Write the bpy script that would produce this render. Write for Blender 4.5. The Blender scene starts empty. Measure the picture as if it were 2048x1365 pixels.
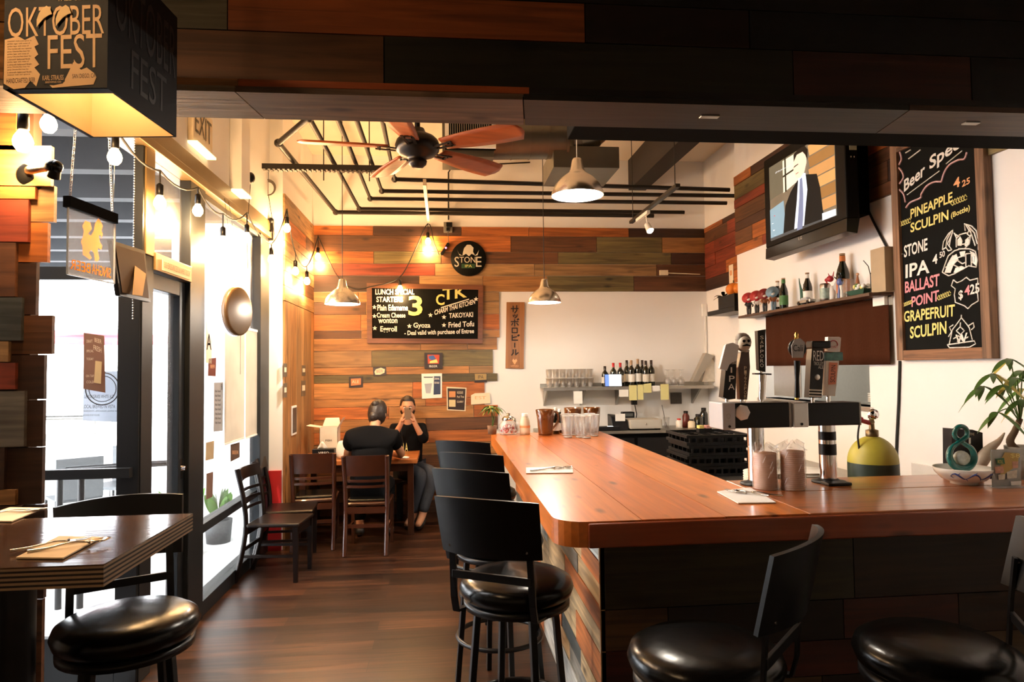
import bpy, bmesh, math, random
from mathutils import Vector as V, Matrix
random.seed(7)
R = math.radians
col = bpy.context.scene.collection
sc = bpy.context.scene

# ---------------------------------------------------------------- camera
FPX = 1365.0; EYE = 1.62
_yaw, _pitch, _roll = math.atan(136/FPX), math.atan(56/FPX), 0.0122
c_f = V((math.sin(_yaw)*math.cos(_pitch), math.cos(_yaw)*math.cos(_pitch), math.sin(_pitch)))
_r0 = V((math.cos(_yaw), -math.sin(_yaw), 0)); _u0 = _r0.cross(c_f)
c_r = _r0*math.cos(_roll) - _u0*math.sin(_roll)
c_u = _u0*math.cos(_roll) + _r0*math.sin(_roll)
c_o = V((0, 0, EYE))
cd = bpy.data.cameras.new('camera'); cam = bpy.data.objects.new('camera', cd); col.objects.link(cam)
cd.lens = 24.0; cd.sensor_width = 36.0; cd.clip_start = 0.05; cd.clip_end = 300
mw = Matrix.Identity(4)
for i in range(3):
    mw[i][0], mw[i][1], mw[i][2], mw[i][3] = c_r[i], c_u[i], -c_f[i], c_o[i]
cam.matrix_world = mw
sc.camera = cam

# ---------------------------------------------------------------- world, sun, exposure
vs = sc.view_settings
vs.view_transform = 'Standard'; vs.look = 'None'; vs.gamma = 1.0; vs.exposure = 0.5; vs.use_curve_mapping = False
wd = bpy.data.worlds.new('sky'); sc.world = wd; wd.use_nodes = True
bg = wd.node_tree.nodes['Background']
bg.inputs[0].default_value = (0.92, 0.96, 1.0, 1); bg.inputs[1].default_value = 13.0
sd = bpy.data.lights.new('sun', 'SUN'); sun = bpy.data.objects.new('sun', sd); col.objects.link(sun)
sd.energy = 3.0; sd.angle = R(1.5); sd.color = (1, .97, .92)
sun.rotation_euler = (R(38), R(-14), 0)

# ---------------------------------------------------------------- points of known depth seen from the camera
def ray(x, y): return c_f + c_r*((x-1024)/FPX) + c_u*((682.5-y)/FPX)
def atY(x, y, Y): d = ray(x, y); return c_o + d*(Y/d.y)
def atX(x, y, X): d = ray(x, y); return c_o + d*(X/d.x)
def atZ(x, y, Z): d = ray(x, y); return c_o + d*((Z-EYE)/d.z)

# ---------------------------------------------------------------- materials
MATS = {}
def nodes(name):
    m = bpy.data.materials.new(name); m.use_nodes = True
    nt = m.node_tree; return m, nt, nt.nodes['Principled BSDF']
def ln(nt, a, b): nt.links.new(a, b)
def M(name, c=(.8, .8, .8), rough=.5, metal=0., emit=0., ecol=None, var=.12, scale=9., bump=0., coat=0., spec=.5):
    if name in MATS: return MATS[name]
    m, nt, b = nodes(name); MATS[name] = m
    b.inputs['Roughness'].default_value = rough; b.inputs['Metallic'].default_value = metal
    b.inputs['Coat Weight'].default_value = coat; b.inputs['Specular IOR Level'].default_value = spec
    tc = nt.nodes.new('ShaderNodeTexCoord'); nz = nt.nodes.new('ShaderNodeTexNoise')
    nz.inputs['Scale'].default_value = scale; nz.inputs['Detail'].default_value = 4
    ln(nt, tc.outputs['Object'], nz.inputs['Vector'])
    mx = nt.nodes.new('ShaderNodeMix'); mx.data_type = 'RGBA'
    lo = [max(0, v*(1-var)) for v in c]; hi = [min(1, v*(1+var)) for v in c]
    mx.inputs[6].default_value = (*lo, 1); mx.inputs[7].default_value = (*hi, 1)
    ln(nt, nz.outputs['Fac'], mx.inputs[0]); ln(nt, mx.outputs[2], b.inputs['Base Color'])
    if bump:
        bp = nt.nodes.new('ShaderNodeBump'); bp.inputs['Strength'].default_value = bump; bp.inputs['Distance'].default_value = .01
        ln(nt, nz.outputs['Fac'], bp.inputs['Height']); ln(nt, bp.outputs[0], b.inputs['Normal'])
    if emit:
        b.inputs['Emission Color'].default_value = (*(ecol or c), 1); b.inputs['Emission Strength'].default_value = emit
    return m
def wood(name, axis, tint=None, rough=.5, cross=26., along=1.6, knots=True, coat=0., contrast=1., vc=True, bump=.25):
    """grain running along one axis; every board carries its own colour in the attribute Col"""
    m, nt, b = nodes(name); MATS[name] = m
    b.inputs['Roughness'].default_value = rough; b.inputs['Coat Weight'].default_value = coat
    b.inputs['Coat Roughness'].default_value = .12
    N = nt.nodes.new
    tc = N('ShaderNodeTexCoord'); at = N('ShaderNodeAttribute'); at.attribute_name = 'off'
    ad = N('ShaderNodeVectorMath'); ad.operation = 'ADD'
    ln(nt, tc.outputs['Object'], ad.inputs[0]); ln(nt, at.outputs['Vector'], ad.inputs[1])
    mp = N('ShaderNodeMapping'); s = [cross]*3; s[axis] = along; mp.inputs['Scale'].default_value = s
    ln(nt, ad.outputs[0], mp.inputs['Vector'])
    n1 = N('ShaderNodeTexNoise'); n1.inputs['Scale'].default_value = 1; n1.inputs['Detail'].default_value = 6; n1.inputs['Distortion'].default_value = 1.1
    ln(nt, mp.outputs[0], n1.inputs['Vector'])
    r1 = N('ShaderNodeMapRange'); r1.inputs[1].default_value = .32; r1.inputs[2].default_value = .68
    r1.inputs[3].default_value = 1-.48*contrast; r1.inputs[4].default_value = 1+.25*contrast
    ln(nt, n1.outputs['Fac'], r1.inputs[0])
    mp3 = N('ShaderNodeMapping'); s = [4.]*3; s[axis] = .9; mp3.inputs['Scale'].default_value = s
    ln(nt, ad.outputs[0], mp3.inputs['Vector'])
    n3 = N('ShaderNodeTexNoise'); n3.inputs['Scale'].default_value = 1; n3.inputs['Detail'].default_value = 2
    ln(nt, mp3.outputs[0], n3.inputs['Vector'])
    r3 = N('ShaderNodeMapRange'); r3.inputs[1].default_value = .3; r3.inputs[2].default_value = .7
    r3.inputs[3].default_value = 1-.3*contrast; r3.inputs[4].default_value = 1+.15*contrast
    ln(nt, n3.outputs['Fac'], r3.inputs[0])
    mu = N('ShaderNodeMath'); mu.operation = 'MULTIPLY'; ln(nt, r1.outputs[0], mu.inputs[0]); ln(nt, r3.outputs[0], mu.inputs[1])
    fac = mu.outputs[0]
    if knots:
        mp2 = N('ShaderNodeMapping'); s = [7.]*3; s[axis] = 2.6; mp2.inputs['Scale'].default_value = s
        ln(nt, ad.outputs[0], mp2.inputs['Vector'])
        vo = N('ShaderNodeTexVoronoi'); vo.inputs['Scale'].default_value = 1; ln(nt, mp2.outputs[0], vo.inputs['Vector'])
        r2 = N('ShaderNodeMapRange'); r2.inputs[1].default_value = .05; r2.inputs[2].default_value = .17
        r2.inputs[3].default_value = .3; r2.inputs[4].default_value = 1
        ln(nt, vo.outputs['Distance'], r2.inputs[0])
        m2 = N('ShaderNodeMath'); m2.operation = 'MULTIPLY'; ln(nt, fac, m2.inputs[0]); ln(nt, r2.outputs[0], m2.inputs[1]); fac = m2.outputs[0]
    mx = N('ShaderNodeVectorMath'); mx.operation = 'SCALE'
    if vc:
        ca = N('ShaderNodeAttribute'); ca.attribute_name = 'Col'; ln(nt, ca.outputs['Color'], mx.inputs[0])
    else: mx.inputs[0].default_value = tint
    ln(nt, fac, mx.inputs['Scale']); ln(nt, mx.outputs[0], b.inputs['Base Color'])
    bp = N('ShaderNodeBump'); bp.inputs['Strength'].default_value = bump; bp.inputs['Distance'].default_value = .004
    ln(nt, n1.outputs['Fac'], bp.inputs['Height']); ln(nt, bp.outputs[0], b.inputs['Normal'])
    return m
def pane(name, tint=(1, 1, 1), gl=.10, rough=0.02):
    """thin clear sheet: passes light straight through, mirrors a little"""
    m = bpy.data.materials.new(name); m.use_nodes = True; nt = m.node_tree; nt.nodes.clear(); N = nt.nodes.new
    o = N('ShaderNodeOutputMaterial'); t = N('ShaderNodeBsdfTransparent'); g = N('ShaderNodeBsdfGlossy'); mx = N('ShaderNodeMixShader')
    lw = N('ShaderNodeLayerWeight'); lw.inputs[0].default_value = .5
    fr = N('ShaderNodeMath'); fr.operation = 'POWER'; fr.inputs[1].default_value = 5; ln(nt, lw.outputs['Facing'], fr.inputs[0])
    r = N('ShaderNodeMapRange'); r.inputs[1].default_value = 0; r.inputs[2].default_value = 1; r.inputs[3].default_value = gl*.4; r.inputs[4].default_value = .6
    ln(nt, fr.outputs[0], r.inputs[0]); ln(nt, r.outputs[0], mx.inputs[0]); ln(nt, t.outputs[0], mx.inputs[1]); ln(nt, g.outputs[0], mx.inputs[2]); ln(nt, mx.outputs[0], o.inputs[0])
    MATS[name] = m; return m

def thin(name, c, rough=.8, tr=.6, var=.15, scale=8.):
    """paper, film or cloth that daylight shines through"""
    m, nt, b = nodes(name); MATS[name] = m; N = nt.nodes.new
    tc = N('ShaderNodeTexCoord'); nz = N('ShaderNodeTexNoise'); nz.inputs['Scale'].default_value = scale; ln(nt, tc.outputs['Object'], nz.inputs['Vector'])
    mx = N('ShaderNodeMix'); mx.data_type = 'RGBA'; mx.inputs[6].default_value = (*[v*(1-var) for v in c], 1); mx.inputs[7].default_value = (*[min(1, v*(1+var)) for v in c], 1)
    ln(nt, nz.outputs['Fac'], mx.inputs[0]); ln(nt, mx.outputs[2], b.inputs['Base Color']); b.inputs['Roughness'].default_value = rough
    t = N('ShaderNodeBsdfTranslucent'); ln(nt, mx.outputs[2], t.inputs[0]); ms = N('ShaderNodeMixShader'); ms.inputs[0].default_value = tr
    o = [n for n in nt.nodes if n.type == 'OUTPUT_MATERIAL'][0]; ln(nt, b.outputs[0], ms.inputs[1]); ln(nt, t.outputs[0], ms.inputs[2]); ln(nt, ms.outputs[0], o.inputs[0])
    return m

# ---------------------------------------------------------------- mesh builder
def basis(d):
    d = V(d).normalized(); a = V((0, 0, 1)) if abs(d.z) < .9 else V((1, 0, 0))
    x = a.cross(d).normalized(); return x, d.cross(x).normalized(), d
class MB:
    def __init__(s): s.v = []; s.f = []; s.m = []; s.c = []; s.o = []; s.s = []; s.mats = []; s.col = (1, 1, 1); s.off = (0, 0, 0)
    def mi(s, m):
        if m not in s.mats: s.mats.append(m)
        return s.mats.index(m)
    def add(s, vs_, fs, m, smooth=False):
        n = len(s.v); s.v += [tuple(p) for p in vs_]; k = s.mi(m)
        for f in fs: s.f.append([i+n for i in f]); s.m.append(k); s.c.append(s.col); s.o.append(s.off); s.s.append(smooth)
        return s
    def box(s, a, b, m):
        (x0, y0, z0), (x1, y1, z1) = a, b
        x0, x1 = sorted((x0, x1)); y0, y1 = sorted((y0, y1)); z0, z1 = sorted((z0, z1))
        s.add([(x0, y0, z0), (x1, y0, z0), (x1, y1, z0), (x0, y1, z0), (x0, y0, z1), (x1, y0, z1), (x1, y1, z1), (x0, y1, z1)],
              [(0, 3, 2, 1), (4, 5, 6, 7), (0, 1, 5, 4), (1, 2, 6, 5), (2, 3, 7, 6), (3, 0, 4, 7)], m); return s
    def hexa(s, lo, hi, m):   # lo, hi : 4 points each, same order
        s.add(list(lo)+list(hi), [(0, 3, 2, 1), (4, 5, 6, 7), (0, 1, 5, 4), (1, 2, 6, 5), (2, 3, 7, 6), (3, 0, 4, 7)], m); return s
    def bar(s, p, q, w, h, m, up=(0, 0, 1)):
        p, q = V(p), V(q); d = (q-p).normalized(); u = V(up); x = d.cross(u)
        if x.length < 1e-3: x = d.cross(V((0, 1, 0)))
        x.normalize(); u = x.cross(d).normalized()
        L = [p-x*w/2-u*h/2, p+x*w/2-u*h/2, p+x*w/2+u*h/2, p-x*w/2+u*h/2]; s.hexa(L, [a+(q-p) for a in L], m); return s
    def tube(s, p, q, r, m, r2=None, n=12, cap=True):
        p, q = V(p), V(q); x, y, d = basis(q-p); r2 = r if r2 is None else r2
        A = [p+(x*math.cos(t)+y*math.sin(t))*r for t in [2*math.pi*i/n for i in range(n)]]
        B = [q+(x*math.cos(t)+y*math.sin(t))*r2 for t in [2*math.pi*i/n for i in range(n)]]
        s.add(A+B, [(i, (i+1) % n, n+(i+1) % n, n+i) for i in range(n)], m, True)
        if cap: s.add(A+B, [tuple(range(n))[::-1], tuple(range(n, 2*n))], m)
        return s
    def path(s, pts, r, m, n=8, closed=False):
        pts = [V(p) for p in pts]; N_ = len(pts); vv = []; px = None
        rr = r if isinstance(r, (list, tuple)) else [r]*N_
        for i, p in enumerate(pts):
            a = pts[(i-1) % N_] if (closed or i) else p; b = pts[(i+1) % N_] if (closed or i < N_-1) else p
            d = (b-a).normalized()
            if px is None: px, py, _ = basis(d)
            px = (px-d*px.dot(d)).normalized(); py = d.cross(px)
            vv += [p+(px*math.cos(2*math.pi*k/n)+py*math.sin(2*math.pi*k/n))*rr[i] for k in range(n)]
        fs = []
        for i in range(N_ if closed else N_-1):
            j = (i+1) % N_
            fs += [(i*n+k, i*n+(k+1) % n, j*n+(k+1) % n, j*n+k) for k in range(n)]
        s.add(vv, fs, m, True)
        if not closed: s.add(vv, [tuple(range(n))[::-1], tuple(range((N_-1)*n, N_*n))], m)
        return s
    def lathe(s, prof, m, c=(0, 0, 0), n=24, ax=(0, 0, 1), sx=1., sy=1.):
        x, y, d = basis(ax); c = V(c)
        if V(ax) == V((0, 0, 1)): x, y = V((1, 0, 0)), V((0, 1, 0))
        vv = []
        for r, z in prof: vv += [c+d*z+(x*math.cos(2*math.pi*k/n)*sx+y*math.sin(2*math.pi*k/n)*sy)*r for k in range(n)]
        fs = [(i*n+k, i*n+(k+1) % n, (i+1)*n+(k+1) % n, (i+1)*n+k) for i in range(len(prof)-1) for k in range(n)]
        s.add(vv, fs, m, True); return s
    def ball(s, c, r, m, n=16, k=8, sx=1, sy=1, sz=1):
        P = [(r*math.sin(math.pi*i/k)+1e-5, -r*sz*math.cos(math.pi*i/k)) for i in range(k+1)]
        return s.lathe(P, m, c, n, sx=sx, sy=sy)
    def ngon(s, pts, nrm, t, m, m2=None):   # flat outline given thickness t along nrm
        pts = [V(p) for p in pts]; nrm = V(nrm).normalized()*t; n = len(pts)
        s.add(pts+[p+nrm for p in pts], [(i, (i+1) % n, n+(i+1) % n, n+i) for i in range(n)], m)
        s.add([p+nrm for p in pts], [tuple(range(n))], m2 or m); s.add(pts, [tuple(range(n))[::-1]], m); return s
    def sheet(s, fn, nu, nv, m, t=None):    # parametric surface
        vv = [fn(i/nu, j/nv) for j in range(nv+1) for i in range(nu+1)]
        fs = [(j*(nu+1)+i, j*(nu+1)+i+1, (j+1)*(nu+1)+i+1, (j+1)*(nu+1)+i) for j in range(nv) for i in range(nu)]
        s.add(vv, fs, m, True); return s
    def text(s, txt, o, ex, ey, m, lift=0., t=.0015, bold=0.):
        """write txt so that its box fills the parallelogram at o with edges ex and ey"""
        o, ex, ey = V(o), V(ex), V(ey); nn = ex.cross(ey).normalized()
        cu = bpy.data.curves.new('t', 'FONT'); cu.body = txt; cu.resolution_u = 3; cu.offset = bold
        ob = bpy.data.objects.new('t', cu); me = bpy.data.meshes.new_from_object(ob)
        if me is None or not me.vertices: bpy.data.objects.remove(ob); return s
        xs = [v.co.x for v in me.vertices]; ys = [v.co.y for v in me.vertices]
        x0, x1, y0, y1 = min(xs), max(xs), min(ys), max(ys)
        P = [o+ex*((v.co.x-x0)/(x1-x0))+ey*((v.co.y-y0)/max(1e-6, y1-y0))+nn*(lift+t) for v in me.vertices]
        s.add(P, [tuple(p.vertices) for p in me.polygons], m)
        bpy.data.objects.remove(ob); bpy.data.meshes.remove(me); return s
    def build(s, name, parent=None, bevel=0., local=True, seg=2, subd=0, solid=0., base=None):
        ox = V((0, 0, 0))
        if parent is None or not local:
            if parent is None:
                if base is not None: ox = V(base)
                else:
                    xs = [v[0] for v in s.v]; ys = [v[1] for v in s.v]; zs = [v[2] for v in s.v]
                    ox = V(((min(xs)+max(xs))/2, (min(ys)+max(ys))/2, min(zs)))
            else: ox = V(parent['_o']) if '_o' in parent else V(parent.location)
        me = bpy.data.meshes.new(name)
        rz = -parent.rotation_euler.z if (parent is not None and not local) else 0
        mt = Matrix.Rotation(rz, 3, 'Z')
        vv = [mt @ (V(p)-ox) for p in s.v] if rz else [V(p)-ox for p in s.v]
        me.from_pydata(vv, [], s.f)
        for m in s.mats: me.materials.append(m)
        me.polygons.foreach_set('material_index', s.m); me.polygons.foreach_set('use_smooth', s.s)
        if any(c != (1, 1, 1) for c in s.c):
            ca = me.color_attributes.new('Col', 'FLOAT_COLOR', 'CORNER'); oa = me.attributes.new('off', 'FLOAT_VECTOR', 'CORNER')
            cc = []; oo = []
            for f, c, o in zip(s.f, s.c, s.o): cc += [*c, 1.]*len(f); oo += [*o]*len(f)
            ca.data.foreach_set('color', cc); oa.data.foreach_set('vector', oo)
        me.update()
        ob = bpy.data.objects.new(name, me); col.objects.link(ob)
        if parent is None: ob.location = ox; ob['_o'] = list(ox)
        else: ob.parent = parent; ob['_o'] = list(ox) if not local else [0, 0, 0]
        if solid: md = ob.modifiers.new('s', 'SOLIDIFY'); md.thickness = solid; md.offset = 0
        if subd: md = ob.modifiers.new('d', 'SUBSURF'); md.levels = subd; md.render_levels = subd
        if bevel: md = ob.modifiers.new('b', 'BEVEL'); md.width = bevel; md.segments = seg; md.limit_method = 'ANGLE'; md.angle_limit = R(40)
        return ob
def tag(o, label=None, cat=None, group=None, kind=None):
    if label: o['label'] = label
    if cat: o['category'] = cat
    if group: o['group'] = group
    if kind: o['kind'] = kind
    return o
def empty(name, loc, rz=0., label=None, cat=None, group=None):
    o = bpy.data.objects.new(name, None); col.objects.link(o); o.location = loc; o.rotation_euler = (0, 0, rz)
    o.empty_display_size = .1; o['_o'] = list(V(loc)); return tag(o, label, cat, group)
def struct(mb, name, parent=None, **k):
    o = mb.build(name, parent, **k)
    if parent is None: tag(o, kind='structure')
    return o
KIDS = {}
def copy_tree(o, parent=None):
    c = o.copy(); col.objects.link(c)
    if parent is not None: c.parent = parent
    for ch in [x for x in bpy.data.objects if x.parent == o]: copy_tree(ch, c)
    return c
def dup(o, loc, rz=None, label=None, group=None, scale=None):
    c = copy_tree(o); c.location = loc
    if rz is not None: c.rotation_euler = (0, 0, rz)
    if label: c['label'] = label
    if group: c['group'] = group
    if scale: c.scale = scale
    return c
def lamp(name, loc, energy, color, radius=.03, parent=None):
    d = bpy.data.lights.new(name, 'POINT'); d.energy = energy; d.color = color; d.shadow_soft_size = radius
    o = bpy.data.objects.new(name, d); col.objects.link(o); o.location = loc
    if parent: o.parent = parent
    return o

# ---------------------------------------------------------------- shared materials
W_X = wood('boards_along_x', 0, rough=.55); W_Y = wood('boards_along_y', 1, rough=.55); W_Z = wood('boards_along_z', 2, rough=.55)
BAR_Y = wood('varnished_planks_y', 1, rough=.30, cross=18, along=1.0, coat=.25, contrast=.55, bump=.03)
BAR_X = wood('varnished_planks_x', 0, rough=.30, cross=18, along=1.0, coat=.25, contrast=.6, bump=.03)
white_wall = M('white_wall_paint', (.86, .85, .82), .75, var=.03, scale=3, bump=.05)
ceil_m = M('ceiling_paint', (.80, .70, .55), .8, var=.06, scale=2)
black_metal = M('black_metal', (.006, .006, .007), .36, spec=.35)
black_vinyl = M('black_vinyl', (.003, .003, .003), .25, spec=.32, bump=.06, scale=30)
black_wood = M('black_lacquered_wood', (.004, .004, .0045), .36, spec=.3)
black_plastic = M('black_plastic', (.005, .005, .006), .4, spec=.3)
matte_black = M('matte_black', (.0025, .0024, .0023), .9, spec=.08)
steel = M('brushed_steel', (.62, .61, .58), .28, 1., scale=40, var=.06)
dull_steel = M('dull_steel', (.40, .39, .36), .42, 1., scale=14)
chrome = M('chrome', (.85, .85, .86), .1, 1., var=.02)
alu = M('spun_aluminium', (.88, .84, .76), .26, 1., scale=25, var=.05)
frame_dark = M('dark_bronze_frame', (.014, .017, .020), .45, spec=.3)
paper = M('white_paper', (.86, .85, .80), .8, var=.03)
cream = M('cream_paper', (.82, .70, .50), .8, var=.04)
brown_choc = M('chocolate_cloth', (.050, .016, .007), .95, bump=.2, scale=60, spec=.05)
glass_clear = pane('clear_glass', (.97, .98, .97), .35)
glass_win = pane('window_glass', (.97, .985, .98), .12)
glass_amber = M('amber_plastic', (.30, .10, .02), .12, coat=.4); glass_amber.node_tree.nodes['Principled BSDF'].inputs['Transmission Weight'].default_value = .55
bulb_m = M('glowing_bulb', (1, .9, .7), .3, emit=55., ecol=(1, .62, .25))
lampwhite = M('lamp_white', (.9, .88, .82), .5)
glow_cool = M('pendant_bulb', (1, .95, .85), .3, emit=40., ecol=(1, .86, .66))
chalk_w = M('white_chalk', (.80, .79, .74), .95, var=.2, scale=90)
chalk_y = M('yellow_chalk', (.78, .70, .24), .95, var=.2, scale=90)
chalk_p = M('pink_chalk', (.80, .30, .34), .95, var=.2, scale=90)
chalk_o = M('orange_chalk', (.85, .42, .20), .95, var=.2, scale=90)
board_m = M('chalkboard_slate', (.0035, .004, .0035), .85, var=.6, scale=5, spec=.15)
bottle_dark = M('dark_bottle_glass', (.006, .008, .005), .08, coat=.5)
label_w = M('white_label', (.82, .80, .74), .7)
red_m = M('red_paint', (.50, .02, .02), .45)
orange_m = M('orange_ink', (.80, .17, .01), .6)
green_leaf = M('green_leaf', (.07, .16, .025), .45, var=.4, scale=12)
yellow_leaf = M('yellow_leaf', (.50, .42, .08), .5, var=.3)
# ================================================================ THE ROOM
XL, XR, XR2, YB, ZC = -1.60, 2.90, 3.14, 7.90, 4.10     # window wall, right wall, recessed right wall, back wall, ceiling
YP = 3.05                                                # pier that ends the near room on the left
def floor_mat():
    m, nt, b = nodes('dark_plank_floor'); N = nt.nodes.new
    tc = N('ShaderNodeTexCoord'); br = N('ShaderNodeTexBrick'); br.inputs['Scale'].default_value = 1
    br.inputs['Brick Width'].default_value = 1.2; br.inputs['Row Height'].default_value = .15; br.inputs['Mortar Size'].default_value = .0015
    br.inputs['Color1'].default_value = (.012, .004, .002, 1); br.inputs['Color2'].default_value = (.060, .022, .009, 1); br.inputs['Mortar'].default_value = (.006, .003, .002, 1)
    ln(nt, tc.outputs['Object'], br.inputs['Vector'])
    mp = N('ShaderNodeMapping'); mp.inputs['Scale'].default_value = (1.6, 22, 1); ln(nt, tc.outputs['Object'], mp.inputs['Vector'])
    nz = N('ShaderNodeTexNoise'); nz.inputs['Scale'].default_value = 1; nz.inputs['Detail'].default_value = 6; nz.inputs['Distortion'].default_value = .8; ln(nt, mp.outputs[0], nz.inputs['Vector'])
    r = N('ShaderNodeMapRange'); r.inputs[1].default_value = .35; r.inputs[2].default_value = .68; r.inputs[3].default_value = .35; r.inputs[4].default_value = 2.0
    ln(nt, nz.outputs['Fac'], r.inputs[0]); s = N('ShaderNodeVectorMath'); s.operation = 'SCALE'
    ln(nt, br.outputs['Color'], s.inputs[0]); ln(nt, r.outputs[0], s.inputs['Scale']); ln(nt, s.outputs[0], b.inputs['Base Color'])
    b.inputs['Roughness'].default_value = .34
    bp = N('ShaderNodeBump'); bp.inputs['Strength'].default_value = .2; bp.inputs['Distance'].default_value = .004; ln(nt, nz.outputs['Fac'], bp.inputs['Height']); ln(nt, bp.outputs[0], b.inputs['Normal'])
    return m
floor_m = floor_mat()
struct(MB().box((XL-.06, YP, -.1), (XR2+.2, YB+.2, 0), floor_m).box((-4.2, -3.2, -.1), (XR2+.2, YP, 0), floor_m), 'floor')
struct(MB().box((XL-.2, 2.3, ZC), (XR2+.2, YB+.2, ZC+.1), ceil_m).box((-4.2, -3.2, 3.3), (XR2+.2, 2.3, ZC+.1), matte_black), 'ceiling')
struct(MB().box((XL-.2, YB, 0), (XR2+.2, YB+.15, ZC), white_wall), 'wall_back')
b = MB()                                              # right wall with the kitchen hatch
hy0, hy1, hz0, hz1 = 4.42, 6.05, 1.33, 1.95
b.box((XR, -3.2, 0), (XR+.16, hy0, ZC), white_wall).box((XR, hy1, 0), (XR+.16, 6.40, ZC), white_wall)
b.box((XR, hy0, 0), (XR+.16, hy1, hz0), white_wall).box((XR, hy0, hz1), (XR+.16, hy1, ZC), white_wall)
b.box((XR, 6.40, 0), (XR2+.2, 6.48, ZC), white_wall)
struct(b, 'wall_right')
struct(MB().box((XR2, 6.48, 0), (XR2+.15, YB, ZC), white_wall), 'wall_recess')
b = MB().box((-4.2, -3.3, 0), (XR+.1, -3.2, ZC), white_wall); struct(b, 'wall_front')
struct(MB().box((-4.3, -3.2, 0), (-4.2, YP+.25, ZC), white_wall), 'wall_side')
kit = MB(); kit.box((XR+.9, hy0-.6, .9), (XR+.95, hy1+.6, 2.3), steel).box((XR+.16, hy0-.6, .85), (XR+.95, hy1+.6, .9), dull_steel)
struct(kit, 'wall_kitchen'); kit = MB(); kit.box((XR+.16, hy0-.62, .9), (XR+.95, hy0-.6, 2.3), white_wall).box((XR+.16, hy1+.6, .9), (XR+.95, hy1+.62, 2.3), white_wall).box((XR+.16, hy0-.6, 2.3), (XR+.95, hy1+.6, 2.35), white_wall)
struct(kit, 'wall_kitchen_side')
lamp('kitchen_light', (XR+.5, 5.2, 2.1), 12, (1, .93, .84), .1)
struct(MB().box((XR-.02, hy0-.03, hz0-.03), (XR+.18, hy1+.03, hz0), steel), 'trim_1', bevel=.003)

PAL = {'honey': (.44, .20, .060), 'orange': (.47, .14, .030), 'red': (.26, .045, .018), 'grey': (.17, .15, .12), 'olive': (.16, .12, .045),
       'brown': (.14, .055, .02), 'dark': (.055, .022, .012), 'pale': (.50, .33, .16), 'tan': (.36, .20, .08), 'slate': (.07, .075, .065), 'wash': (.55, .52, .45)}
def jit(c, a=.18): k = 1+random.uniform(-a, a); return tuple(min(1, v*k) for v in c)
def boards(mb, o, u, n, length, z0, z1, mat, pal, rng, lens=(.5, 1.3), left=None, right=None, hts=(.089, .14, .14, .185), t=.019, up=(0, 0, 1)):
    """reclaimed boards: rows of staggered planks on a face, o + u*distance, n outward"""
    o, u, n, up = V(o), V(u), V(n), V(up); z = z0
    while z < z1-.01:
        h = min(rng.choice(hts), z1-z)
        if z1-z-h < .04: h = z1-z
        a = left(z, h, rng) if left else 0; e = right(z, h, rng) if right else length; p = a
        while p < e-.01:
            L = rng.uniform(*lens)
            if e-p-L < .25: L = e-p
            q = min(e, p+L); mb.col = jit(PAL[rng.choice(pal)]); mb.off = (rng.uniform(-9, 9), rng.uniform(-9, 9), rng.uniform(-9, 9))
            g = .0022; tt = t+rng.uniform(-.002, .003)
            A = o+u*(p+g)+up*(z+g); B = o+u*(q-g)+up*(z+g); C_ = o+u*(q-g)+up*(z+h-g); D = o+u*(p+g)+up*(z+h-g)
            mb.hexa([A, B, B+n*tt, A+n*tt], [D, C_, C_+n*tt, D+n*tt], mat); p = q
        z += h
    mb.col = (1, 1, 1); mb.off = (0, 0, 0)
def corner_z(x, y, Y): return atY(x, y, Y).z
ZW = atY(1000, 455, YB).z                              # top of the boards on the back wall
ZL = atY(1200, 584, YB).z                              # bottom of the band over the white wall
xl = -1.48; xe = atY(985, 640, YB).x
rg = random.Random(3)
b = MB(); warm = ['honey', 'honey', 'orange', 'tan', 'brown', 'olive', 'honey']
boards(b, (xl, YB, 0), (1, 0, 0), (0, -1, 0), 1, 0, ZL, W_X, warm, rg, right=lambda z, h, r: xe-xl+r.choice((-.10, .0, .05, .08)))
boards(b, (xl, YB, 0), (1, 0, 0), (0, -1, 0), XR2-xl, ZL, ZW, W_X, ['honey', 'orange', 'red', 'brown', 'olive', 'dark', 'tan', 'orange', 'brown'], rg, lens=(.6, 1.5))
b.off = (0, 0, 0)
struct(b, 'wall_cladding_back')
# furred out side panel at the far left, clad in boards, with its white end face
b = MB(); b.box((XL-.2, 6.46, 0), (xl, YB, ZC), white_wall); struct(b, 'wall_pilaster')
b = MB(); boards(b, (xl, 6.46, 0), (0, 1, 0), (1, 0, 0), YB-6.46-.02, 2.28, ZW, W_Y, ['honey', 'orange', 'tan', 'brown'], rg)
y = 6.47
while y < YB-.03:
    w = min(rg.choice((.14, .185, .24)), YB-.02-y); b.col = jit(PAL[rg.choice(['honey', 'honey', 'tan'])]); b.off = (rg.uniform(-9, 9),)*3
    b.box((xl, y+.002, 0), (xl+.02, y+w-.002, 2.275), W_Z); y += w
struct(b, 'wall_cladding_left')
struct(MB().box((XL-.01, 6.43, 0), (xl-.005, 6.462, .72), red_m), 'trim_2')
# right wall upper band of boards
b = MB(); ZR = atX(1600, 462, XR).z
boards(b, (XR, 1.6, 0), (0, 1, 0), (-1, 0, 0), 6.47-1.6, ZR, 3.50, W_Y, ['red', 'brown', 'dark', 'orange', 'olive', 'brown', 'dark'], rg, lens=(.5, 1.1))
boards(b, (XR2, 6.5, 0), (0, 1, 0), (-1, 0, 0), YB-.03-6.5, ZL, ZW, W_Y, ['red', 'brown', 'dark', 'orange'], rg, lens=(.5, 1.1))
struct(b, 'wall_cladding_right')

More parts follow.
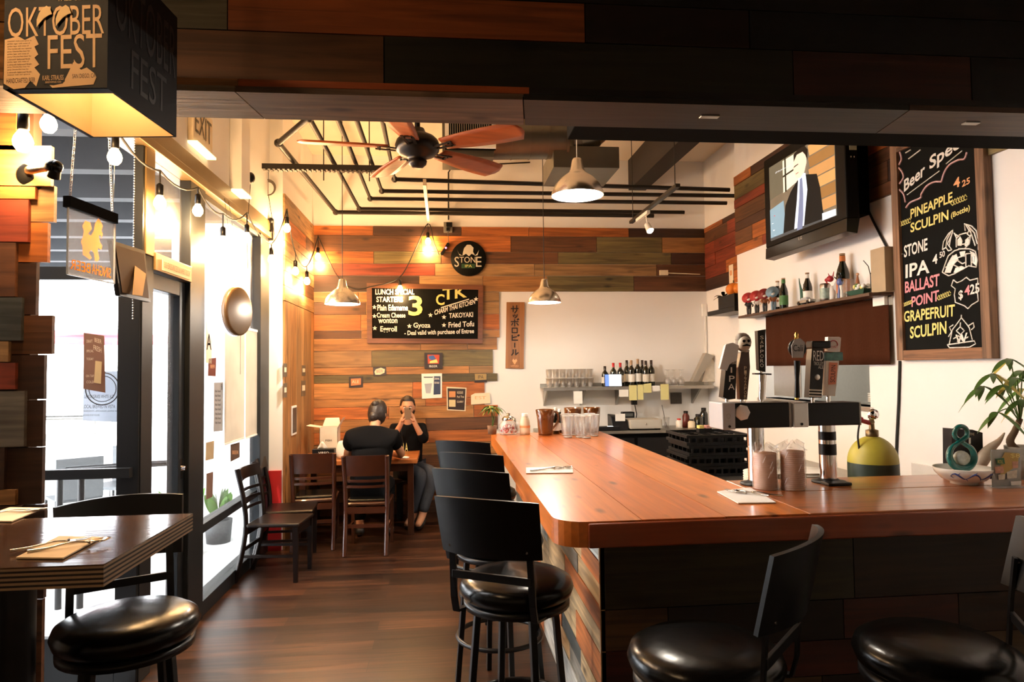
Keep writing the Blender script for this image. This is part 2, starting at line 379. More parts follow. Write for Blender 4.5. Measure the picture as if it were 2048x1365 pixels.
# ---------------------------------------------------------------- the boxed header beam between the two rooms
HY = 2.30; HZ = 2.555
b = MB(); b.box((-4.2, HY, HZ), (XR, HY+.20, ZC), matte_black)
b2 = b
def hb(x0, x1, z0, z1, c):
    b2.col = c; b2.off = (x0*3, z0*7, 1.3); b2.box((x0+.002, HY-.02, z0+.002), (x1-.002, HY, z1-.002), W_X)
def hx(px, y=100): return atY(px, y, HY-.02).x
P_ = PAL
hb(-2.6, hx(250), HZ, 2.745, P_['honey']); hb(hx(250), hx(768), HZ, 2.745, P_['brown']); hb(hx(768), hx(1585), HZ, 2.745, (.022, .017, .008)); hb(hx(1585), hx(1940), HZ, 2.745, (.05, .012, .006)); hb(hx(1940), XR, HZ, 2.745, (.004, .002, .002))  # board tones; right-hand ones darkened further, fading light put into their colour
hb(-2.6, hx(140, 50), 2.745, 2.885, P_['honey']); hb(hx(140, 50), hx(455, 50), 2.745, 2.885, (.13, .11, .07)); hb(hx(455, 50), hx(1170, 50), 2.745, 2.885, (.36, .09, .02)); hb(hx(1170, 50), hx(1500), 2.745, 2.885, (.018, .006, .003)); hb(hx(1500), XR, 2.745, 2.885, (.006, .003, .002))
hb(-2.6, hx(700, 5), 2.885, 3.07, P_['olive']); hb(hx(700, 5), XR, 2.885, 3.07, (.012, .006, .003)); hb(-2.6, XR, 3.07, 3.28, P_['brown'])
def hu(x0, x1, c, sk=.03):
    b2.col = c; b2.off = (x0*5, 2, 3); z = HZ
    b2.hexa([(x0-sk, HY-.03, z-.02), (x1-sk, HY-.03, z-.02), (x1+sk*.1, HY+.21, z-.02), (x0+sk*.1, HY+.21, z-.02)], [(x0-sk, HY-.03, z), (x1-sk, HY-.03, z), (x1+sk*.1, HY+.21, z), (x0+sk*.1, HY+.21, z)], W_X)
hu(-2.6, hx(490, 200), (.34, .24, .15)); hu(hx(490, 200)+.004, hx(1062, 215), (.20, .12, .075)); hu(hx(1062, 215)+.004, hx(1830, 240), (.016,.012,.009)); hu(hx(1830, 240)+.004, XR, (.06, .028, .014))  # right part of the underside nearly black: its shade is in the colour
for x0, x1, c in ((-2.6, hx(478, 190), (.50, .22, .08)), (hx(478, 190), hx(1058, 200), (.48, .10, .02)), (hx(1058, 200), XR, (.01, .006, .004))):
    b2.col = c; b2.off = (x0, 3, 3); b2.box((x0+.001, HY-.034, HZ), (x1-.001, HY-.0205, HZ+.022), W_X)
b.col = (1, 1, 1); struct(b, 'wall_header')
for px_, py_, w_, lab in ((1393, 257, .035, 'small shiny plate under the dark right part of the header'), (1886, 272, .03, 'tiny metal plate under the header near the tall chalkboard')):
    p = atZ(px_, py_, HZ-.021); tag(MB().box((p.x-w_, HY+.06, HZ-.026), (p.x+w_, HY+.085, HZ-.0205), steel).build('metal_plate', bevel=.001), lab, 'plate')
struct(MB().box((.56, 2.62, atY(1330, 284, 3.0).z), (XR, 3.0, ZC), matte_black), 'trim_3', bevel=.004)

# ---------------------------------------------------------------- window wall on the left
def wy(px, X=XL, y=740): return atX(px, y, X).y
def wz(px, py, X=XL): return atX(px, py, X).z
ZH = wz(434, 400)                                      # underside of the head rail
y_post0, y_post1 = wy(283), wy(306)
y_d0, y_d1 = wy(377), wy(409)
y_e0 = wy(521)
struct(MB().box((XL-.2, YP, ZH+.16), (XL, 6.46, ZC), white_wall), 'wall_left')
ztb0 = wz(350, 545)+.04
rail = M('brass_toned_rail', (.26, .17, .07), .35, .5)
struct(MB().box((XL-.14, YP, ZH), (XL+.03, 6.46, ZH+.05), rail).box((XL-.14, YP, ZH+.05), (XL+.015, 6.46, ZH+.16), rail), 'trim_4', bevel=.004)
struct(MB().box((XL-.05, y_post0, 0), (XL, y_post1, ZH), frame_dark).box((XL-.01, y_post0+.02, ztb0), (XL+.008, y_post1-.01, ZH), rail), 'trim_5', bevel=.004)
struct(MB().box((XL-.07, y_d0+.02, 0), (XL, y_d1, ZH), frame_dark), 'trim_6', bevel=.004)
struct(MB().box((XL-.09, y_e0, 0), (XL, 6.46, ZH), frame_dark), 'trim_7', bevel=.004)
ztb = wz(350, 545)
w = MB(); w.box((XL-.12, y_d1, 0), (XL-.01, y_e0, .10), frame_dark); zr0 = wz(440, 1040); w.box((XL-.10, y_d1, zr0-.03), (XL-.02, y_e0, zr0+.03), frame_dark)
w.box((XL-.10, y_d1, ZH-.04), (XL-.02, y_e0, ZH), frame_dark)
wo = struct(w, 'window_1', bevel=.003)
g = MB().box((XL-.065, y_d1, .10), (XL-.058, y_e0, ZH), glass_win).build('pane', wo, local=False)
# far closed door leaf with transom
w = MB(); w.box((XL-.12, y_post1, ztb-.03), (XL+.01, y_d0+.02, ztb+.07), rail)
wt = struct(w, 'trim_8', bevel=.003)
tg = MB().box((XL-.065, y_post1, ztb+.07), (XL-.058, y_d0+.02, ZH), glass_win)
wn = struct(tg, 'window_2')
sl = MB(); zt = ztb-.035
sl.box((XL-.10, y_post1, 0), (XL-.03, y_post1+.06, zt), frame_dark).box((XL-.10, y_d0-.07, 0), (XL-.03, y_d0+.02, zt), frame_dark)
sl.box((XL-.10, y_post1+.06, zt-.09), (XL-.03, y_d0-.07, zt), frame_dark).box((XL-.10, y_post1+.06, 0), (XL-.03, y_d0-.07, .12), frame_dark)
dr = struct(sl, 'door_1', bevel=.003)
MB().box((XL-.068, y_post1+.06, .12), (XL-.062, y_d0-.07, zt-.09), glass_win).build('pane', dr, local=False)
MB().tube((XL-.03, y_d0-.03, 1.03), (XL+.0, y_d0-.03, 1.03), .016, chrome).box((XL-.032, y_d0-.05, .97), (XL-.024, y_d0-.01, 1.09), chrome).build('door_lock', dr, local=False)
# near leaf, standing open towards the street
dy_ = y_post0+.03; dx0 = XL-.98; dx1 = XL-.006; zt2 = 2.19
sl = MB(); sl.box((dx1-.11, dy_-.045, .01), (dx1, dy_, zt2), frame_dark).box((dx0, dy_-.045, .01), (dx0+.11, dy_, zt2), frame_dark)
sl.box((dx0+.11, dy_-.045, zt2-.07), (dx1-.11, dy_, zt2), frame_dark).box((dx0+.11, dy_-.045, .01), (dx1-.11, dy_, .26), frame_dark)
dr2 = struct(sl, 'door_2', bevel=.003)
MB().box((dx0+.11, dy_-.026, .26), (dx1-.11, dy_-.02, zt2-.07), glass_win).build('pane', dr2, local=False)
MB().box((dx0+.02, dy_-.10, 1.08), (dx1-.02, dy_-.06, 1.13), frame_dark).box((dx0+.05, dy_-.06, 1.085), (dx0+.09, dy_-.045, 1.125), frame_dark).box((dx1-.09, dy_-.06, 1.085), (dx1-.05, dy_-.045, 1.125), frame_dark).build('push_bar', dr2, local=False)

# pier ending the near room, clad with staggered boards
struct(MB().box((-4.2, YP, 0), (-1.73, YP+.06, ZC), M('dark_stud', (.05, .022, .012), .7)), 'wall_pier')
b = MB(); Yp = YP
def pb(x1, y0, y1, c, lay=0, x0=-2.9):
    A = atY(x1, (y0+y1)/2, Yp-.03-lay); z1 = atY(x1, y0, Yp-.03-lay).z; z0 = atY(x1, y1, Yp-.03-lay).z
    b.col = c; b.off = (random.uniform(-9, 9),)*3; b.box((x0, Yp-.022-lay, z0+.002), (A.x, Yp-lay, z1-.002), W_X)
rows = [(30, 195, 300, 'orange'), (100, 290, 372, 'honey'), (68, 372, 398, 'orange'), (54, 398, 484, 'red'), (28, 484, 594, 'brown'), (40, 594, 682, 'slate'), (14, 682, 725, 'tan'), (28, 725, 780, 'red'), (46, 782, 895, 'grey'), (6, 895, 980, 'dark'), (28, 980, 1012, 'honey'), (40, 1012, 1110, 'dark'), (30, 1110, 1220, 'brown'), (44, 1220, 1330, 'dark'), (30, 1330, 1480, 'brown')]
for x1, y0, y1, c in rows: pb(x1, y0, y1, jit(PAL[c], .05), .02)
for x1, y0, y1, c in [(58, 100, 195, 'honey'), (62, 0, 100, 'orange'), (60, -90, 0, 'brown')]: pb(x1, y0, y1, PAL[c], .02)
for x1, y0, y1, c in [(106, 370, 444, 'tan'), (93, 444, 525, 'orange'), (70, 525, 630, 'dark'), (102, 630, 709, 'brown'), (86, 709, 800, 'dark'), (82, 895, 1010, 'dark'), (86, 1010, 1200, 'dark'), (80, 1200, 1500, 'brown'), (84, 800, 895, 'dark')]:
    pb(x1, y0, y1, PAL[c], .0)
b.col = (1, 1, 1); struct(b, 'wall_cladding_pier')

# ---------------------------------------------------------------- outside
pave = M('pale_concrete', (.55, .56, .56), .9, var=.15, scale=2.5, bump=.1)
struct(MB().box((-30, -8, -.14), (XL-.06, 30, -.04), pave), 'ground')
def block_mat():
    m, nt, bb = nodes('white_block_wall'); N = nt.nodes.new; tc = N('ShaderNodeTexCoord'); br = N('ShaderNodeTexBrick')
    br.inputs['Scale'].default_value = 1; br.inputs['Brick Width'].default_value = .4; br.inputs['Row Height'].default_value = .2; br.inputs['Mortar Size'].default_value = .008
    br.inputs['Color1'].default_value = (.80, .80, .77, 1); br.inputs['Color2'].default_value = (.74, .74, .72, 1); br.inputs['Mortar'].default_value = (.55, .55, .54, 1)
    mp = N('ShaderNodeMapping'); mp.inputs['Rotation'].default_value = (R(90), 0, 0)
    ln(nt, tc.outputs['Object'], mp.inputs[0]); ln(nt, mp.outputs[0], br.inputs[0]); ln(nt, br.outputs[0], bb.inputs['Base Color']); bb.inputs['Roughness'].default_value = .9; return m
struct(MB().box((-2.9, 7.6, -.1), (XL-.2, 7.8, 3.6), block_mat()).box((XL-.21, 6.46, -.1), (XL-.2, 7.6, 3.6), white_wall), 'wall_outside')
# ================================================================ THE BAR
BT = 1.07; bx0, bx1, by0, by1, bw = .392, 1.345, 2.43, 5.86, 3.20
bar = empty('bar_counter', (1.2, 3.2, 0), 0, 'long varnished plank bar with an L-shaped top and a base of mixed reclaimed boards', 'bar')
b = MB(); rg = random.Random(11); th = .092
def rail_pts(x0, x1, y0, y1, r=0): # outline with one rounded near-left corner
    if not r: return [(x0, y0), (x1, y0), (x1, y1), (x0, y1)]
    return [(x0+r*(1-math.cos(t)), y0+r*(1-math.sin(t))) for t in [i*math.pi/2/6 for i in range(7)]]+[(x1, y0), (x1, y1), (x0, y1)]
xs = [bx0, .706, 1.022, bx1]; tone = [(.66, .185, .028), (.58, .15, .022), (.64, .19, .032)]
for i in range(3):
    b.col = tone[i]; b.off = (i*3.3, i*1.7, 2); P = rail_pts(xs[i]+.0015, xs[i+1]-.0015, by0+.004*i, by1, .11 if i == 0 else 0)
    if i == 0: P = [(x, y) for x, y in P]
    b.ngon([(x, y, BT-th) for x, y in P], (0, 0, 1), th, BAR_Y)
b.col = (.40, .12, .03); b.off = (9, 4, 2); b.box((bx1+.002, by0+.008, BT-th), (XR-.01, 2.875, BT), BAR_X)
b.col = (.46, .15, .04); b.off = (1, 14, 2); b.box((bx1+.002, 2.879, BT-th), (XR-.01, bw, BT), BAR_X)
b.col = (.31, .060, .016); b.off = (5, 5, 5); b.box((bx0+.115, by0-.014, BT-th-.001), (XR-.01, by0+.003, BT-.006), BAR_X)
ct = b.build('countertop', bar, local=False, bevel=.006, seg=3)
b = MB(); cx0, cy0 = .60, 2.66; S = BT-th-.005
b.box((cx0+.02, cy0+.02, .0), (bx1-.08, by1-.03, S), matte_black).box((bx1-.08, cy0+.02, 0), (XR-.02, 3.10, S), matte_black)
b.build('carcass', bar, local=False)
b = MB()
boards(b, (cx0+.018, by1-.03, 0), (0, -1, 0), (-1, 0, 0), by1-.03-cy0, 0, S, W_Y, ['wash', 'pale', 'orange', 'slate', 'tan', 'wash', 'grey', 'pale'], rg, lens=(.4, 1.0), hts=(.089, .09, .14, .185))
b.col = (.5, .3, .15); b.off = (3, 3, 3); b.box((cx0-.002, cy0, 0), (cx0+.018, cy0+.018, S), W_Z)
b.build('side_cladding', bar, local=False)
b = MB()
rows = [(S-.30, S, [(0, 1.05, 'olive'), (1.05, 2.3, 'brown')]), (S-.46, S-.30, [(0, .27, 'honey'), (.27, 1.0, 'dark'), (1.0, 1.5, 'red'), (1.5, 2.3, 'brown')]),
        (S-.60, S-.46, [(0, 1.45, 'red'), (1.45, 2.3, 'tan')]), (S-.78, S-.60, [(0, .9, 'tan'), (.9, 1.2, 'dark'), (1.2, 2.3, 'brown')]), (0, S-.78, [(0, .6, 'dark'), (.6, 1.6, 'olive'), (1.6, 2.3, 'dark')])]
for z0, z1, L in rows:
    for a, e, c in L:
        b.col = tuple(v*.26 for v in PAL[c]); b.off = (a*7, z0*9, 1); b.box((cx0+a+.002, cy0, z0+.002), (cx0+min(e, 2.27)-.002, cy0+.02, z1-.002), W_X)  # palette scaled far down: shade on the bar front put into the boards
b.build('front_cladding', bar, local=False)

# ================================================================ BAR STOOLS
def make_stool():
    t = empty('bar_stool', (0, 0, 0)); zs = .715
    b = MB(); b.lathe([(.001, zs-.02), (.20, zs-.02), (.222, zs), (.232, zs+.028), (.222, zs+.055), (.19, zs+.073), (.12, zs+.082), (.001, zs+.086)], black_vinyl, n=40); b.build('seat', t)
    b = MB(); b.lathe([(.17, zs-.045), (.215, zs-.045), (.215, zs-.02), (.17, zs-.02), (.17, zs-.045)], black_metal, n=36)
    b.tube((0, 0, zs-.05), (0, 0, zs-.02), .09, black_metal); b.bar((-.16, 0, zs-.055), (.16, 0, zs-.055), .03, .02, black_metal).bar((0, -.16, zs-.055), (0, .16, zs-.055), .03, .02, black_metal); b.build('swivel_frame', t)
    for k in range(4):
        a = R(45+90*k); c, s_ = math.cos(a), math.sin(a)
        b = MB(); b.bar((c*.165, s_*.165, zs-.045), (c*.225, s_*.225, .0), .026, .026, black_metal, up=(-s_, c, 0)); b.build('leg', t, bevel=.003)
    b = MB(); b.path([(.212*math.cos(2*math.pi*i/36), .212*math.sin(2*math.pi*i/36), .27) for i in range(36)], .0125, black_metal, closed=True); b.build('foot_ring', t)
    # curved back panel
    rb = .42; half = R(30)
    b = MB()
    def f(u, v, d=0):
        a = (u-.5)*2*half; z = zs+.205+v*.215; lean = -.012-.05*v; w = 1-.04*(1-v); arc = .012*(1-(2*u-1)**2)*(1 if v > .5 else 0)
        return V((math.sin(a)*(rb+d)*w, rb*.86-math.cos(a)*(rb+d)-.20-.0+lean+.0, z+arc))
    n = 14; A = [f(i/n, j/4, 0) for j in range(5) for i in range(n+1)]; B = [f(i/n, j/4, .016) for j in range(5) for i in range(n+1)]
    q = [(j*(n+1)+i, j*(n+1)+i+1, (j+1)*(n+1)+i+1, (j+1)*(n+1)+i) for j in range(4) for i in range(n)]
    b.add(A, q, black_wood, True); b.add(B, [t_[::-1] for t_ in q], black_wood, True)
    rim = [j*(n+1) for j in range(5)]; rt = [4*(n+1)+i for i in range(n+1)]; rr_ = [j*(n+1)+n for j in range(4, -1, -1)]; rbm = [i for i in range(n, -1, -1)]
    loop = rim[:-1]+rt[:-1]+rr_[:-1]+rbm[:-1]; K = len(A)
    b.add(A+B, [(loop[i], loop[(i+1) % len(loop)], K+loop[(i+1) % len(loop)], K+loop[i]) for i in range(len(loop))], black_wood)
    b.build('backrest', t)
    for s_ in (-1, 1):
        b = MB(); P = [(s_*.165, -.10, zs-.045), (s_*.165, -.205, zs-.03), (s_*.165, -.222, zs+.03), (s_*.163, -.232, zs+.17), (s_*.160, -.246, zs+.30)]
        for p, q_ in zip(P, P[1:]): b.bar(p, q_, .026, .010, black_metal, up=(0, 1, .01))
        for k in (.235, .285): b.tube((s_*.160, -.252, zs+k), (s_*.160, -.262, zs+k), .005, chrome, n=8)
        b.build('back_upright', t)
    b = MB(); b.bar((-.165, -.232, zs+.12), (.165, -.232, zs+.12), .012, .03, black_metal); b.build('crossbar', t, bevel=.002)
    return t
st0 = make_stool()
def stool_at(first, x, y, r, lab, grp=None):
    o = st0 if first else copy_tree(st0)
    o.location = (x, y, 0); o.rotation_euler = (0, 0, R(r)); o['label'] = lab; o['category'] = 'bar stool'
    if grp: o['group'] = grp
    elif 'group' in o: del o['group']
    return o
G1 = 'black bar stools along the left side of the bar'; G2 = 'black bar stools in front of the bar'
stool_at(True, .285, 2.80, -30, 'black bar stool nearest the rounded corner of the bar, whole round seat in view', G1)
stool_at(False, .27, 3.53, -34, 'black bar stool second from the near end of the row along the bar side', G1)
stool_at(False, .30, 4.18, -34, 'black bar stool third along the bar side, only curved back and seat edge showing', G1)
stool_at(False, .27, 4.85, -34, 'black bar stool at the far end of the row, nearest the seated couple', G1)
stool_at(False, .775, 2.03, 47, 'black bar stool before the bar front, curved back turned edge-on, glossy round seat', G2)
stool_at(False, 1.47, 1.96, 62, 'black bar stool at the far right edge of the picture, lost in shadow', G2)
stool_at(False, -1.10, 2.53, -151, 'black bar stool at the tall wooden table on the left, its back to the window', None)
# ================================================================ CEILING : fan, pipes, duct, beams, lights
cord_w = M('white_cord', (.75, .73, .68), .5); cord_k = M('black_cord', (.012, .011, .01), .6)
def make_pendant():
    t = empty('pendant_lamp', (0, 0, 0))
    b = MB(); P = [(.150, 0), (.146, .022), (.128, .062), (.098, .098), (.066, .122), (.048, .134), (.046, .142), (.040, .150), (.029, .205), (.022, .216), (.001, .218)]
    b.lathe(P, alu, n=48); b.build('lamp_shade', t)
    b = MB(); b.lathe([(max(.001, r-.004), z+.0005) for r, z in P[:9]], lampwhite, n=48); b.build('shade_lining', t)
    MB().ball((0, 0, .062), .034, glow_cool).build('bulb', t); MB().tube((0, 0, .09), (0, 0, .20), .017, lampwhite).build('socket', t)
    return t
pd0 = make_pendant()
PD = [(atY(1155, 392, 3.8), 'aluminium pendant lamp nearest the camera, hanging on a white cord above the bar', cord_w), (atY(1089, 606, 6.1), 'aluminium pendant lamp at the far end of the bar, before the white wall', cord_k), (atY(685, 609, 5.9), 'aluminium pendant lamp above the dining table, left of the menu chalkboard', cord_k)]
prs = [copy_tree(pd0), copy_tree(pd0)]
for (p, lab, cm_), o in zip(PD, [pd0]+prs):
    o.location = p; o['label'] = lab; o['category'] = 'pendant lamp'; o['group'] = 'aluminium pendant lamps'
    MB().tube((0, 0, .21), (0, 0, ZC-p.z), .0035, cm_, n=6).build('cord', o)
    lamp('pendant_light', (p.x, p.y, p.z+.02), 45, (1, .91, .79), .03)

# ceiling fan
fp = atY(835, 292, 3.95)
fan = empty('ceiling_fan', fp, 0, 'dark bronze ceiling fan with five reddish wooden blades', 'ceiling fan')
fan_m = M('fan_dark_bronze', (.025, .02, .018), .35, .6); blade_m = wood('fan_blade_wood', 0, (.40, .095, .025), rough=.35, cross=14, vc=False, knots=False, contrast=.6)
MB().lathe([(.001, -.13), (.03, -.128), (.05, -.11), (.055, -.09), (.045, -.085), (.06, -.07), (.10, -.055), (.125, -.03), (.13, .0), (.12, .03), (.10, .05), (.05, .075), (.04, .10), (.001, .10)], fan_m, n=36).build('motor_housing', fan)
MB().tube((0, 0, .09), (0, 0, ZC-fp.z-.06), .016, fan_m).build('downrod', fan)
MB().lathe([(.001, 0), (.03, 0), (.07, .04), (.075, .06), (.001, .06)], fan_m, (0, 0, ZC-fp.z-.06)).build('canopy', fan)
for k in range(5):
    a = R(-36+72*k+6); c, s_ = math.cos(a), math.sin(a)
    def bp(u, v):      # u along the blade, v across
        w = .052+.032*math.sin(min(1, u*1.15)*math.pi*.62); rr = .17+.50*u
        if u > .92: w *= math.sqrt(max(.02, 1-((u-.92)/.08)**2*.95))
        yy = (v-.5)*2*w; return V((rr, yy, -.012-yy*.22))
    A = [bp(i/16, j/4) for j in range(5) for i in range(17)]
    rot = lambda p: V((p.x*c-p.y*s_, p.x*s_+p.y*c, p.z))
    b = MB(); q = [(j*17+i, j*17+i+1, (j+1)*17+i+1, (j+1)*17+i) for j in range(4) for i in range(16)]
    b.add([rot(p) for p in A], q, blade_m, True); ob = b.build('blade', fan, solid=.009)
    br = MB()
    for dy in (-.03, .03): br.bar(rot(V((.10, dy*.6, -.03))), rot(V((.24, dy, -.02))), .016, .006, fan_m)
    br.bar(rot(V((.22, -.035, -.02))), rot(V((.22, .035, -.02))), .02, .006, fan_m)
    for dy in (-.02, .02): br.tube(rot(V((.215, dy, -.03))), rot(V((.215, dy, -.02))), .006, fan_m, n=8)
    br.build('blade_bracket', ob)

# sprinkler and conduit pipes
pipe_m = M('dark_iron_pipe', (.020, .016, .013), .5, .4); Zp = 3.39
def pipe(lab, pts, r=.021, caps=()):
    t = empty('ceiling_pipe', V(pts[0]), 0, lab, 'pipe', 'dark pipes under the white ceiling')
    b = MB(); b.path(pts, r, pipe_m, n=12); b.build('pipe_run', t, local=False)
    for c in caps:
        MB().ball(V(c), r*1.45, pipe_m, n=12, k=8).build('elbow', t, local=False)
    return t
p1 = atZ(671.5, 424.7, Zp); b1 = atZ(557, 286.5, Zp); b2 = atZ(617.6, 236, Zp)
pipe('dark pipe bending twice, outermost and lowest of the run under the ceiling', [V((2.45, p1.y+.02, Zp)), V((-.5, p1.y, Zp)), p1, atZ(590.6, 327, Zp), b1, b2, V((-.5, b2.y-.2, Zp+.02))], .023, [p1, b1, b2])
Q = [(718.7, 418, 616, 232, 'second dark pipe from the back wall, meeting its corner just inside the outermost one', 2.75), (740.6, 397.7, 673, 232, 'middle dark pipe of the run under the ceiling, third from the back wall', 3.06), (764, 382.5, 712, 236, 'fourth dark pipe from the back wall in the run under the ceiling', 3.06), (789.5, 359, 764, 236, 'innermost dark pipe, ending left beside the fan motor', 2.86)]
for x, y, x2, y2, lab, xr in Q:
    c = atZ(x, y, Zp); c2 = atZ(x2, y2, Zp); c2 = c+(c2-c)*1.5
    pipe(lab, [V((xr, min(c.y, 7.6) if xr != 2.86 else 6.53, Zp)), c, c2], .021, [c])
b = MB(); sy = 5.83
b.box((-1.50, sy-.03, Zp-.075), (-.45, sy+.03, Zp-.03), pipe_m)
for k in range(26): b.box((-1.47+k*.039, sy-.031, Zp-.085), (-1.455+k*.039, sy+.031, Zp-.074), pipe_m)
rk = empty('pipe_support_channel', (-.97, sy, Zp-.08), 0, 'slotted dark steel channel carrying the pipes, left of the fan', 'channel')
b.build('channel', rk, local=False)
for x in (-1.0, -.62):
    MB().tube((x, sy, Zp-.16), (x, sy, ZC), .005, pipe_m, n=6).build('hanger_rod', rk, local=False)
hb_ = MB(); hb_.box((-.18, 6.2, 3.30), (-.15, 7.72, 3.36), M('galvanised_strip', (.55, .45, .32), .5, .5)); o = hb_.build('pipe_support_strap')
tag(o, 'galvanised strap under the pipes, running to the back wall below the fan', 'strap')

# round duct, elbow, register and plenum
duct_m = M('galvanised_duct', (.17, .16, .13), .38, .9, scale=6, var=.25)
def dpt(px, py, Y): return atY(px, py, Y)
D0, D1 = dpt(985, 277, 5.3), dpt(1128, 276, 5.3); dr_ = .165
dc = empty('air_duct', D0, 0, 'galvanised round air duct with elbow, right of the fan', 'duct')
b = MB(); b.tube(D0, D1, dr_, duct_m, n=40)
for k in range(1, 4): p = D0+(D1-D0)*k/4; b.tube(p, p+V((.008, 0, 0)), dr_+.004, duct_m, n=40)
b.tube(D1, D1+V((.02, 0, 0)), dr_+.014, duct_m, n=40); b.build('straight_duct', dc, local=False)
b = MB(); E0 = D1+V((.05, .02, .02)); P = []
for i in range(9):
    a = math.pi/2*i/8; P.append(E0+V((.26*math.sin(a), 0, .26*(1-math.cos(a)))))
b.path(P, .15, duct_m, n=32)
for p, q in zip(P[1::2], P[2::2]): b.path([p, p+(q-p)*.15], .155, duct_m, n=32)
b.build('elbow', dc, local=False)
for px_, yy in ((1010, 5.3), (1100, 5.3)): xx = dpt(px_, 277, 5.3).x; MB().box((xx-.012, yy-.17, D0.z), (xx+.012, yy-.166, ZC), duct_m).box((xx-.012, yy+.166, D0.z), (xx+.012, yy+.17, ZC), duct_m).build('hanger_strap', dc, local=False)
bx = MB(); e = dpt(1105, 338, 5.25); f_ = dpt(1235, 298, 5.25)
bx.box((e.x, 5.2, e.z), (f_.x, 5.75, f_.z), duct_m); bx.build('plenum_box', dc, local=False, bevel=.004)
g0, g1 = dpt(890, 296, 5.1), dpt(991, 236, 5.1)
gr = empty('air_register', (g0+g1)/2, 0, 'white framed air register with dark louvres behind the fan blade', 'air vent')
b = MB(); t_ = .018; b.box((g0.x, 5.08, g0.z), (g1.x, 5.1, g0.z+.035), lampwhite).box((g0.x, 5.08, g1.z), (g1.x, 5.1, g1.z+.035), lampwhite).box((g0.x, 5.08, g0.z+.035), (g0.x+.03, 5.1, g1.z), lampwhite).box((g1.x-.03, 5.08, g0.z+.035), (g1.x, 5.1, g1.z), lampwhite); b.build('register_frame', gr, local=False)
b = MB(); k = g0.x+.04
while k < g1.x-.04: b.box((k, 5.09, g0.z+.035), (k+.006, 5.11, g1.z), dull_steel); k += .017
b.box((g0.x, 5.12, g0.z), (g1.x, 5.14, g1.z+.03), matte_black); b.build('louvres', gr, local=False)
b = MB(); b.box((g0.x-.02, 5.14, g0.z-.05), (D0.x-.003, 5.5, g1.z+.05), duct_m); b.build('register_box', gr, local=False)
# dark timber beam
q0 = atY(1258, 380, YB-.02); q1 = atY(1292, 382, YB-.02)
o = MB().box((q0.x, 3.4, q0.z), (q1.x, YB, ZC), M('dark_stained_beam', (.018, .013, .010), .7)).build('ceiling_beam'); tag(o, kind='structure')
# track light
tr0 = atZ(1262, 446, 3.10); tr1 = atZ(1356, 372, 3.10)
tl = empty('track_light', (tr0+tr1)/2, 0, 'dark lighting track on wire hangers with one small white spotlight', 'track light')
MB().box((tr0.x-.02, tr1.y, 3.09), (tr0.x+.02, tr0.y, 3.12), pipe_m).build('track', tl, local=False, bevel=.003)
for f_ in (.05, .95): MB().tube((tr0.x, tr0.y+(tr1.y-tr0.y)*f_, 3.11), (tr0.x, tr0.y+(tr1.y-tr0.y)*f_, ZC), .004, cord_k, n=6).build('hanger_wire', tl, local=False)
hp = V((tr0.x, tr0.y-.50, 3.09))
MB().box((hp.x-.015, hp.y-.10, hp.z-.03), (hp.x+.015, hp.y+.28, hp.z), lampwhite).build('adapter', tl, local=False)
b = MB().tube(hp, hp+V((.02, 0, -.12)), .006, lampwhite).tube(hp+V((.02, .02, -.11)), hp+V((.035, -.03, -.18)), .028, lampwhite, r2=.036); sp = b.build('spotlight', tl, local=False)
b = MB(); b.ball(hp+V((.034, -.027, -.176)), .027, glow_cool); b.build('spot_bulb', tl, local=False)

# ================================================================ STRING LIGHTS
def make_bulb():
    t = empty('light_bulb', (0, 0, 0))
    MB().lathe([(.001, -.115), (.017, -.112), (.029, -.095), (.032, -.078), (.027, -.06), (.016, -.042), (.013, -.03), (.001, -.03)], bulb_m, n=20).build('glass', t)
    MB().lathe([(.001, .03), (.008, .03), (.018, .02), (.019, -.035), (.015, -.038), (.001, -.038)], black_plastic, n=16).build('socket', t)
    return t
bulb0 = make_bulb()
GS = 'warm bulbs of the string lights'
Xs = XL+.06
near = [(atY(47, 240, 2.92), 'large glowing bulb in a black socket above the sconce on the plank pier'), (atY(98, 212, 3.0), 'glowing bulb half hidden behind the hanging beer carton'),
        (atX(230, 282, Xs), 'glowing bulb of the string just right of the beer carton corner'), (atX(320, 378, Xs), 'glowing bulb at the head rail over the narrow transom'), (atX(396, 397, Xs), 'glowing bulb at the head rail above the closed door leaf'),
        (atX(446, 462, Xs), 'glowing bulb over the left half of the far window pane'), (atX(494, 456, Xs), 'glowing bulb over the right half of the far window pane'), (atX(543, 502, Xs), 'glowing bulb at the top corner where the window ends'),
        (atX(574, 440, xl+.06), 'glowing bulb high on the narrow plank panel'), (atX(591, 527, xl+.06), 'glowing bulb, left one of the low pair in the plank corner'), (atX(614, 548, xl+.06), 'glowing bulb, lowest one in the plank corner'),
        (atY(636, 500, YB-.08), 'glowing bulb on a looped cable at the left end of the plank wall'), (atY(800, 565, YB-.08), 'glowing bulb hanging in front of the top of the menu chalkboard'), (atY(856, 470, YB-.08), 'glowing bulb on the cable loop left of the round black sign')]
bl = [bulb0]+[copy_tree(bulb0) for _ in near[1:]]
BP = []
for o, (p, lab) in zip(bl, near):
    o.location = p; o['label'] = lab; o['category'] = 'light bulb'; o['group'] = GS; BP.append(V(p))
bl[0].scale = (1.15, 1.15, 1.15)
def sag(a, b_, d, n=10): return [a+(b_-a)*(i/n)+V((0, 0, -d*4*(i/n)*(1-i/n))) for i in range(n+1)]
up = V((0, 0, .035)); cab = []
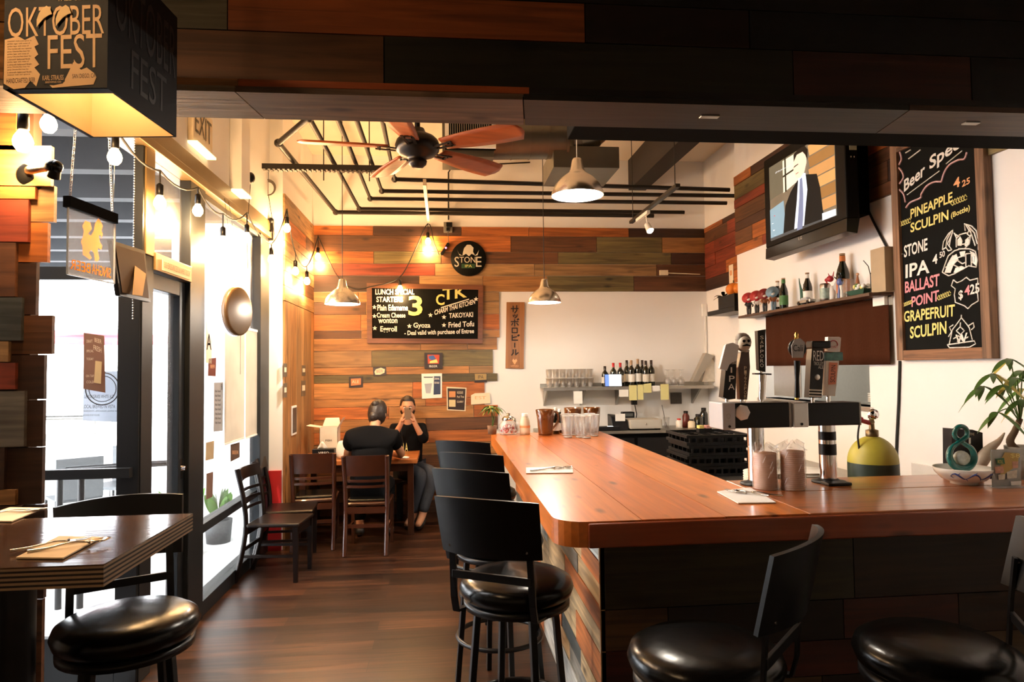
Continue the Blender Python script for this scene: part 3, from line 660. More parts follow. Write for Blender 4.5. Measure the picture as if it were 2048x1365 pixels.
Tp = [BP[1]+V((-.02, 0, .10)), BP[2]+V((0, 0, .07)), BP[3]+V((0, 0, .10)), BP[4]+V((0, 0, .07)), BP[5]+V((0, 0, .12)), BP[6]+V((0, 0, .12)), BP[7]+V((0, 0, .06)), BP[8]+V((0, 0, .10)), BP[9]+V((0, 0, .10)), BP[10]+V((0, 0, .08)), BP[11]+V((0, 0, .16))]
b = MB(); pts = []
for a, e in zip(Tp, Tp[1:]): pts += sag(a, e, .05, 6)[:-1]
pts.append(Tp[-1])
c1 = atY(672, 548, YB-.06); c2 = atY(705, 577, YB-.06); c3 = atY(745, 573, YB-.06); c4 = atY(798, 556, YB-.06); c5 = atY(828, 505, YB-.06); c6 = BP[13]+V((0, 0, .13)); c7 = atY(868, 485, YB-.06); c8 = atY(878, 510, YB-.06)
ctl = [Tp[-1], c1, c2, c3, c4, c5, c6, c7, c8]
def smooth(P, n=5):
    out = []; Pn = [P[0]]+P+[P[-1]]
    for i in range(1, len(Pn)-2):
        p0, p1_, p2, p3 = Pn[i-1:i+3]
        for k in range(n):
            t = k/n; out.append(.5*((2*p1_)+(p2-p0)*t+(2*p0-5*p1_+4*p2-p3)*t*t+(3*p1_-p0-3*p2+p3)*t**3))
    return out+[P[-1]]
pts += smooth(ctl)[1:]
b.path(pts, .006, cord_k, n=6)
for p, tp in zip(BP[1:12], Tp): b.path([p+V((0, 0, .03)), tp], .005, cord_k, n=6)
for p, tp in ((BP[12], c4), (BP[13], c6)): b.path([p+V((0, 0, .03)), tp], .005, cord_k, n=6)
b.path([BP[0]+V((0, 0, .03)), BP[0]+V((0, .02, .20)), BP[1]+V((-.02, 0, .10))], .005, cord_k, n=6)
o = b.build('string_light_cable'); tag(o, 'black cable of the string lights looping along the windows and the plank wall', 'cable')
for p in BP: lamp('bulb_light', p+V((0, 0, -.17)), 20, (1, .58, .25), .035)
# plug, adapter and outlet at the end of the string
o = empty('wall_outlet', atY(896, 455, YB-.03), 0, 'metal outlet box with plugs above the round black sign', 'outlet')
p = atY(896, 455, YB-.05); MB().box((p.x-.05, YB-.06, p.z-.06), (p.x+.05, YB-.022, p.z+.06), dull_steel).build('box', o, local=False, bevel=.004)
b = MB().box((p.x-.02, YB-.10, p.z+.0), (p.x+.05, YB-.06, p.z+.05), black_plastic).box((p.x-.02, YB-.10, p.z-.05), (p.x+.02, YB-.06, p.z-.01), black_plastic); b.build('plug', o, local=False, bevel=.003)
p2 = atY(897, 487, YB-.05); p3_ = atY(883, 510, YB-.05); o = MB().bar(p2, p3_, .045, .03, black_plastic).path([p+V((0, -.03, -.04)), p2], .004, cord_k, n=6).ball((p2+p3_)/2+V((0.01, -.018, .01)), .012, M('red_pilot_light', (1, .1, .2), .3, emit=6)).build('inline_switch')
tag(o, 'black inline switch with a red pilot light hanging left of the round sign', 'switch')
# conduit up from outlet, wall cables
b = MB(); q = [atY(897, 440, YB-.04), atY(897, 345, YB-.04), atY(905, 333, YB-.04), atY(1060, 325, YB-.04)]
b.path(q, .009, pipe_m, n=8); o = b.build('conduit'); tag(o, 'thin conduit climbing the white wall above the outlet box', 'conduit')

# unseen pendant and warm light, added to brighten header's left and carton front
nr = copy_tree(prs[0]); nr.location = (-1.25, 1.15, 2.75); nr['label'] = 'added aluminium pendant lamp of the near room, out of view'; lamp('added_near_light', (-1.25, 1.15, 2.74), 11, (1, .62, .30), .05)
# ================================================================ LEFT SIDE : carton shade, sconce, sign, frame, window posters
ink_k = M('carton_black', (.006, .004, .003), .6, spec=.2); ink_o = M('carton_buff', (.62, .36, .15), .6); card_in = M('kraft_inside', (.72, .50, .24), .8)
BX0, BX1, BY0, BY1, BZ0, BZ1 = -.996, -.757, 1.65, 1.985, 2.283, 2.62
cb = empty('beer_carton', ((BX0+BX1)/2, (BY0+BY1)/2, BZ0), 0, 'black and buff cardboard beer carton hung open end down as a lampshade at top left', 'cardboard box')
b = MB(); t_ = .004
b.box((BX0, BY0, BZ0), (BX1, BY0+t_, BZ1), ink_k).box((BX0, BY1-t_, BZ0), (BX1, BY1, BZ1), ink_k).box((BX0, BY0+t_, BZ0), (BX0+t_, BY1-t_, BZ1), ink_k).box((BX1-t_, BY0+t_, BZ0), (BX1, BY1-t_, BZ1), ink_k).box((BX0, BY0, BZ1), (BX1, BY1, BZ1+t_), ink_k)
b.build('carton_shell', cb, local=False)
b = MB(); e = t_+.001
b.box((BX0+e, BY0+e, BZ0), (BX1-e, BY0+e+.001, BZ1-.002), card_in).box((BX0+e, BY1-e-.001, BZ0), (BX1-e, BY1-e, BZ1-.002), card_in).box((BX0+e, BY0+e, BZ0), (BX0+e+.001, BY1-e, BZ1-.002), card_in).box((BX1-e-.001, BY0+e, BZ0), (BX1-e, BY1-e, BZ1-.002), card_in)
b.build('carton_lining', cb, local=False)
MB().box((BX0, BY0+t_, BZ0-.001), (BX1, BY0+.03, BZ0), ink_k).box((BX0, BY0, BZ0-.001), (BX0+.012, BY1, BZ0), ink_k).box((BX0, BY1-.006, BZ0-.001), (BX1, BY1, BZ0), ink_k).build('bottom_flaps', cb, local=False)
def F(px, py): return atY(px, py, BY0-.0006)     # a point on the carton's front
def ftext(b, s, x0, y0, x1, y1, m, plane=F, lift=.0, t=.0006):   # left, top, right, bottom in the photo, upright
    o = plane(x0, y1); return b.text(s, o, plane(x1, y1)-o, plane(x0, y0)-o, m, lift=lift, t=t)
b = MB()
ftext(b, 'OKTOBER', 24, 12, 226, 72, ink_o); ftext(b, 'FEST', 108, 70, 222, 139, ink_o); ftext(b, 'TALL GLASSDAR', 128, -8, 226, 3, ink_o)
poly = [(17, 76), (46, 70), (60, 78), (80, 70), (89, 88), (80, 92), (88, 108), (80, 114), (90, 128), (80, 134), (92, 148), (84, 172), (72, 160), (60, 174), (36, 176), (15, 164)]
b.ngon([F(*p) for p in poly][::-1], (0, -1, 0), .0004, ink_o)
poly = [(162, 126), (178, 142), (190, 138), (206, 150), (210, 158), (204, 172), (118, 176), (112, 170), (140, 168), (150, 150)]
b.ngon([F(*p) for p in poly][::-1], (0, -1, 0), .0004, ink_o)
b.build('front_lettering', cb, local=False)
b = MB()
for k in range(14): ftext(b, random.choice(['We handcraft our special', 'golden lager with notes of', 'party Oktoberfest beer for', 'toasted malt and spice in', 'a smooth balanced finish']), 23, 78+k*5.2, 74-(k % 3)*3, 81.5+k*5.2, ink_k)
ftext(b, 'HANDCRAFTED BEER', 21, 154, 82, 164, ink_k); ftext(b, 'SAN DIEGO, CA', 160, 150, 208, 160, ink_k)
b.ngon([F(*p) for p in [(95, 152), (100, 147), (120, 146), (140, 149), (145, 154), (144, 164), (138, 168), (120, 171), (100, 168), (95, 163)]][::-1], (0, -1, 0), .0009, ink_k)
ftext(b, 'KARL STRAUSS', 98, 151, 142, 161, ink_o, t=.0014); ftext(b, 'BREWING CO', 104, 163, 137, 166.5, ink_o, t=.0014)
b.build('small_print', cb, local=False)
b = MB()     # side print, hardly darker than the carton
def G(px, py): return atX(px, py, BX1+.0006)
dk = M('carton_side_ink', (.016, .008, .005), .5)
def sidetext(b, s, y0, y1, z0, z1, m): b.text(s, (BX1+.0004, y0, z0), (0, y1-y0, 0), (0, 0, z1-z0), m, t=.0005)
sidetext(b, 'OKTOBER', BY0+.03, BY1-.01, BZ0+.16, BZ0+.30, dk); sidetext(b, 'FEST', BY0+.10, BY1-.06, BZ0+.04, BZ0+.14, dk); b.build('side_lettering', cb, local=False)
b = MB()     # bent-up thumb holes
for x0 in (88, 128):
    P = [F(x0-1, 55), F(x0-1, 40), F(x0+4, 27), F(x0+12, 17), F(x0+20, 13), F(x0+27, 18), F(x0+31, 30), F(x0+24, 32), F(x0+14, 38), F(x0+6, 46)]
    P = [p+V((0, -.003, 0)) for p in P]
    b.ngon(P[::-1], (0, -1, 0), .0012, card_in)
b.build('handle_flap', cb, local=False)
lamp('carton_bulb', ((BX0+BX1)/2, (BY0+BY1)/2, BZ0+.20), 2.2, (1, .74, .46), .03)
cb.rotation_euler = (0, 0, R(-5))
MB().tube(((BX0+BX1)/2, (BY0+BY1)/2, BZ1), ((BX0+BX1)/2, (BY0+BY1)/2, 3.32), .004, cord_k, n=6).build('cord', cb, local=False)

# black pipe sconce on the pier
s0 = atY(58, 348, 3.0); s1 = atY(112, 334, 2.86)
sc_ = empty('wall_sconce', V((s0.x, 3.02, s0.z)), 0, 'glossy black cast sconce arm on a round plate, fixed to the plank pier', 'wall lamp')
MB().lathe([(.001, 0), (.062, 0), (.066, .008), (.055, .02), (.02, .03), (.001, .03)], black_vinyl, V((s0.x, 3.035, s0.z)), ax=(.25, -1, 0), n=30).build('wall_plate', sc_, local=False)
MB().path(smooth([V((s0.x, 3.0, s0.z)), V((s0.x+.03, 2.95, s0.z+.0)), s1+V((-.03, .01, .004)), s1], 4), [.012]*4+[.018]*4+[.024, .026, .027, .026, .024], black_vinyl, n=12).ball(s1, .026, black_vinyl).build('arm', sc_, local=False)
MB().tube(s1, s1+V((-.02, .02, -.035)), .02, black_plastic, r2=.026).build('holder', sc_, local=False)

# acrylic sign with orange lion
acr = pane('acrylic_sheet', (.93, .95, .96), .5, .05)
Xg = XL+.10
def Sg(px, py):    # the sign hangs square to nothing: a slightly turned sheet
    return None
A = atX(136, 395, Xg); Dd = atX(133, 545, Xg)
SO = atX(136, 545, Xg); SR = atY(230, 558, SO.y+.42*.75); 
# plane of the sheet through three points
n0 = SO; ex = V((SR.x-SO.x, SR.y-SO.y, 0)); ez = V((0, 0, 1)); nn = ez.cross(ex).normalized()
def SP(px, py, off=0.): d = ray(px, py); t = (n0+nn*off-c_o).dot(nn)/d.dot(nn); return c_o+d*t
sg = empty('acrylic_beer_sign', SP(183, 555), 0, 'clear acrylic sign with an orange lion, hanging on two chains in the near window', 'sign')
zt_, zb_ = SP(136, 392).z, SP(136, 548).z; w_ = ex.length
def LP(u, z, off=0.): p = SO+ex*u+nn*off; return V((p.x, p.y, z))
MB().hexa([LP(0, zb_), LP(1, zb_), LP(1, zb_, .006), LP(0, zb_, .006)], [LP(0, zt_), LP(1, zt_), LP(1, zt_, .006), LP(0, zt_, .006)], acr).build('acrylic_sheet', sg, local=False)
MB().hexa([LP(-.03, zt_-.045, -.012), LP(1, zt_-.045, -.012), LP(1, zt_-.045, .018), LP(-.03, zt_-.045, .018)], [LP(-.03, zt_, -.012), LP(1, zt_, -.012), LP(1, zt_, .018), LP(-.03, zt_, .018)], matte_black).build('top_rail', sg, local=False)
edge = M('acrylic_edge', (.75, .8, .82), .2)
b = MB()
for u in (0, 1): b.bar(LP(u, zb_, .003), LP(u, zt_, .003), .007, .004, edge)
b.bar(LP(0, zb_, .003), LP(1, zb_, .003), .004, .006, edge); b.build('pale_edge', sg, local=False)  # pale strips along the sides and bottom of the sheet
b = MB(); L = [(166, 510), (165, 492), (162, 484), (166, 474), (168, 462), (165, 452), (171, 441), (181, 446), (184, 458), (176, 468), (182, 472), (188, 462), (190, 448), (197, 436), (202, 444), (206, 452), (203, 462), (206, 468), (203, 478), (201, 470), (198, 472), (200, 484), (205, 492), (203, 500), (196, 496), (196, 504), (199, 518), (195, 524), (190, 522), (188, 506), (182, 500), (178, 506), (184, 516), (180, 520), (172, 514)]
L2 = [(170, 462), (167, 450), (172, 438), (176, 441), (172, 451), (176, 460)]
stain = thin('orange_film', (.95, .20, .01), tr=.8)
b.add([SP(x, y, .0065) for x, y in L], [tuple(range(len(L)))], stain)
b.build('lion_emblem', sg, local=False)
b = MB(); o_ = SP(222, 557, -.002); b.text('SINGHA', o_, SP(184, 548, -.002)-o_, SP(222, 537, -.002)-o_, stain, t=-.0002); o_ = SP(181, 547, -.002); b.text('BEER', o_, SP(141, 538, -.002)-o_, SP(181, 528, -.002)-o_, stain, t=-.0002)
b.build('mirrored_lettering', sg, local=False)
for a, z, u in ((SP(158, 276), 0, .02), (SP(214, 290), 0, .92)):
    top = V((a.x, a.y, ZH)); b = MB(); P = LP(u, zt_)
    n = 46
    for k in range(n):
        q = P+(top-P)*(k/n); q2 = P+(top-P)*((k+1.15)/n); s_ = .0035*(-1)**k
        b.path([q+V((s_, 0, 0)), q2+V((s_, 0, 0)), q2-V((s_, 0, 0)), q-V((s_, 0, 0))], .0012, steel, n=4, closed=True)
    b.build('chain', sg, local=False)
# small picture seen from behind, with its cardboard easel
K = [(224, 481), (290, 502), (302, 605), (240, 592)]
kp = [atX(x, y, XL+.06) for x, y in K]; c0 = sum(kp, V())/4
d_ = .012; nrm = (kp[1]-kp[0]).cross(kp[3]-kp[0]).normalized()
if nrm.dot(c_o-c0) < 0: nrm = -nrm
fr = empty('hanging_picture_frame', c0, 0, 'small tilted picture frame seen from behind with cardboard easel strut, hung by the door post', 'picture frame')
card_b = M('fibreboard_back', (.13, .065, .02), .6)
MB().ngon(kp, -nrm, .022, black_wood).build('frame_moulding', fr, local=False)
b = MB(); ins = [c0+(p-c0)*.86+nrm*.001 for p in kp]; b.ngon(ins, nrm, .002, card_b); b.build('backing_board', fr, local=False)
e0 = atX(268, 532, XL+.06)+nrm*.004; e1 = atX(250, 590, XL+.06)+nrm*.035; e2 = atX(272, 592, XL+.06)+nrm*.03; e3 = atX(290, 548, XL+.06)+nrm*.004
MB().ngon([e0, e1, e2, e3], nrm, .002, M('easel_card', (.50, .30, .13), .8)).build('easel_strut', fr, local=False)
MB().path([kp[0], V((XL+.05, kp[0].y+.05, ZH))], .0012, cord_k, n=4).build('hanging_wire', fr, local=False)

# round neon sign seen from behind, on two wires
oc = atX(478, 623, XL+.12); rr = .5*(atX(478, 574, XL+.12)-atX(478, 672, XL+.12)).length
rs = empty('round_hanging_sign', oc, 0, 'round brown-backed sign hanging on two wires before the far window', 'sign')
MB().lathe([(.001, .012), (rr*.9, .012), (rr*.97, .008), (rr, 0), (rr, -.03), (.001, -.03)], M('sign_bronze_back', (.13, .075, .03), .35, .2), oc, ax=(1, -.25, 0), n=44).build('sign_back', rs, local=False)
MB().lathe([(rr*.995, -.03), (rr*1.02, -.034), (rr*1.02, -.046), (.001, -.046)], M('lit_sign_face', (.8, .82, 1), .5, emit=2.5), oc, ax=(1, -.25, 0), n=44).build('lit_rim', rs, local=False)
for dy in (-.08, .08): MB().path([oc+V((0, dy, rr*.95)), V((XL+.03, oc.y+dy*.6, ZH+.03))], .0015, cord_k, n=5).build('hanging_wire', rs, local=False)
MB().path([oc+V((.012, 0, -rr)), oc+V((.012, 0, -rr-.28))], .0015, cord_k, n=5).build('pull_cord', rs, local=False)

p = atX(269, 330, XL+.04); b = MB()
for k in range(70): b.ball((p.x, p.y, ZH-.02-k*.0135), .0042, steel, n=6, k=4)
tag(b.build('bead_chain'), 'steel bead chain hanging from the head rail left of the tilted picture frame', 'chain')
p = atY(541, 462, 6.44); o = MB().box((p.x-.02, 6.42, p.z-.09), (p.x+.03, 6.459, p.z+.09), black_plastic).ball((p.x+.01, 6.415, p.z+.09), .028, black_plastic, n=12).ball((p.x, 6.415, p.z-.02), .024, black_plastic, n=12).build('plug_socket'); tag(o, 'black power socket with plugs high on the white pilaster end', 'socket')
# posters and notices taped on the glass
Xp = XL-.050
def poster(name, q, m, lab, cat='poster', X=Xp, grp=None, plane=None, extra=None, th_=.002):
    pl = plane or (lambda x, y, o=0.: atX(x, y, X+o))
    P = [pl(*p) for p in q]; c = sum(P, V())/len(P)
    n_ = (P[1]-P[0]).cross(P[-1]-P[0]).normalized()
    if n_.dot(c_o-c) < 0: n_ = -n_
    r_ = empty(name, c, 0, lab, cat, grp)
    MB().ngon(P, n_, th_, m).build('sheet', r_, local=False)
    if extra: extra(r_, pl, n_)
    return r_
def marks(r_, pl, n_, items, nm='print', lift=.003, mirror=False, bold=0.):
    """texts and blocks on a flat sheet: ('t', text, x0, y0, x1, y1, slope, mat) or ('p', points, mat)"""
    b = MB()
    for ii, it in enumerate(items):
        if ii: lift += .00025
        if it[0] == 't':
            _, s, x0, y0, x1, y1, sl_, m = it
            if mirror: x0, x1 = x1, x0
            o = pl(x0, y1)+n_*lift; ex_ = pl(x1, y1+sl_*(x1-x0))+n_*lift-o; ey_ = pl(x0, y0)+n_*lift-o
            if ex_.cross(ey_).dot(n_) < 0: b.text(s, o, ex_, ey_, m, t=-.0005, bold=bold)
            else: b.text(s, o, ex_, ey_, m, t=.0005, bold=bold)
        else:
            P = [pl(*p)+n_*lift for p in it[1]]; b.ngon(P, n_, .0005, it[2])
    return b.build(nm, r_, local=False)
# plane of the open near door leaf
def dpl(px, py, o=0.): return atY(px, py, dy_-.030-o)
pb_ = thin('poster_brown', (.30, .17, .12), tr=.3); pgrey = thin('poster_blue_grey', (.60, .64, .70), tr=.85)
def ex1(r_, pl, n_): marks(r_, pl, n_, [('t', 'DRAFT', 174, 680, 186, 686, 0, cream), ('t', 'BEER', 190, 676, 204, 684, .3, cream), ('t', 'SPECIAL', 174, 700, 188, 705, 0, cream), ('t', 'TODAY', 174, 716, 188, 721, 0, cream), ('t', 'FRESH', 188, 690, 204, 700, .4, cream), ('t', 'ON TAP', 173, 750, 189, 755, 0, cream), ('t', 'COLD', 174, 762, 189, 767, 0, cream), ('p', [(192, 722), (205, 724), (203, 768), (189, 766)], M('beer_gold', (.62, .48, .25), .5))])
poster('window_poster', [(168, 666), (209, 672), (211, 786), (167, 778)], pb_, 'brown beer poster with a glass of beer, taped on the open glass door', plane=dpl, extra=ex1)
def ex2(r_, pl, n_):
    kk = M('poster_ink', (.03, .03, .035), .7); ring = []
    items = [('t', 'LEMONGRASS WHITE ALE', 170, 790, 228, 797, 0, kk), ('t', 'LOCAL BREWED IN VISTA', 167, 810, 231, 817, 0, kk), ('t', 'INGREDIENTS: LEMONGRASS, JASMINE RICE', 167, 821, 238, 825, 0, kk), ('t', 'ALCOHOL 5% BY VOLUME', 167, 829, 200, 832.5, 0, kk), ('p', [(238, 757), (245, 757), (244, 798), (237, 798)], kk)]
    marks(r_, pl, n_, items, 'print'); marks(r_, pl, n_, [('t', '5', 239, 760, 243, 767, 0, paper), ('t', '4', 239, 769, 243, 776, 0, paper), ('t', '9', 239, 780, 243, 787, 0, paper), ('t', '5', 239, 789, 243, 796, 0, paper)], 'price', lift=.004)
    b = MB(); c = pl(206, 778)+n_*.004
    b.path([c+V((math.cos(a)*.085, 0, math.sin(a)*.085)) for a in [2*math.pi*i/30 for i in range(30)]], .003, kk, n=5, closed=True).path([c+V((math.cos(a)*.068, 0, math.sin(a)*.068)) for a in [2*math.pi*i/30 for i in range(30)]], .002, kk, n=5, closed=True); b.build('round_emblem', r_, local=False)
poster('window_poster', [(168, 744), (252, 742), (250, 845), (166, 842)], pgrey, 'pale blue-grey poster reading LOCAL BREWED IN VISTA on the open glass door', plane=lambda x, y, o=0.: atY(x, y, dy_-.020), extra=ex2)
# door closer notice on the transom bar, read from outside
def ex3(r_, pl, n_): marks(r_, pl, n_, [('t', 'THIS DOOR TO REMAIN UNLOCKED DURING BUSINESS HOURS', 322, 528, 390, 535, .28, pb_)], mirror=False)
Xt = XL+.0115
def tp(x, y, o=0.): return atX(x, y, Xt+o)
yA, yB = wy(318), wy(392); zA = (ztb-.03); zB = ztb+.055
rt_ = empty('door_notice', (Xt, (yA+yB)/2, zA), 0, 'long cream strip notice on the bar above the closed door leaf', 'notice')
MB().box((Xt, yA, zA+.012), (Xt+.002, min(yB, y_d0), zB-.01), cream).build('strip', rt_, local=False)
MB().text('THIS DOOR TO REMAIN UNLOCKED DURING BUSINESS HOURS', (Xt+.0025, y_d0-.02, zA+.03), (0, -(y_d0-yA-.04), 0), (0, 0, .035), pb_, t=-.0006).build('print', rt_, local=False)
blind = thin('parchment_blind', (.42, .33, .23), tr=.24, var=.25, scale=3)
def ex4(r_, pl, n_):
    pass
ppr = [([(412, 640), (425, 642), (423, 728), (412, 726)], cream, 'narrow notice with a large black letter beside the door post'),
       ([(417, 718), (432, 716), (431, 753), (416, 752)], thin('sticker_red_brown', (.20, .04, .02), tr=0.3), 'dark red sticker on the far window beside the door post'),
       ([(428, 766), (446, 765), (445, 862), (427, 864)], thin('menu_sheet', (.45, .42, .40), tr=.25), 'tall narrow menu sheet on the far window'),
       ([(412, 886), (428, 882), (427, 918), (411, 922)], thin('tan_sheet', (.50, .38, .24), tr=0.4), 'tan card on the far window below the menu sheet'),
       ([(461, 890), (479, 885), (479, 915), (461, 924)], M('dark_flyer', (.10, .05, .03), .7), 'dark flyer on the far window just under the parchment blinds'),
       ([(413, 948), (426, 944), (425, 994), (412, 1000)], thin('brown_flyer', (.26, .16, .12), tr=0.4), 'plain brown flyer low on the far window')]
for i, (q, m, lab) in enumerate(ppr):
    def exs(r_, pl, n_, i=i, q=q):
        if i == 0: marks(r_, pl, n_, [('t', 'A', 412.5, 668, 422, 700, 0, matte_black)])
        if i == 2: marks(r_, pl, n_, [('t', 'MENU', 441, 768, 444.5, 780, 0, matte_black)]+[('t', 'thai food', 429, 780+9*k, 440, 785+9*k, 0, matte_black) for k in range(8)])
        if i in (1, 4): marks(r_, pl, n_, [('t', 'BEER', q[0][0]+3, (q[0][1]+q[3][1])/2-5, q[1][0]-3, (q[0][1]+q[3][1])/2+2, 0, chalk_o)])
    poster('window_notice', q, m, lab, 'notice', extra=exs)
for i, (q, lab) in enumerate([([(450, 668), (489, 664), (488, 874), (449, 889)], 'left one of the two parchment blinds hanging in the far window'), ([(491, 663), (527, 665), (524, 867), (490, 873)], 'right one of the two parchment blinds hanging in the far window')]):
    P = [atX(x, y, XL-.03) for x, y in q]; y0, y1 = P[0].y, P[1].y; z0 = P[3].z*.5+P[2].z*.5; z1 = P[0].z*.5+P[1].z*.5
    r_ = empty('window_blind', ((P[0]+P[1])/2), 0, lab, 'blind', 'parchment blinds in the far window')
    MB().sheet(lambda u, v: V((XL-.03+.004*math.sin(u*9+i), y0+(y1-y0)*u, z0+(z1-z0)*v)), 10, 2, blind).build('cloth', r_, local=False)
    MB().box((XL-.036, y0, z0-.012), (XL-.024, y1, z0), lampwhite).build('bottom_bar', r_, local=False)
    MB().box((XL-.036, y0, z1), (XL-.024, y1, z1+.02), lampwhite).build('head_bar', r_, local=False)

# exit sign, sensor, coil, wall box
Xw = XL+.001
zz = atX(398, 262, XL).z; ye = atX(398, 262, XL).y
r_ = empty('exit_sign', (XL+.03, ye, zz-.1), 0, 'exit sign on the white wall above the windows, half hidden by the header', 'sign')
MB().box((XL, ye-.20, zz-.13), (XL+.035, ye+.16, zz+.13), cream).build('sign_box', r_, local=False, bevel=.004)
MB().text('EXIT', (XL+.037, ye-.17, zz-.06), (0, .30, 0), (0, 0, .15), black_plastic, t=.001).build('lettering', r_, local=False)
MB().box((XL-.0, ye-.20, zz-.145), (XL+.06, ye+.16, zz-.13), M('glow_strip', (1, .85, .5), .5, emit=1.2)).build('down_light', r_, local=False)
p = atX(502, 356, XL+.05); o = empty('wall_sensor', p, 0, 'small black sensor on the white wall above the far window, with a dangling wire', 'sensor')
MB().ball(p, .045, black_plastic, sx=.7, sy=.9).build('housing', o, local=False); MB().box((p.x-.05, p.y-.02, p.z-.05), (p.x+.0, p.y+.02, p.z-.02), lampwhite).build('bracket', o, local=False)
MB().path([p, p+V((-.02, .02, -.2)), p+V((-.03, 0, -.5)), p+V((-.03, .03, -.75))], .003, cord_k, n=5).build('wire', o, local=False)
p = atY(537, 377, 6.42); b = MB()
for k in range(6): b.path([p+V((math.cos(a)*(.052+.004*k), -.006*k, math.sin(a)*(.06+.003*k))) for a in [2*math.pi*i/22 for i in range(22)]], .004, M('coiled_wire', (.16, .13, .10), .6), n=5, closed=True)
b.path([p+V((0, 0, .06)), atY(537, 338, 6.42)], .003, cord_k, n=5).path([p+V((0, 0, -.06)), p+V((.05, .0, -.4)), p+V((.09, .02, -.62))], .003, cord_k, n=5)
o = b.build('wire_coil'); tag(o, 'coil of grey wire hanging from the end of the pipe channel', 'coil')
p = atX(475, 385, XL+.03); b = MB().box((XL, p.y-.10, p.z-.0), (XL+.09, p.y+.12, ZC), white_wall).box((XL, p.y-.11, p.z-.02), (XL+.10, p.y+.13, p.z), M('glow_strip', (1, .85, .5)))  # bottom strip glows to stand for light on the box's underside
struct(b, 'trim_9', bevel=.004)

# ================================================================ TALL TABLE ON THE LEFT
TT = 1.12
tb = empty('tall_table', (-1.5, 2.25, 0), 0, 'tall table at lower left with a dark grained top and layered plywood edge', 'table')
lam = wood('dark_laminate', 0, (.085, .040, .020), rough=.16, cross=16, along=.8, vc=False, knots=False, coat=.4, contrast=.7)
lay = M('ply_pale', (.30, .20, .12), .6); lay2 = M('ply_dark', (.02, .012, .008), .6)
MB().box((-2.10, 1.915, TT-.004), (-.895, 2.555, TT), lam).build('tabletop', tb, local=False)
b = MB(); n = 9
for k in range(n): b.box((-2.10+.001*(k % 2), 1.915+.0012*(k % 2), TT-.004-.055*(k+1)/n), (-.895-.0012*(k % 2), 2.555, TT-.004-.055*k/n), lay if k % 2 == 0 else lay2)
b.build('ply_edge', tb, local=False)
MB().tube((-1.29, 2.22, .03), (-1.29, 2.22, TT-.06), .055, black_metal, n=28).build('pedestal', tb, local=False)
MB().lathe([(.001, 0), (.30, 0), (.30, .012), (.08, .03), (.056, .05), (.001, .05)], black_metal, (-1.29, 2.22, 0), n=36).build('base_plate', tb, local=False)
MB().lathe([(.056, -.03), (.12, 0), (.001, 0)], black_metal, (-1.29, 2.22, TT-.0595), n=28).build('top_mount', tb, local=False)

fork_m = M('polished_cutlery', (.70, .66, .60), .14, 1.)
def make_fork():
    t = empty('fork', (0, 0, 0)); b = MB()
    b.path(smooth([V((0, -.10, .002)), V((0, -.05, .003)), V((0, 0, .009)), V((0, .03, .006)), V((0, .042, .005))], 3), [.0055, .005, .0045, .004, .0035, .003, .003, .003, .003, .0035, .004, .007, .008], fork_m, n=8); b.build('handle', t)
    b = MB(); b.box((-.012, .04, .003), (.012, .056, .0055), fork_m)
    for k in range(4): b.path([V((-.010+k*.0067, .055, .004)), V((-.010+k*.0067, .075, .003)), V((-.010+k*.0067, .095, .007))], [.0017, .0015, .0009], fork_m, n=6)
    b.build('tines', t); return t
def make_spoon():
    t = empty('spoon', (0, 0, 0)); b = MB()
    b.path(smooth([V((0, -.10, .002)), V((0, -.05, .003)), V((0, 0, .010)), V((0, .035, .006)), V((0, .05, .005))], 3), [.0055, .005, .0045, .004, .0035, .003, .003, .003, .003, .0035, .004, .006, .007], fork_m, n=8); b.build('handle', t)
    b = MB(); b.sheet(lambda u, v: V((math.cos(u*2*math.pi)*.020*v**.5, .075+math.sin(u*2*math.pi)*.030*v**.5, .001+.008*v)), 20, 5, fork_m); b.build('bowl', t, solid=.0012); return t
fk0, sp0 = make_fork(), make_spoon()
napkin_m = M('cream_napkin', (.78, .62, .42), .9, bump=.1); napkin_w = M('white_napkin', (.82, .80, .76), .9, bump=.1)
cut = []
def setting(i, q, z, m, lab, fk, sp_, ex):
    P = [atZ(x, y, z+.002) for x, y in q]
    b = MB(); b.ngon(P, (0, 0, 1), .004, m); o = b.build('napkin', bevel=.001); tag(o, lab[0], 'napkin', 'paper napkins with cutlery')
    for first, src, (p, ang), l, c in ((i == 0, fk0, fk, lab[1], 'fork'), (i == 0, sp0, sp_, lab[2], 'spoon')):
        if p is None: continue
        k = atZ(p[0], p[1], z+.007); o = src if first else copy_tree(src); o.location = (k.x, k.y, z+.0085); o.rotation_euler = (0, 0, R(ang)); o['label'] = l; o['category'] = c; o['group'] = c+'s on paper napkins'
fk0c = None
setting(0, [(32, 1118), (118, 1075), (203, 1077), (126, 1119)], TT, napkin_m, ('folded paper napkin on the tall table, nearest the camera', 'fork lying on the near napkin of the tall table', 'spoon lying on the near napkin of the tall table'), ((105, 1092), -52), ((140, 1094), -58), None)
setting(1, [(-60, 1044), (20, 1017), (88, 1018), (24, 1045)], TT, napkin_m, ('folded paper napkin at the left end of the tall table', 'fork on the napkin at the left end of the tall table', 'spoon on the napkin at the left end of the tall table'), ((10, 1030), 120), ((28, 1026), 115), None)
setting(2, [(1052, 937), (1145, 935), (1146, 947), (1052, 948)], BT, napkin_w, ('white paper napkin on the left edge of the bar, among the stools', 'fork on the white napkin at the left edge of the bar', 'spoon on the white napkin at the left edge of the bar'), ((1095, 941), -75), ((1110, 939), -78), None)
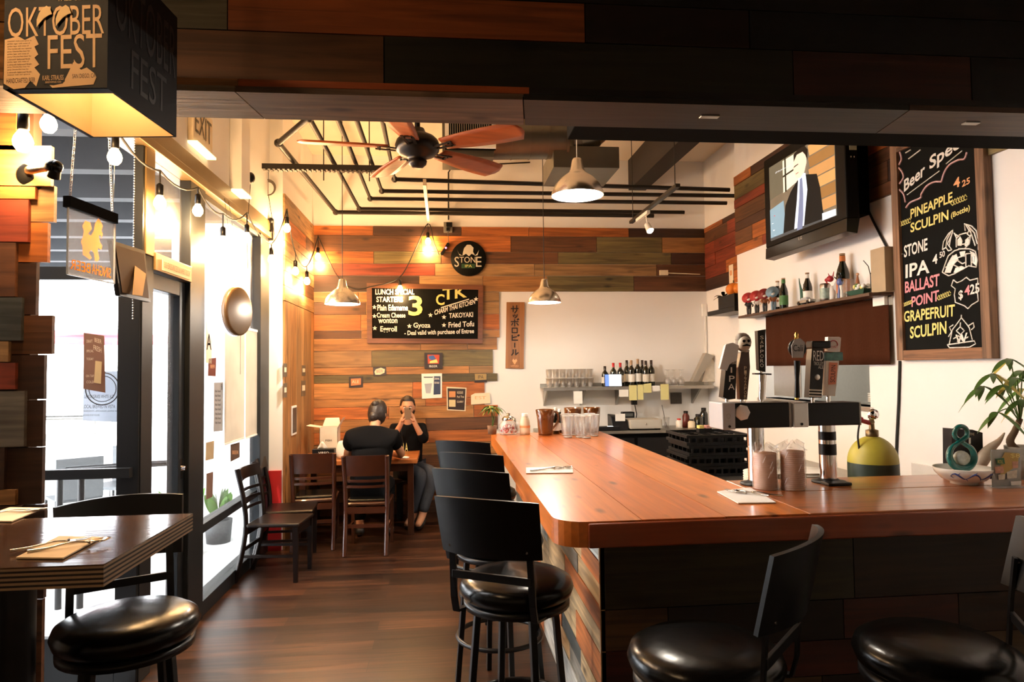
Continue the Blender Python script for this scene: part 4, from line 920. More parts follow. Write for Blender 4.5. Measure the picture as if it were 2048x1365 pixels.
setting(3, [(1434, 985), (1500, 977), (1552, 1007), (1476, 1008)], BT, napkin_w, ('white paper napkin where the bar turns, before the beer taps', 'fork on the white napkin before the beer taps', 'spoon on the white napkin before the beer taps'), ((1492, 988), 40), ((1516, 990), 52), None)
# cardboard stubs outside
# ================================================================ DINING TABLE, CHAIRS
red_wood = M('reddish_chair_wood', (.055, .015, .006), .3, coat=.3, scale=14, var=.3)
def make_cafe_chair(ladder=False, wd_=None, pad=True):
    t = empty('dining_chair', (0, 0, 0)); w = wd_ or red_wood; hw = .20
    b = MB(); b.box((-hw, -.20, .42), (hw, .21, .45), w); b.build('seat', t, bevel=.012)
    if pad: MB().box((-hw+.02, -.17, .45), (hw-.02, .19, .475), black_vinyl).build('seat_pad', t, bevel=.012)
    for s_ in (-1, 1):
        P = [(s_*(hw-.02), -.29, 0), (s_*(hw-.02), -.235, .22), (s_*(hw-.018), -.205, .44), (s_*(hw-.015), -.225, .65), (s_*(hw-.01), -.275, .87)]
        b = MB()
        P = smooth([V(p) for p in P], 3); b.path(P, [.020]*len(P), w, n=8); b.build('rear_leg', t)
        b = MB(); b.hexa([(s_*(hw-.02)-.013, .165, 0), (s_*(hw-.02)+.013, .165, 0), (s_*(hw-.02)+.013, .195, 0), (s_*(hw-.02)-.013, .195, 0)], [(s_*(hw-.02)-.018, .16, .42), (s_*(hw-.02)+.018, .16, .42), (s_*(hw-.02)+.018, .20, .42), (s_*(hw-.02)-.018, .20, .42)], w); b.build('front_leg', t)
        MB().bar((s_*(hw-.02), -.22, .20), (s_*(hw-.02), .17, .20), .015, .022, w).build('side_stretcher', t)
    MB().bar((-hw+.02, -.215, .385), (hw-.02, -.215, .385), .02, .055, w).build('rear_apron', t); MB().bar((-hw+.02, .18, .385), (hw-.02, .18, .385), .02, .055, w).build('front_apron', t)
    MB().bar((-hw+.02, -.23, .25), (hw-.02, -.23, .25), .014, .03, w).build('rear_stretcher', t)
    def cur(z, h, y0, tilt, cv=.035):
        b = MB(); A = []; B = []
        for i in range(11):
            u = i/10; x = (u-.5)*2*(hw-.005); y = y0-cv*(1-(2*u-1)**2)
            A += [V((x, y, z)), V((x, y-tilt, z+h))]; B += [V((x, y-.014, z)), V((x, y-.014-tilt, z+h))]
        q = [(2*i, 2*i+1, 2*i+3, 2*i+2) for i in range(10)]; K = len(A)
        b.add(A, [x_[::-1] for x_ in q], w, True); b.add(B, q, w, True); b.add(A+B, [(2*i, 2*i+2, K+2*i+2, K+2*i) for i in range(10)]+[(2*i+1, K+2*i+1, K+2*i+3, 2*i+3) for i in range(10)]+[(0, 1, K+1, K), (20, K+20, K+21, 21)], w)
        return b
    if ladder:
        cur(.78, .09, -.225, .02).build('top_rail', t)
        for z in (.54, .61, .68): cur(z, .022, -.205-(z-.54)*.18, .003).build('slat', t)
    else:
        cur(.69, .185, -.215, .045).build('back_panel', t)
        for z in (.585, .635): cur(z, .022, -.205, .002).build('slat', t)
    return t
ch0 = make_cafe_chair()
ch0.location = (-1.215, 6.66, 0); ch0.rotation_euler = (0, 0, R(4)); tag(ch0, 'empty reddish wooden chair with black pad at the left end of the dining table', 'chair', 'reddish wooden chairs at the dining table')
c = dup(ch0, (-.69, 6.42, 0), R(-2), 'reddish wooden chair the person in the black T-shirt sits on'); 
dk0 = make_cafe_chair(True, M('black_brown_chair_wood', (.006, .003, .0025), .3, spec=.4), False)
dk0.location = (-1.31, 5.66, 0); dk0.rotation_euler = (0, 0, R(-96)); tag(dk0, 'nearer dark ladder-back chair with its back to the far window', 'chair', 'dark ladder-back chairs by the window')
dup(dk0, (-1.335, 6.14, 0), R(-86), 'farther dark ladder-back chair, between the nearer one and the red-painted wall foot')
tz = .75
dt = empty('dining_table', (-.88, 7.1, 0), 0, 'varnished wooden dining table against the plank corner', 'table')
b = MB(); rows_ = 3
for k in range(3): b.col = (.50, .16, .04); b.off = (k, 2*k, 5); b.box((xl+.03, 6.80+.24*k+.001, tz-.045), (-.27, 6.80+.24*(k+1)-.001, tz), BAR_X)
b.build('tabletop', dt, local=False, bevel=.004)
b = MB(); b.bar((xl+.08, 6.87, tz-.085), (-.34, 6.87, tz-.085), .025, .08, red_wood).bar((xl+.08, 7.46, tz-.085), (-.34, 7.46, tz-.085), .025, .08, red_wood); b.build('apron', dt, local=False)
for x in (xl+.10, -.34):
    for y in (6.88, 7.45): MB().box((x-.03, y-.03, 0), (x+.03, y+.03, tz-.046), red_wood).build('leg', dt, local=False, bevel=.003)
bn = empty('low_bench', (-.75, 7.7, 0), 0, 'dark low bench against the plank wall behind the dining table', 'bench')
MB().box((xl+.03, 7.52, .40), (.30, YB-.04, .44), M('bench_seat', (.05, .02, .012), .5)).build('seat', bn, local=False, bevel=.005)
for x in (xl+.06, -.5, .25): MB().box((x-.03, 7.60, 0), (x+.03, YB-.06, .40), black_wood).build('support', bn, local=False)

# things on the dining table
def onT(px, py): p = atZ(px, py, tz); return p
kb = M('white_carton', (.66, .60, .50), .7)
p = V((-1.17, 7.18, tz)); o = empty('open_carton', p, 0, 'open pale cardboard carton with spread flaps on the left end of the dining table', 'carton')
b = MB(); w_, h_ = .09, .30
b.box((p.x-w_, p.y-w_, tz+.001), (p.x+w_, p.y-w_+.004, tz+h_), kb).box((p.x-w_, p.y+w_-.004, tz+.001), (p.x+w_, p.y+w_, tz+h_), kb).box((p.x-w_, p.y-w_, tz+.001), (p.x-w_+.004, p.y+w_, tz+h_), kb).box((p.x+w_-.004, p.y-w_, tz+.001), (p.x+w_, p.y+w_, tz+h_), kb).box((p.x-w_, p.y-w_, tz+.001), (p.x+w_, p.y+w_, tz+.004), kb); b.build('carton_body', o, local=False)
for a, q in (('flap', [(-w_, -w_, h_), (-w_, w_, h_), (-w_-.13, w_, h_+.02), (-w_-.13, -w_, h_+.02)]), ('flap', [(w_, -w_, h_), (w_, w_, h_), (w_+.05, w_, h_+.09), (w_+.05, -w_, h_+.09)]), ('flap', [(-w_, w_, h_), (w_, w_, h_), (w_-.02, w_+.06, h_+.08), (-w_+.02, w_+.06, h_+.08)])): MB().ngon([p+V(v) for v in q], (0, 0, 1), .003, kb).build(a, o, local=False)
MB().text('FISH', (p.x-.03, p.y-w_-.002, tz+.16), (.06, 0, 0), (0, 0, .02), black_plastic).build('print', o, local=False)
p = V((-1.27, 6.92, tz)); o = empty('napkin_holder', p, 0, 'black napkin box with white lettering at the near left corner of the dining table', 'napkin holder')
MB().box((p.x-.02, p.y-.06, tz+.001), (p.x+.19, p.y+.05, tz+.11), black_plastic).build('box', o, local=False, bevel=.004)
MB().text('VIREO', (p.x+.04, p.y-.062, tz+.06), (.10, 0, 0), (0, 0, .025), paper).text('PLEASE TAKE', (p.x+.05, p.y-.062, tz+.03), (.08, 0, 0), (0, 0, .012), paper).build('lettering', o, local=False)
MB().sheet(lambda u, v: V((p.x+.02+.1*u, p.y-.01+.02*math.sin(u*7), tz+.11+.07*v*math.sin(u*3.1))), 8, 3, napkin_w).build('napkins', o, local=False, solid=.001)
p = V((-.985, 6.97, tz)); b = MB()
P = [(.001, .002), (.085, .002), (.10, .03), (.098, .08), (.085, .13), (.07, .165), (.05, .18), (.001, .175)]
b.lathe(P, napkin_w, p, n=18, sx=1.05, sy=.7)
for i, v in enumerate(b.v): v = V(v); k = 1+.06*math.sin(v.x*70)*math.sin(v.z*60+v.y*40); b.v[i] = (p.x+(v.x-p.x)*k, p.y+(v.y-p.y)*k, v.z)
o = b.build('takeaway_bag', subd=1); tag(o, 'crumpled white takeaway bag on the dining table beside the pale carton', 'bag')
o = MB().lathe([(.001, .001), (.045, .001), (.05, .01), (.046, .013), (.001, .006)], lampwhite, (-.40, 6.87, tz), n=24).build('saucer'); tag(o, 'small white saucer at the right end of the dining table', 'saucer')

# ================================================================ PEOPLE
skin = M('skin', (.56, .27, .15), .55, var=.06); skin.node_tree.nodes['Principled BSDF'].inputs['Subsurface Weight'].default_value = .05
hair = M('dark_hair', (.018, .009, .005), .5, var=.4, scale=60, bump=.3); tee = M('black_cotton', (.0035, .0035, .004), .95, bump=.1, spec=.1); jeans = M('washed_denim', (.028, .034, .046), .85, bump=.2, scale=90)
def skinmesh(name, J, E_, m, parent=None, root=None, lv=2, base=None):
    """joints J {name: (pos, radius or (rx, ry))}, bones E_ -> one smooth continuous surface"""
    bm = bmesh.new(); ly = bm.verts.layers.skin.verify(); vs_ = {}
    for k, (p, r) in J.items():
        v = bm.verts.new(V(p)); vs_[k] = v; v[ly].radius = (r, r) if not isinstance(r, tuple) else r
        v[ly].use_root = (k == (root or list(J)[0]))
    for a, e in E_: bm.edges.new((vs_[a], vs_[e]))
    me = bpy.data.meshes.new(name); bm.to_mesh(me); bm.free(); me.materials.append(m)
    ob = bpy.data.objects.new(name, me); col.objects.link(ob)
    ob.modifiers.new('k', 'SKIN').use_smooth_shade = True; s_ = ob.modifiers.new('s', 'SUBSURF'); s_.levels = lv; s_.render_levels = lv
    dg = bpy.context.evaluated_depsgraph_get(); me2 = bpy.data.meshes.new_from_object(ob.evaluated_get(dg))
    bpy.data.objects.remove(ob); me2.name = name
    if not me2.materials: me2.materials.append(m)
    o = bpy.data.objects.new(name, me2); col.objects.link(o)
    for p_ in me2.polygons: p_.use_smooth = True
    if parent is not None:
        off = V(parent['_o']); me2.transform(Matrix.Translation(-off)); o.parent = parent
    return o
def chain(L): return list(zip(L, L[1:]))
def hand_joints(J, E_, pre, wrist, dirv, palmn, thumb, curl=1.0, s=1.):
    """five separate fingers: dirv along the hand, palmn out of the palm, thumb towards the thumb side"""
    d, n_, t_ = V(dirv).normalized(), V(palmn).normalized(), V(thumb).normalized(); w = V(wrist)
    J[pre+'palm'] = (w+d*.045*s, (.026*s, .016*s)); E_.append((pre+'w', pre+'palm'))
    for k, (off, ln_) in enumerate(((.028, .070), (.010, .078), (-.009, .072), (-.026, .058))):
        b0 = w+d*.082*s+t_*off*s; a = b0+d*ln_*.42*s+n_*.010*curl*s; c_ = a+d*ln_*.28*s*(1-.5*curl)+n_*.024*curl*s; e = c_+d*ln_*.10*(1-curl)*s+n_*.020*curl*s
        J[pre+f'f{k}0'] = (b0, .0095*s); J[pre+f'f{k}1'] = (a, .0085*s); J[pre+f'f{k}2'] = (c_, .0080*s); J[pre+f'f{k}3'] = (e, .0065*s)
        E_ += chain([pre+'palm', pre+f'f{k}0', pre+f'f{k}1', pre+f'f{k}2', pre+f'f{k}3'])
    a = w+d*.028*s+t_*.032*s; c_ = w+d*.058*s+t_*.050*s+n_*.018*s; e = w+d*.082*s+t_*.050*s+n_*.034*s
    J[pre+'t0'] = (a, .011*s); J[pre+'t1'] = (c_, .0095*s); J[pre+'t2'] = (e, .008*s); E_ += chain([pre+'palm', pre+'t0', pre+'t1', pre+'t2'])
def head(b_m, c, fwd, m, sc_h=1.):
    """a head with brow, nose, lips, chin, ears and eye sockets, facing fwd; returned as mesh points added to b_m"""
    f_ = V(fwd).normalized(); s_ = V((0, 0, 1)).cross(f_).normalized()*-1; s_.normalize(); u_ = f_.cross(s_)*-1
    if u_.z < 0: u_ = -u_
    nu, nv = 36, 26
    def fn(u, v):
        th = u*2*math.pi; ph = (v-.5)*math.pi; cx = math.cos(ph)*math.sin(th); cy = math.cos(ph)*math.cos(th); cz = math.sin(ph)
        x = cx*.076; y = cy*.095; z = cz*.115
        if cz < 0: k = 1-.34*(-cz)**1.5; x *= k; y *= (1-.18*(-cz)); y += .012*(-cz)
        if cy > 0:
            g = lambda cx_, cz_, sx_, sz_: math.exp(-((cx-cx_)/sx_)**2-((cz-cz_)/sz_)**2)
            y += .020*g(0, -.14, .12, .16)+.006*g(0, .22, .5, .10)-.010*g(.38, .04, .18, .12)-.010*g(-.38, .04, .18, .12)+.006*g(0, -.46, .22, .05)+.005*g(0, -.58, .22, .05)+.010*g(0, -.86, .3, .14)
        if abs(abs(cx)-.98) < .1 and abs(cz) < .22 and abs(cy) < .28: x *= 1.16
        return V(c)+(s_*x+f_*y+u_*z)*sc_h
    b_m.sheet(fn, nu, nv, m); return f_, s_, u_

# person in black T-shirt, seen from behind, head bowed
mx_, my_ = -.69, 6.47
m1 = empty('person', (mx_, my_, 0), 0, 'person in a black T-shirt seen from behind, head bowed, seated at the dining table', 'person')
def pt(x, y, z): return V((mx_+x, my_+y, z))
J = {'pelvis': (pt(0, .02, .56), (.11, .09)), 'waist': (pt(.0, .03, .70), (.09, .07)), 'chest': (pt(.01, .10, .90), (.085, .07)), 'neck0': (pt(.02, .14, 1.04), (.055, .05)), 'neck1': (pt(.03, .20, 1.12), .052), 'skull': (pt(.035, .24, 1.17), .055),
     'hipl': (pt(-.10, .05, .54), .088), 'kneel': (pt(-.14, .44, .52), .062), 'anklel': (pt(-.14, .36, .10), .042), 'toel': (pt(-.15, .52, .045), .034),
     'hipr': (pt(.10, .05, .54), .088), 'kneer': (pt(.13, .44, .52), .062), 'ankler': (pt(.14, .34, .10), .042), 'toer': (pt(.15, .50, .045), .034),
     'shl': (pt(-.17, .11, .985), .045), 'ell': (pt(-.25, .25, .80), .043), 'lw': (pt(-.12, .45, .795), .028), 'shr': (pt(.19, .12, .985), .045), 'elr': (pt(.28, .27, .80), .043), 'rw': (pt(.13, .47, .795), .028)}
E_ = chain(['pelvis', 'waist', 'chest', 'neck0', 'neck1', 'skull'])+chain(['pelvis', 'hipl', 'kneel', 'anklel', 'toel'])+chain(['pelvis', 'hipr', 'kneer', 'ankler', 'toer'])+chain(['chest', 'shl', 'ell', 'lw'])+chain(['chest', 'shr', 'elr', 'rw'])
hand_joints(J, E_, 'l', J['lw'][0], (.5, .85, .05), (0, 0, -1), (.85, -.5, 0), .5); hand_joints(J, E_, 'r', J['rw'][0], (-.5, .85, .05), (0, 0, -1), (-.85, -.5, 0), .5)
skinmesh('body', J, E_, skin, m1)
T = {k: J[k] for k in ()}
T = {'a': (pt(0, .01, .50), (.19, .15)), 'b': (pt(0, .02, .68), (.19, .14)), 'c': (pt(.01, .075, .88), (.215, .15)), 'd': (pt(.015, .10, 1.00), (.19, .13)), 'e': (pt(.02, .135, 1.08), (.085, .075)),
     'l1': (pt(-.18, .11, .985), .095), 'l2': (pt(-.235, .19, .875), .080), 'r1': (pt(.20, .12, .985), .095), 'r2': (pt(.255, .20, .875), .080)}
skinmesh('t_shirt', T, chain(['a', 'b', 'c', 'd', 'e'])+chain(['d', 'l1', 'l2'])+chain(['d', 'r1', 'r2']), tee, m1)
T = {'a': (pt(0, .03, .54), (.155, .115)), 'hl': (pt(-.10, .06, .54), .10), 'kl': (pt(-.14, .44, .525), .074), 'al': (pt(-.14, .37, .14), .056), 'hr': (pt(.10, .06, .54), .10), 'kr': (pt(.13, .44, .525), .074), 'ar': (pt(.14, .35, .14), .056)}
skinmesh('trousers', T, chain(['a', 'hl', 'kl', 'al'])+chain(['a', 'hr', 'kr', 'ar']), tee, m1)
shoe_m = M('dark_shoes', (.012, .010, .010), .5)
def shoes(par):
    T = {k+s2: (J[k+s2][0]-V((0, 0, .012 if k == 'toe' else .0)), r) for k, r in (('ankle', .05), ('toe', .040)) for s2 in 'lr'}
    for s2 in 'lr': T['h'+s2] = (J['ankle'+s2][0]+V((0, 0, -.055)), .046)
    for s2 in 'lr': skinmesh('shoe', {k: T[k+s2] for k in ('ankle', 'h', 'toe')}, [('ankle', 'h'), ('h', 'toe')], shoe_m, par)
shoes(m1)
hc = pt(.045, .275, 1.205)
b = MB(); fwd = V((.28, .85, -.42)); f_, s_, u_ = head(b, hc, fwd, skin, .98); b.build('face', m1, local=False)
b = MB()
def hr(u, v):
    th = u*2*math.pi; ph = (v-.42)*math.pi*.98; cx = math.cos(ph)*math.sin(th); cy = math.cos(ph)*math.cos(th); cz = math.sin(ph)
    k = 1.13+.02*math.sin(th*14+cz*6); y = cy*.098*k
    if cy > .25 and cz < .5: y *= .80; k *= .96
    return hc+(s_*cx*.080*k+f_*(y-.006)+u_*(cz*.118*k+.004))
b.sheet(hr, 34, 20, hair); b.ball(hc-f_*.088+u_*.06, .038, hair, n=18); b.ball(hc-f_*.07-u_*.06, .05, hair, n=18, sz=1.1)
b.build('hair', m1, local=False)
b = MB()
for s2 in (-1, 1): b.ball(hc+s_*.078*s2-u_*.012+f_*.0, .022, skin, n=12, sx=.55, sz=1.25)
b.build('ear', m1, local=False)

# person across the table holding a phone up
wx, wy_ = -.40, 7.60
m2 = empty('person', (wx, wy_, 0), 0, 'person in black top and jeans facing the room, holding a phone up before the face', 'person')
def pt(x, y, z): return V((wx+x, wy_+y, z))
J = {'pelvis': (pt(0, .03, .54), (.10, .08)), 'waist': (pt(0, 0, .68), (.08, .065)), 'chest': (pt(0, -.01, .88), (.085, .06)), 'neck0': (pt(0, -.03, 1.02), (.052, .048)), 'neck1': (pt(0, -.05, 1.09), .045), 'skull': (pt(0, -.06, 1.14), .05),
     'hipl': (pt(-.02, -.02, .53), .085), 'kneel': (pt(.16, -.42, .53), .062), 'anklel': (pt(.06, -.42, .10), .042), 'toel': (pt(.0, -.55, .045), .033),
     'hipr': (pt(.10, -.02, .53), .085), 'kneer': (pt(.28, -.38, .545), .062), 'ankler': (pt(.16, -.50, .12), .042), 'toer': (pt(.12, -.64, .055), .033),
     'shl': (pt(-.15, -.02, .99), .055), 'ell': (pt(-.17, -.22, .86), .040), 'lw': (pt(-.055, -.30, 1.06), .026), 'shr': (pt(.15, -.02, .99), .055), 'elr': (pt(.18, -.22, .86), .040), 'rw': (pt(.085, -.30, 1.06), .026)}
E_ = chain(['pelvis', 'waist', 'chest', 'neck0', 'neck1', 'skull'])+chain(['pelvis', 'hipl', 'kneel', 'anklel', 'toel'])+chain(['pelvis', 'hipr', 'kneer', 'ankler', 'toer'])+chain(['chest', 'shl', 'ell', 'lw'])+chain(['chest', 'shr', 'elr', 'rw'])
hand_joints(J, E_, 'l', J['lw'][0], (.25, .02, .95), (.7, .6, 0), (.3, -.9, 0), .75, .95); hand_joints(J, E_, 'r', J['rw'][0], (-.25, .02, .95), (-.7, .6, 0), (-.3, -.9, 0), .75, .95)
skinmesh('body', J, E_, skin, m2)
T = {'a': (pt(0, .03, .50), (.175, .14)), 'b': (pt(0, .0, .68), (.16, .13)), 'c': (pt(0, -.02, .88), (.18, .14)), 'd': (pt(0, -.02, .985), (.15, .11)),
     'l1': (pt(-.15, -.02, .985), .07), 'l2': (pt(-.172, -.21, .862), .055), 'l3': (pt(-.115, -.26, .96), .040), 'r1': (pt(.15, -.02, .985), .07), 'r2': (pt(.182, -.21, .862), .055), 'r3': (pt(.13, -.26, .96), .040)}
skinmesh('black_top', T, chain(['a', 'b', 'c', 'd'])+chain(['d', 'l1', 'l2', 'l3'])+chain(['d', 'r1', 'r2', 'r3']), tee, m2)
T = {'a': (pt(.02, .0, .53), (.145, .11)), 'hl': (pt(-.02, -.03, .53), .098), 'kl': (pt(.16, -.43, .535), .078), 'al': (pt(.07, -.43, .14), .055), 'hr': (pt(.10, -.03, .53), .098), 'kr': (pt(.28, -.39, .55), .078), 'ar': (pt(.165, -.50, .15), .055)}
skinmesh('jeans', T, chain(['a', 'hl', 'kl', 'al'])+chain(['a', 'hr', 'kr', 'ar']), jeans, m2)
shoes(m2)
hc = pt(.0, -.085, 1.215); b = MB(); fwd = V((.05, -1, -.08)); f_, s_, u_ = head(b, hc, fwd, skin, .95); b.build('face', m2, local=False)
b = MB()
def hr2(u, v):
    th = u*2*math.pi; ph = (v-.30)*math.pi*.70; cx = math.cos(ph)*math.sin(th); cy = math.cos(ph)*math.cos(th); cz = math.sin(ph)
    k = 1.10+.015*math.sin(th*12)
    if cy > .1 and cz < .62: k *= .86
    return hc+(s_*cx*.078*k+f_*(cy*.095*k-.008)+u_*(cz*.115*k+.004))
b.sheet(hr2, 34, 20, hair); b.ball(hc-f_*.03+u_*.045, .082, hair, n=20); b.build('hair', m2, local=False)
eye_w = M('eye_white', (.8, .78, .75), .3); iris = M('iris', (.03, .015, .01), .2)
b = MB()
for s2 in (-1, 1):
    e = hc+s_*.031*s2+f_*.078+u_*.006; b.ball(e, .0115, eye_w, n=12); b.ball(e+f_*.0065, .0068, iris, n=12)
b.build('eyes', m2, local=False)
b = MB().path([hc+s_*x+f_*y-u_*.058 for x, y in ((-.022, .085), (0, .096), (.022, .085))], [.003, .0055, .003], M('lips', (.38, .10, .07), .5), n=8); b.build('lips', m2, local=False)
b = MB()
for s2 in (-1, 1): b.ball(hc+s_*.074*s2-u_*.012, .021, skin, n=12, sx=.55, sz=1.25); b.path([hc+s_*s2*x+f_*y+u_*z for x, y, z in ((.016, .092, .022), (.032, .090, .027), (.046, .078, .022))], .0032, hair, n=6)
b.build('ears_and_brows', m2, local=False)
MB().path([pt(-.07, -.10, 1.0), pt(-.05, -.14, .86), pt(-.02, -.14, .74)], .004, cord_k, n=6).build('lanyard', m2, local=False)
MB().text('LA', pt(-.045, -.152, .74), (.05, 0, 0), (0, 0, .10), chalk_y).build('shirt_print', m2, local=False)
pc = pt(.015, -.335, 1.165)
o = empty('phone', pc, 0, 'phone held up before the face of the person facing the room', 'phone')
MB().box(pc-V((.036, .004, .065)), pc+V((.036, .004, .065)), M('phone_back', (.25, .16, .10), .3, .3)).build('case', o, local=False, bevel=.004); MB().lathe([(.001, 0), (.007, 0), (.007, -.001)], iris, pc+V((.02, -.005, .05)), ax=(0, 1, 0), n=12).build('camera_lens', o, local=False)

# ================================================================ ON THE BACK WALL
Yk = YB-.024
def bw(x, y, o=0.): return atY(x, y, Yk-o)
def frame(nm, parent, pl, q, w, m, depth, n_):
    """four mitred frame bars round the outline q (TL, TR, BR, BL)"""
    P = [pl(*p) for p in q]; c = sum(P, V())/4; I = []
    for i, p in enumerate(P):
        a = (P[(i+1) % 4]-p).normalized(); e = (P[i-1]-p).normalized(); I.append(p+(a+e)*w)
    b = MB()
    for i in range(4):
        j = (i+1) % 4; L = [P[i], P[j], I[j], I[i]]; b.off = (i*3.1, i, 2); b.hexa(L, [v+n_*depth for v in L], m)
    return b.build(nm, parent, local=False)
menu_w = wood('menu_frame_wood', 0, (.16, .055, .022), rough=.45, vc=False, contrast=.8, knots=False)
q = [(734, 567), (966, 571), (965, 688), (735, 687)]
cbk = empty('chalkboard_menu', bw(850, 628), 0, 'wide chalkboard lunch menu in a wooden frame on the plank wall', 'chalkboard')
MB().ngon([bw(*p) for p in q], (0, -1, 0), .012, board_m).build('slate', cbk, local=False)
frame('frame', cbk, bw, q, .055, menu_w, .03, V((0, -1, 0)))
def chalk(root, pl, n_, items, nm, lift): return marks(root, pl, n_, items, nm, lift, bold=.02)
N_ = V((0, -1, 0))
def star(x, y, r): return ('p', [(x+r*(1 if k % 2 == 0 else .42)*math.sin(k*math.pi/5), y-r*(1 if k % 2 == 0 else .42)*math.cos(k*math.pi/5)) for k in range(10)], chalk_w)
it = [('t', 'LUNCH SPECIAL', 751, 579, 829, 590, 0, chalk_w), ('t', 'STARTERS', 753, 594, 806, 605, 0, chalk_w), ('t', 'Plain Edamame', 755, 610, 816, 622, 0, chalk_w), ('t', 'Cream Cheese', 754, 626, 811, 636, 0, chalk_w), ('t', 'wonton', 757, 637, 795, 647, 0, chalk_w), ('t', 'Eggroll', 761, 653, 794, 667, 0, chalk_w), ('t', 'Gyoza', 827, 646, 861, 659, 0, chalk_w),
      ('t', 'TAKOYAKI', 898, 627, 946, 637, -.05, chalk_w), ('t', 'Fried Tofu', 897, 645, 948, 656, -.05, chalk_w), ('t', '- Deal valid with purchase of Entree', 809, 662, 948, 674, -.03, chalk_w), ('t', 'CHARM THAI KITCHEN', 869, 621, 950, 631, -.28, chalk_w)]
it += [star(x, y, 5) for x, y in ((749, 615), (749, 633), (750, 657), (819, 653), (888, 635), (888, 651), (861, 631), (952, 599))]
it += [('t', 'C', 872, 589, 889, 611, 0, chalk_y), ('t', 'TK', 885, 578, 934, 601, -.12, chalk_y), ('p', [(882, 615), (882, 617), (938, 600), (938, 598)], chalk_w), ('t', '3', 817, 592, 845, 632, 0, chalk_y)]
chalk(cbk, bw, N_, it[:19], 'chalk_writing', .014); chalk(cbk, bw, N_, it[19:22], 'chalk_logo', .014); chalk(cbk, bw, N_, it[22:], 'chalk_price', .014)
# round black sign
c = bw(937, 518); rr = .5*(bw(937, 484)-bw(937, 554)).length
r_ = empty('round_wall_sign', c, 0, 'round black sign with a horned figure and white lettering, on the plank wall', 'sign')
MB().lathe([(.001, 0), (rr, 0), (rr, .03), (rr*.985, .035), (.001, .035)], board_m, c, ax=(0, -1, 0), n=48).build('disc', r_, local=False)
b = MB(); sl_ = M('sign_silver', (.62, .58, .48), .5)
def Y2(x, y): return atY(x, y, Yk-.036)
marks(r_, Y2, N_, [('t', 'S', 909, 514, 918, 534, 0, sl_), ('t', 'TON', 919, 514, 951, 526, 0, sl_), ('t', 'E', 952, 514, 963, 534, 0, sl_), ('t', 'IPA', 930, 530, 944, 535, 0, chalk_y), ('p', [(926, 505), (928, 497), (934, 490), (941, 490), (947, 496), (946, 504), (950, 511), (943, 508), (938, 513), (932, 508), (925, 512)], sl_), ('p', [(914, 500), (918, 508), (925, 512), (919, 511)], sl_), ('p', [(958, 500), (954, 508), (949, 512), (955, 511)], sl_)], 'lettering', .001)
marks(r_, Y2, N_, [('p', [(923, 528), (950, 528), (950, 537), (923, 537)], M('dark_green_band', (.01, .06, .02), .6))], 'green_band', .0)
# vertical katakana board
q = [(1013, 605), (1049, 605), (1047, 738), (1011, 737)]
Yw = YB-.002
def ww(x, y, o=0.): return atY(x, y, Yw)
r_ = empty('wooden_sign_board', ww(1030, 737), 0, 'upright wooden board with black katakana writing on the white wall', 'sign')
MB().ngon([ww(*p) for p in q], N_, .02, wood('katakana_board_wood', 2, (.36, .15, .045), vc=False, knots=False, contrast=.6)).build('board', r_, local=False, bevel=.003)
ik = M('brush_ink', (.015, .01, .008), .7)
def strokes(b, pl, L, w, m, n_, lift):
    for P in L:
        for a, e in zip(P, P[1:]):
            A_, B_ = pl(*a)+n_*lift, pl(*e)+n_*lift; d = (B_-A_).normalized(); s2 = d.cross(n_).normalized()*w/2; A_ = A_-d*w*.3; B_ = B_+d*w*.3
            b.ngon([A_-s2, B_-s2, B_+s2, A_+s2], n_, .0012, m)
b = MB()
KT = [[(1022, 618), (1036, 618)], [(1026, 613), (1026, 624)], [(1033, 612), (1033, 622), (1029, 627)],           # sa
      [(1026, 631), (1027, 634)], [(1029, 630), (1030, 633)], [(1034, 630), (1033, 634), (1029, 637)],               # small tsu
      [(1022, 644), (1036, 644)], [(1029, 640), (1029, 653)], [(1025, 647), (1023, 651)], [(1033, 647), (1036, 651)], [(1034, 639), (1035, 641)], [(1036, 638), (1037, 640)],   # bo
      [(1024, 657), (1034, 657), (1034, 666), (1024, 666), (1024, 657)],                                             # ro
      [(1024, 671), (1024, 681), (1035, 681)], [(1024, 676), (1033, 674)], [(1035, 671), (1036, 673)], [(1037, 670), (1038, 672)],   # bi
      [(1029, 687), (1029, 695)],                                                                                     # long vowel
      [(1026, 700), (1026, 707), (1023, 711)], [(1031, 700), (1031, 710), (1036, 706)]]
strokes(b, lambda x, y: ww(x, y), KT, .014, ik, N_, .021)
b.build('katakana', r_, local=False)
marks(r_, lambda x, y: ww(x, y), N_, [('p', [(1024, 722), (1026, 718), (1029, 721), (1032, 718), (1034, 722), (1029, 730)], chalk_o), ('t', 'SAPPORO', 1021, 731, 1037, 734, 0, chalk_o)], 'small_crest', .021)
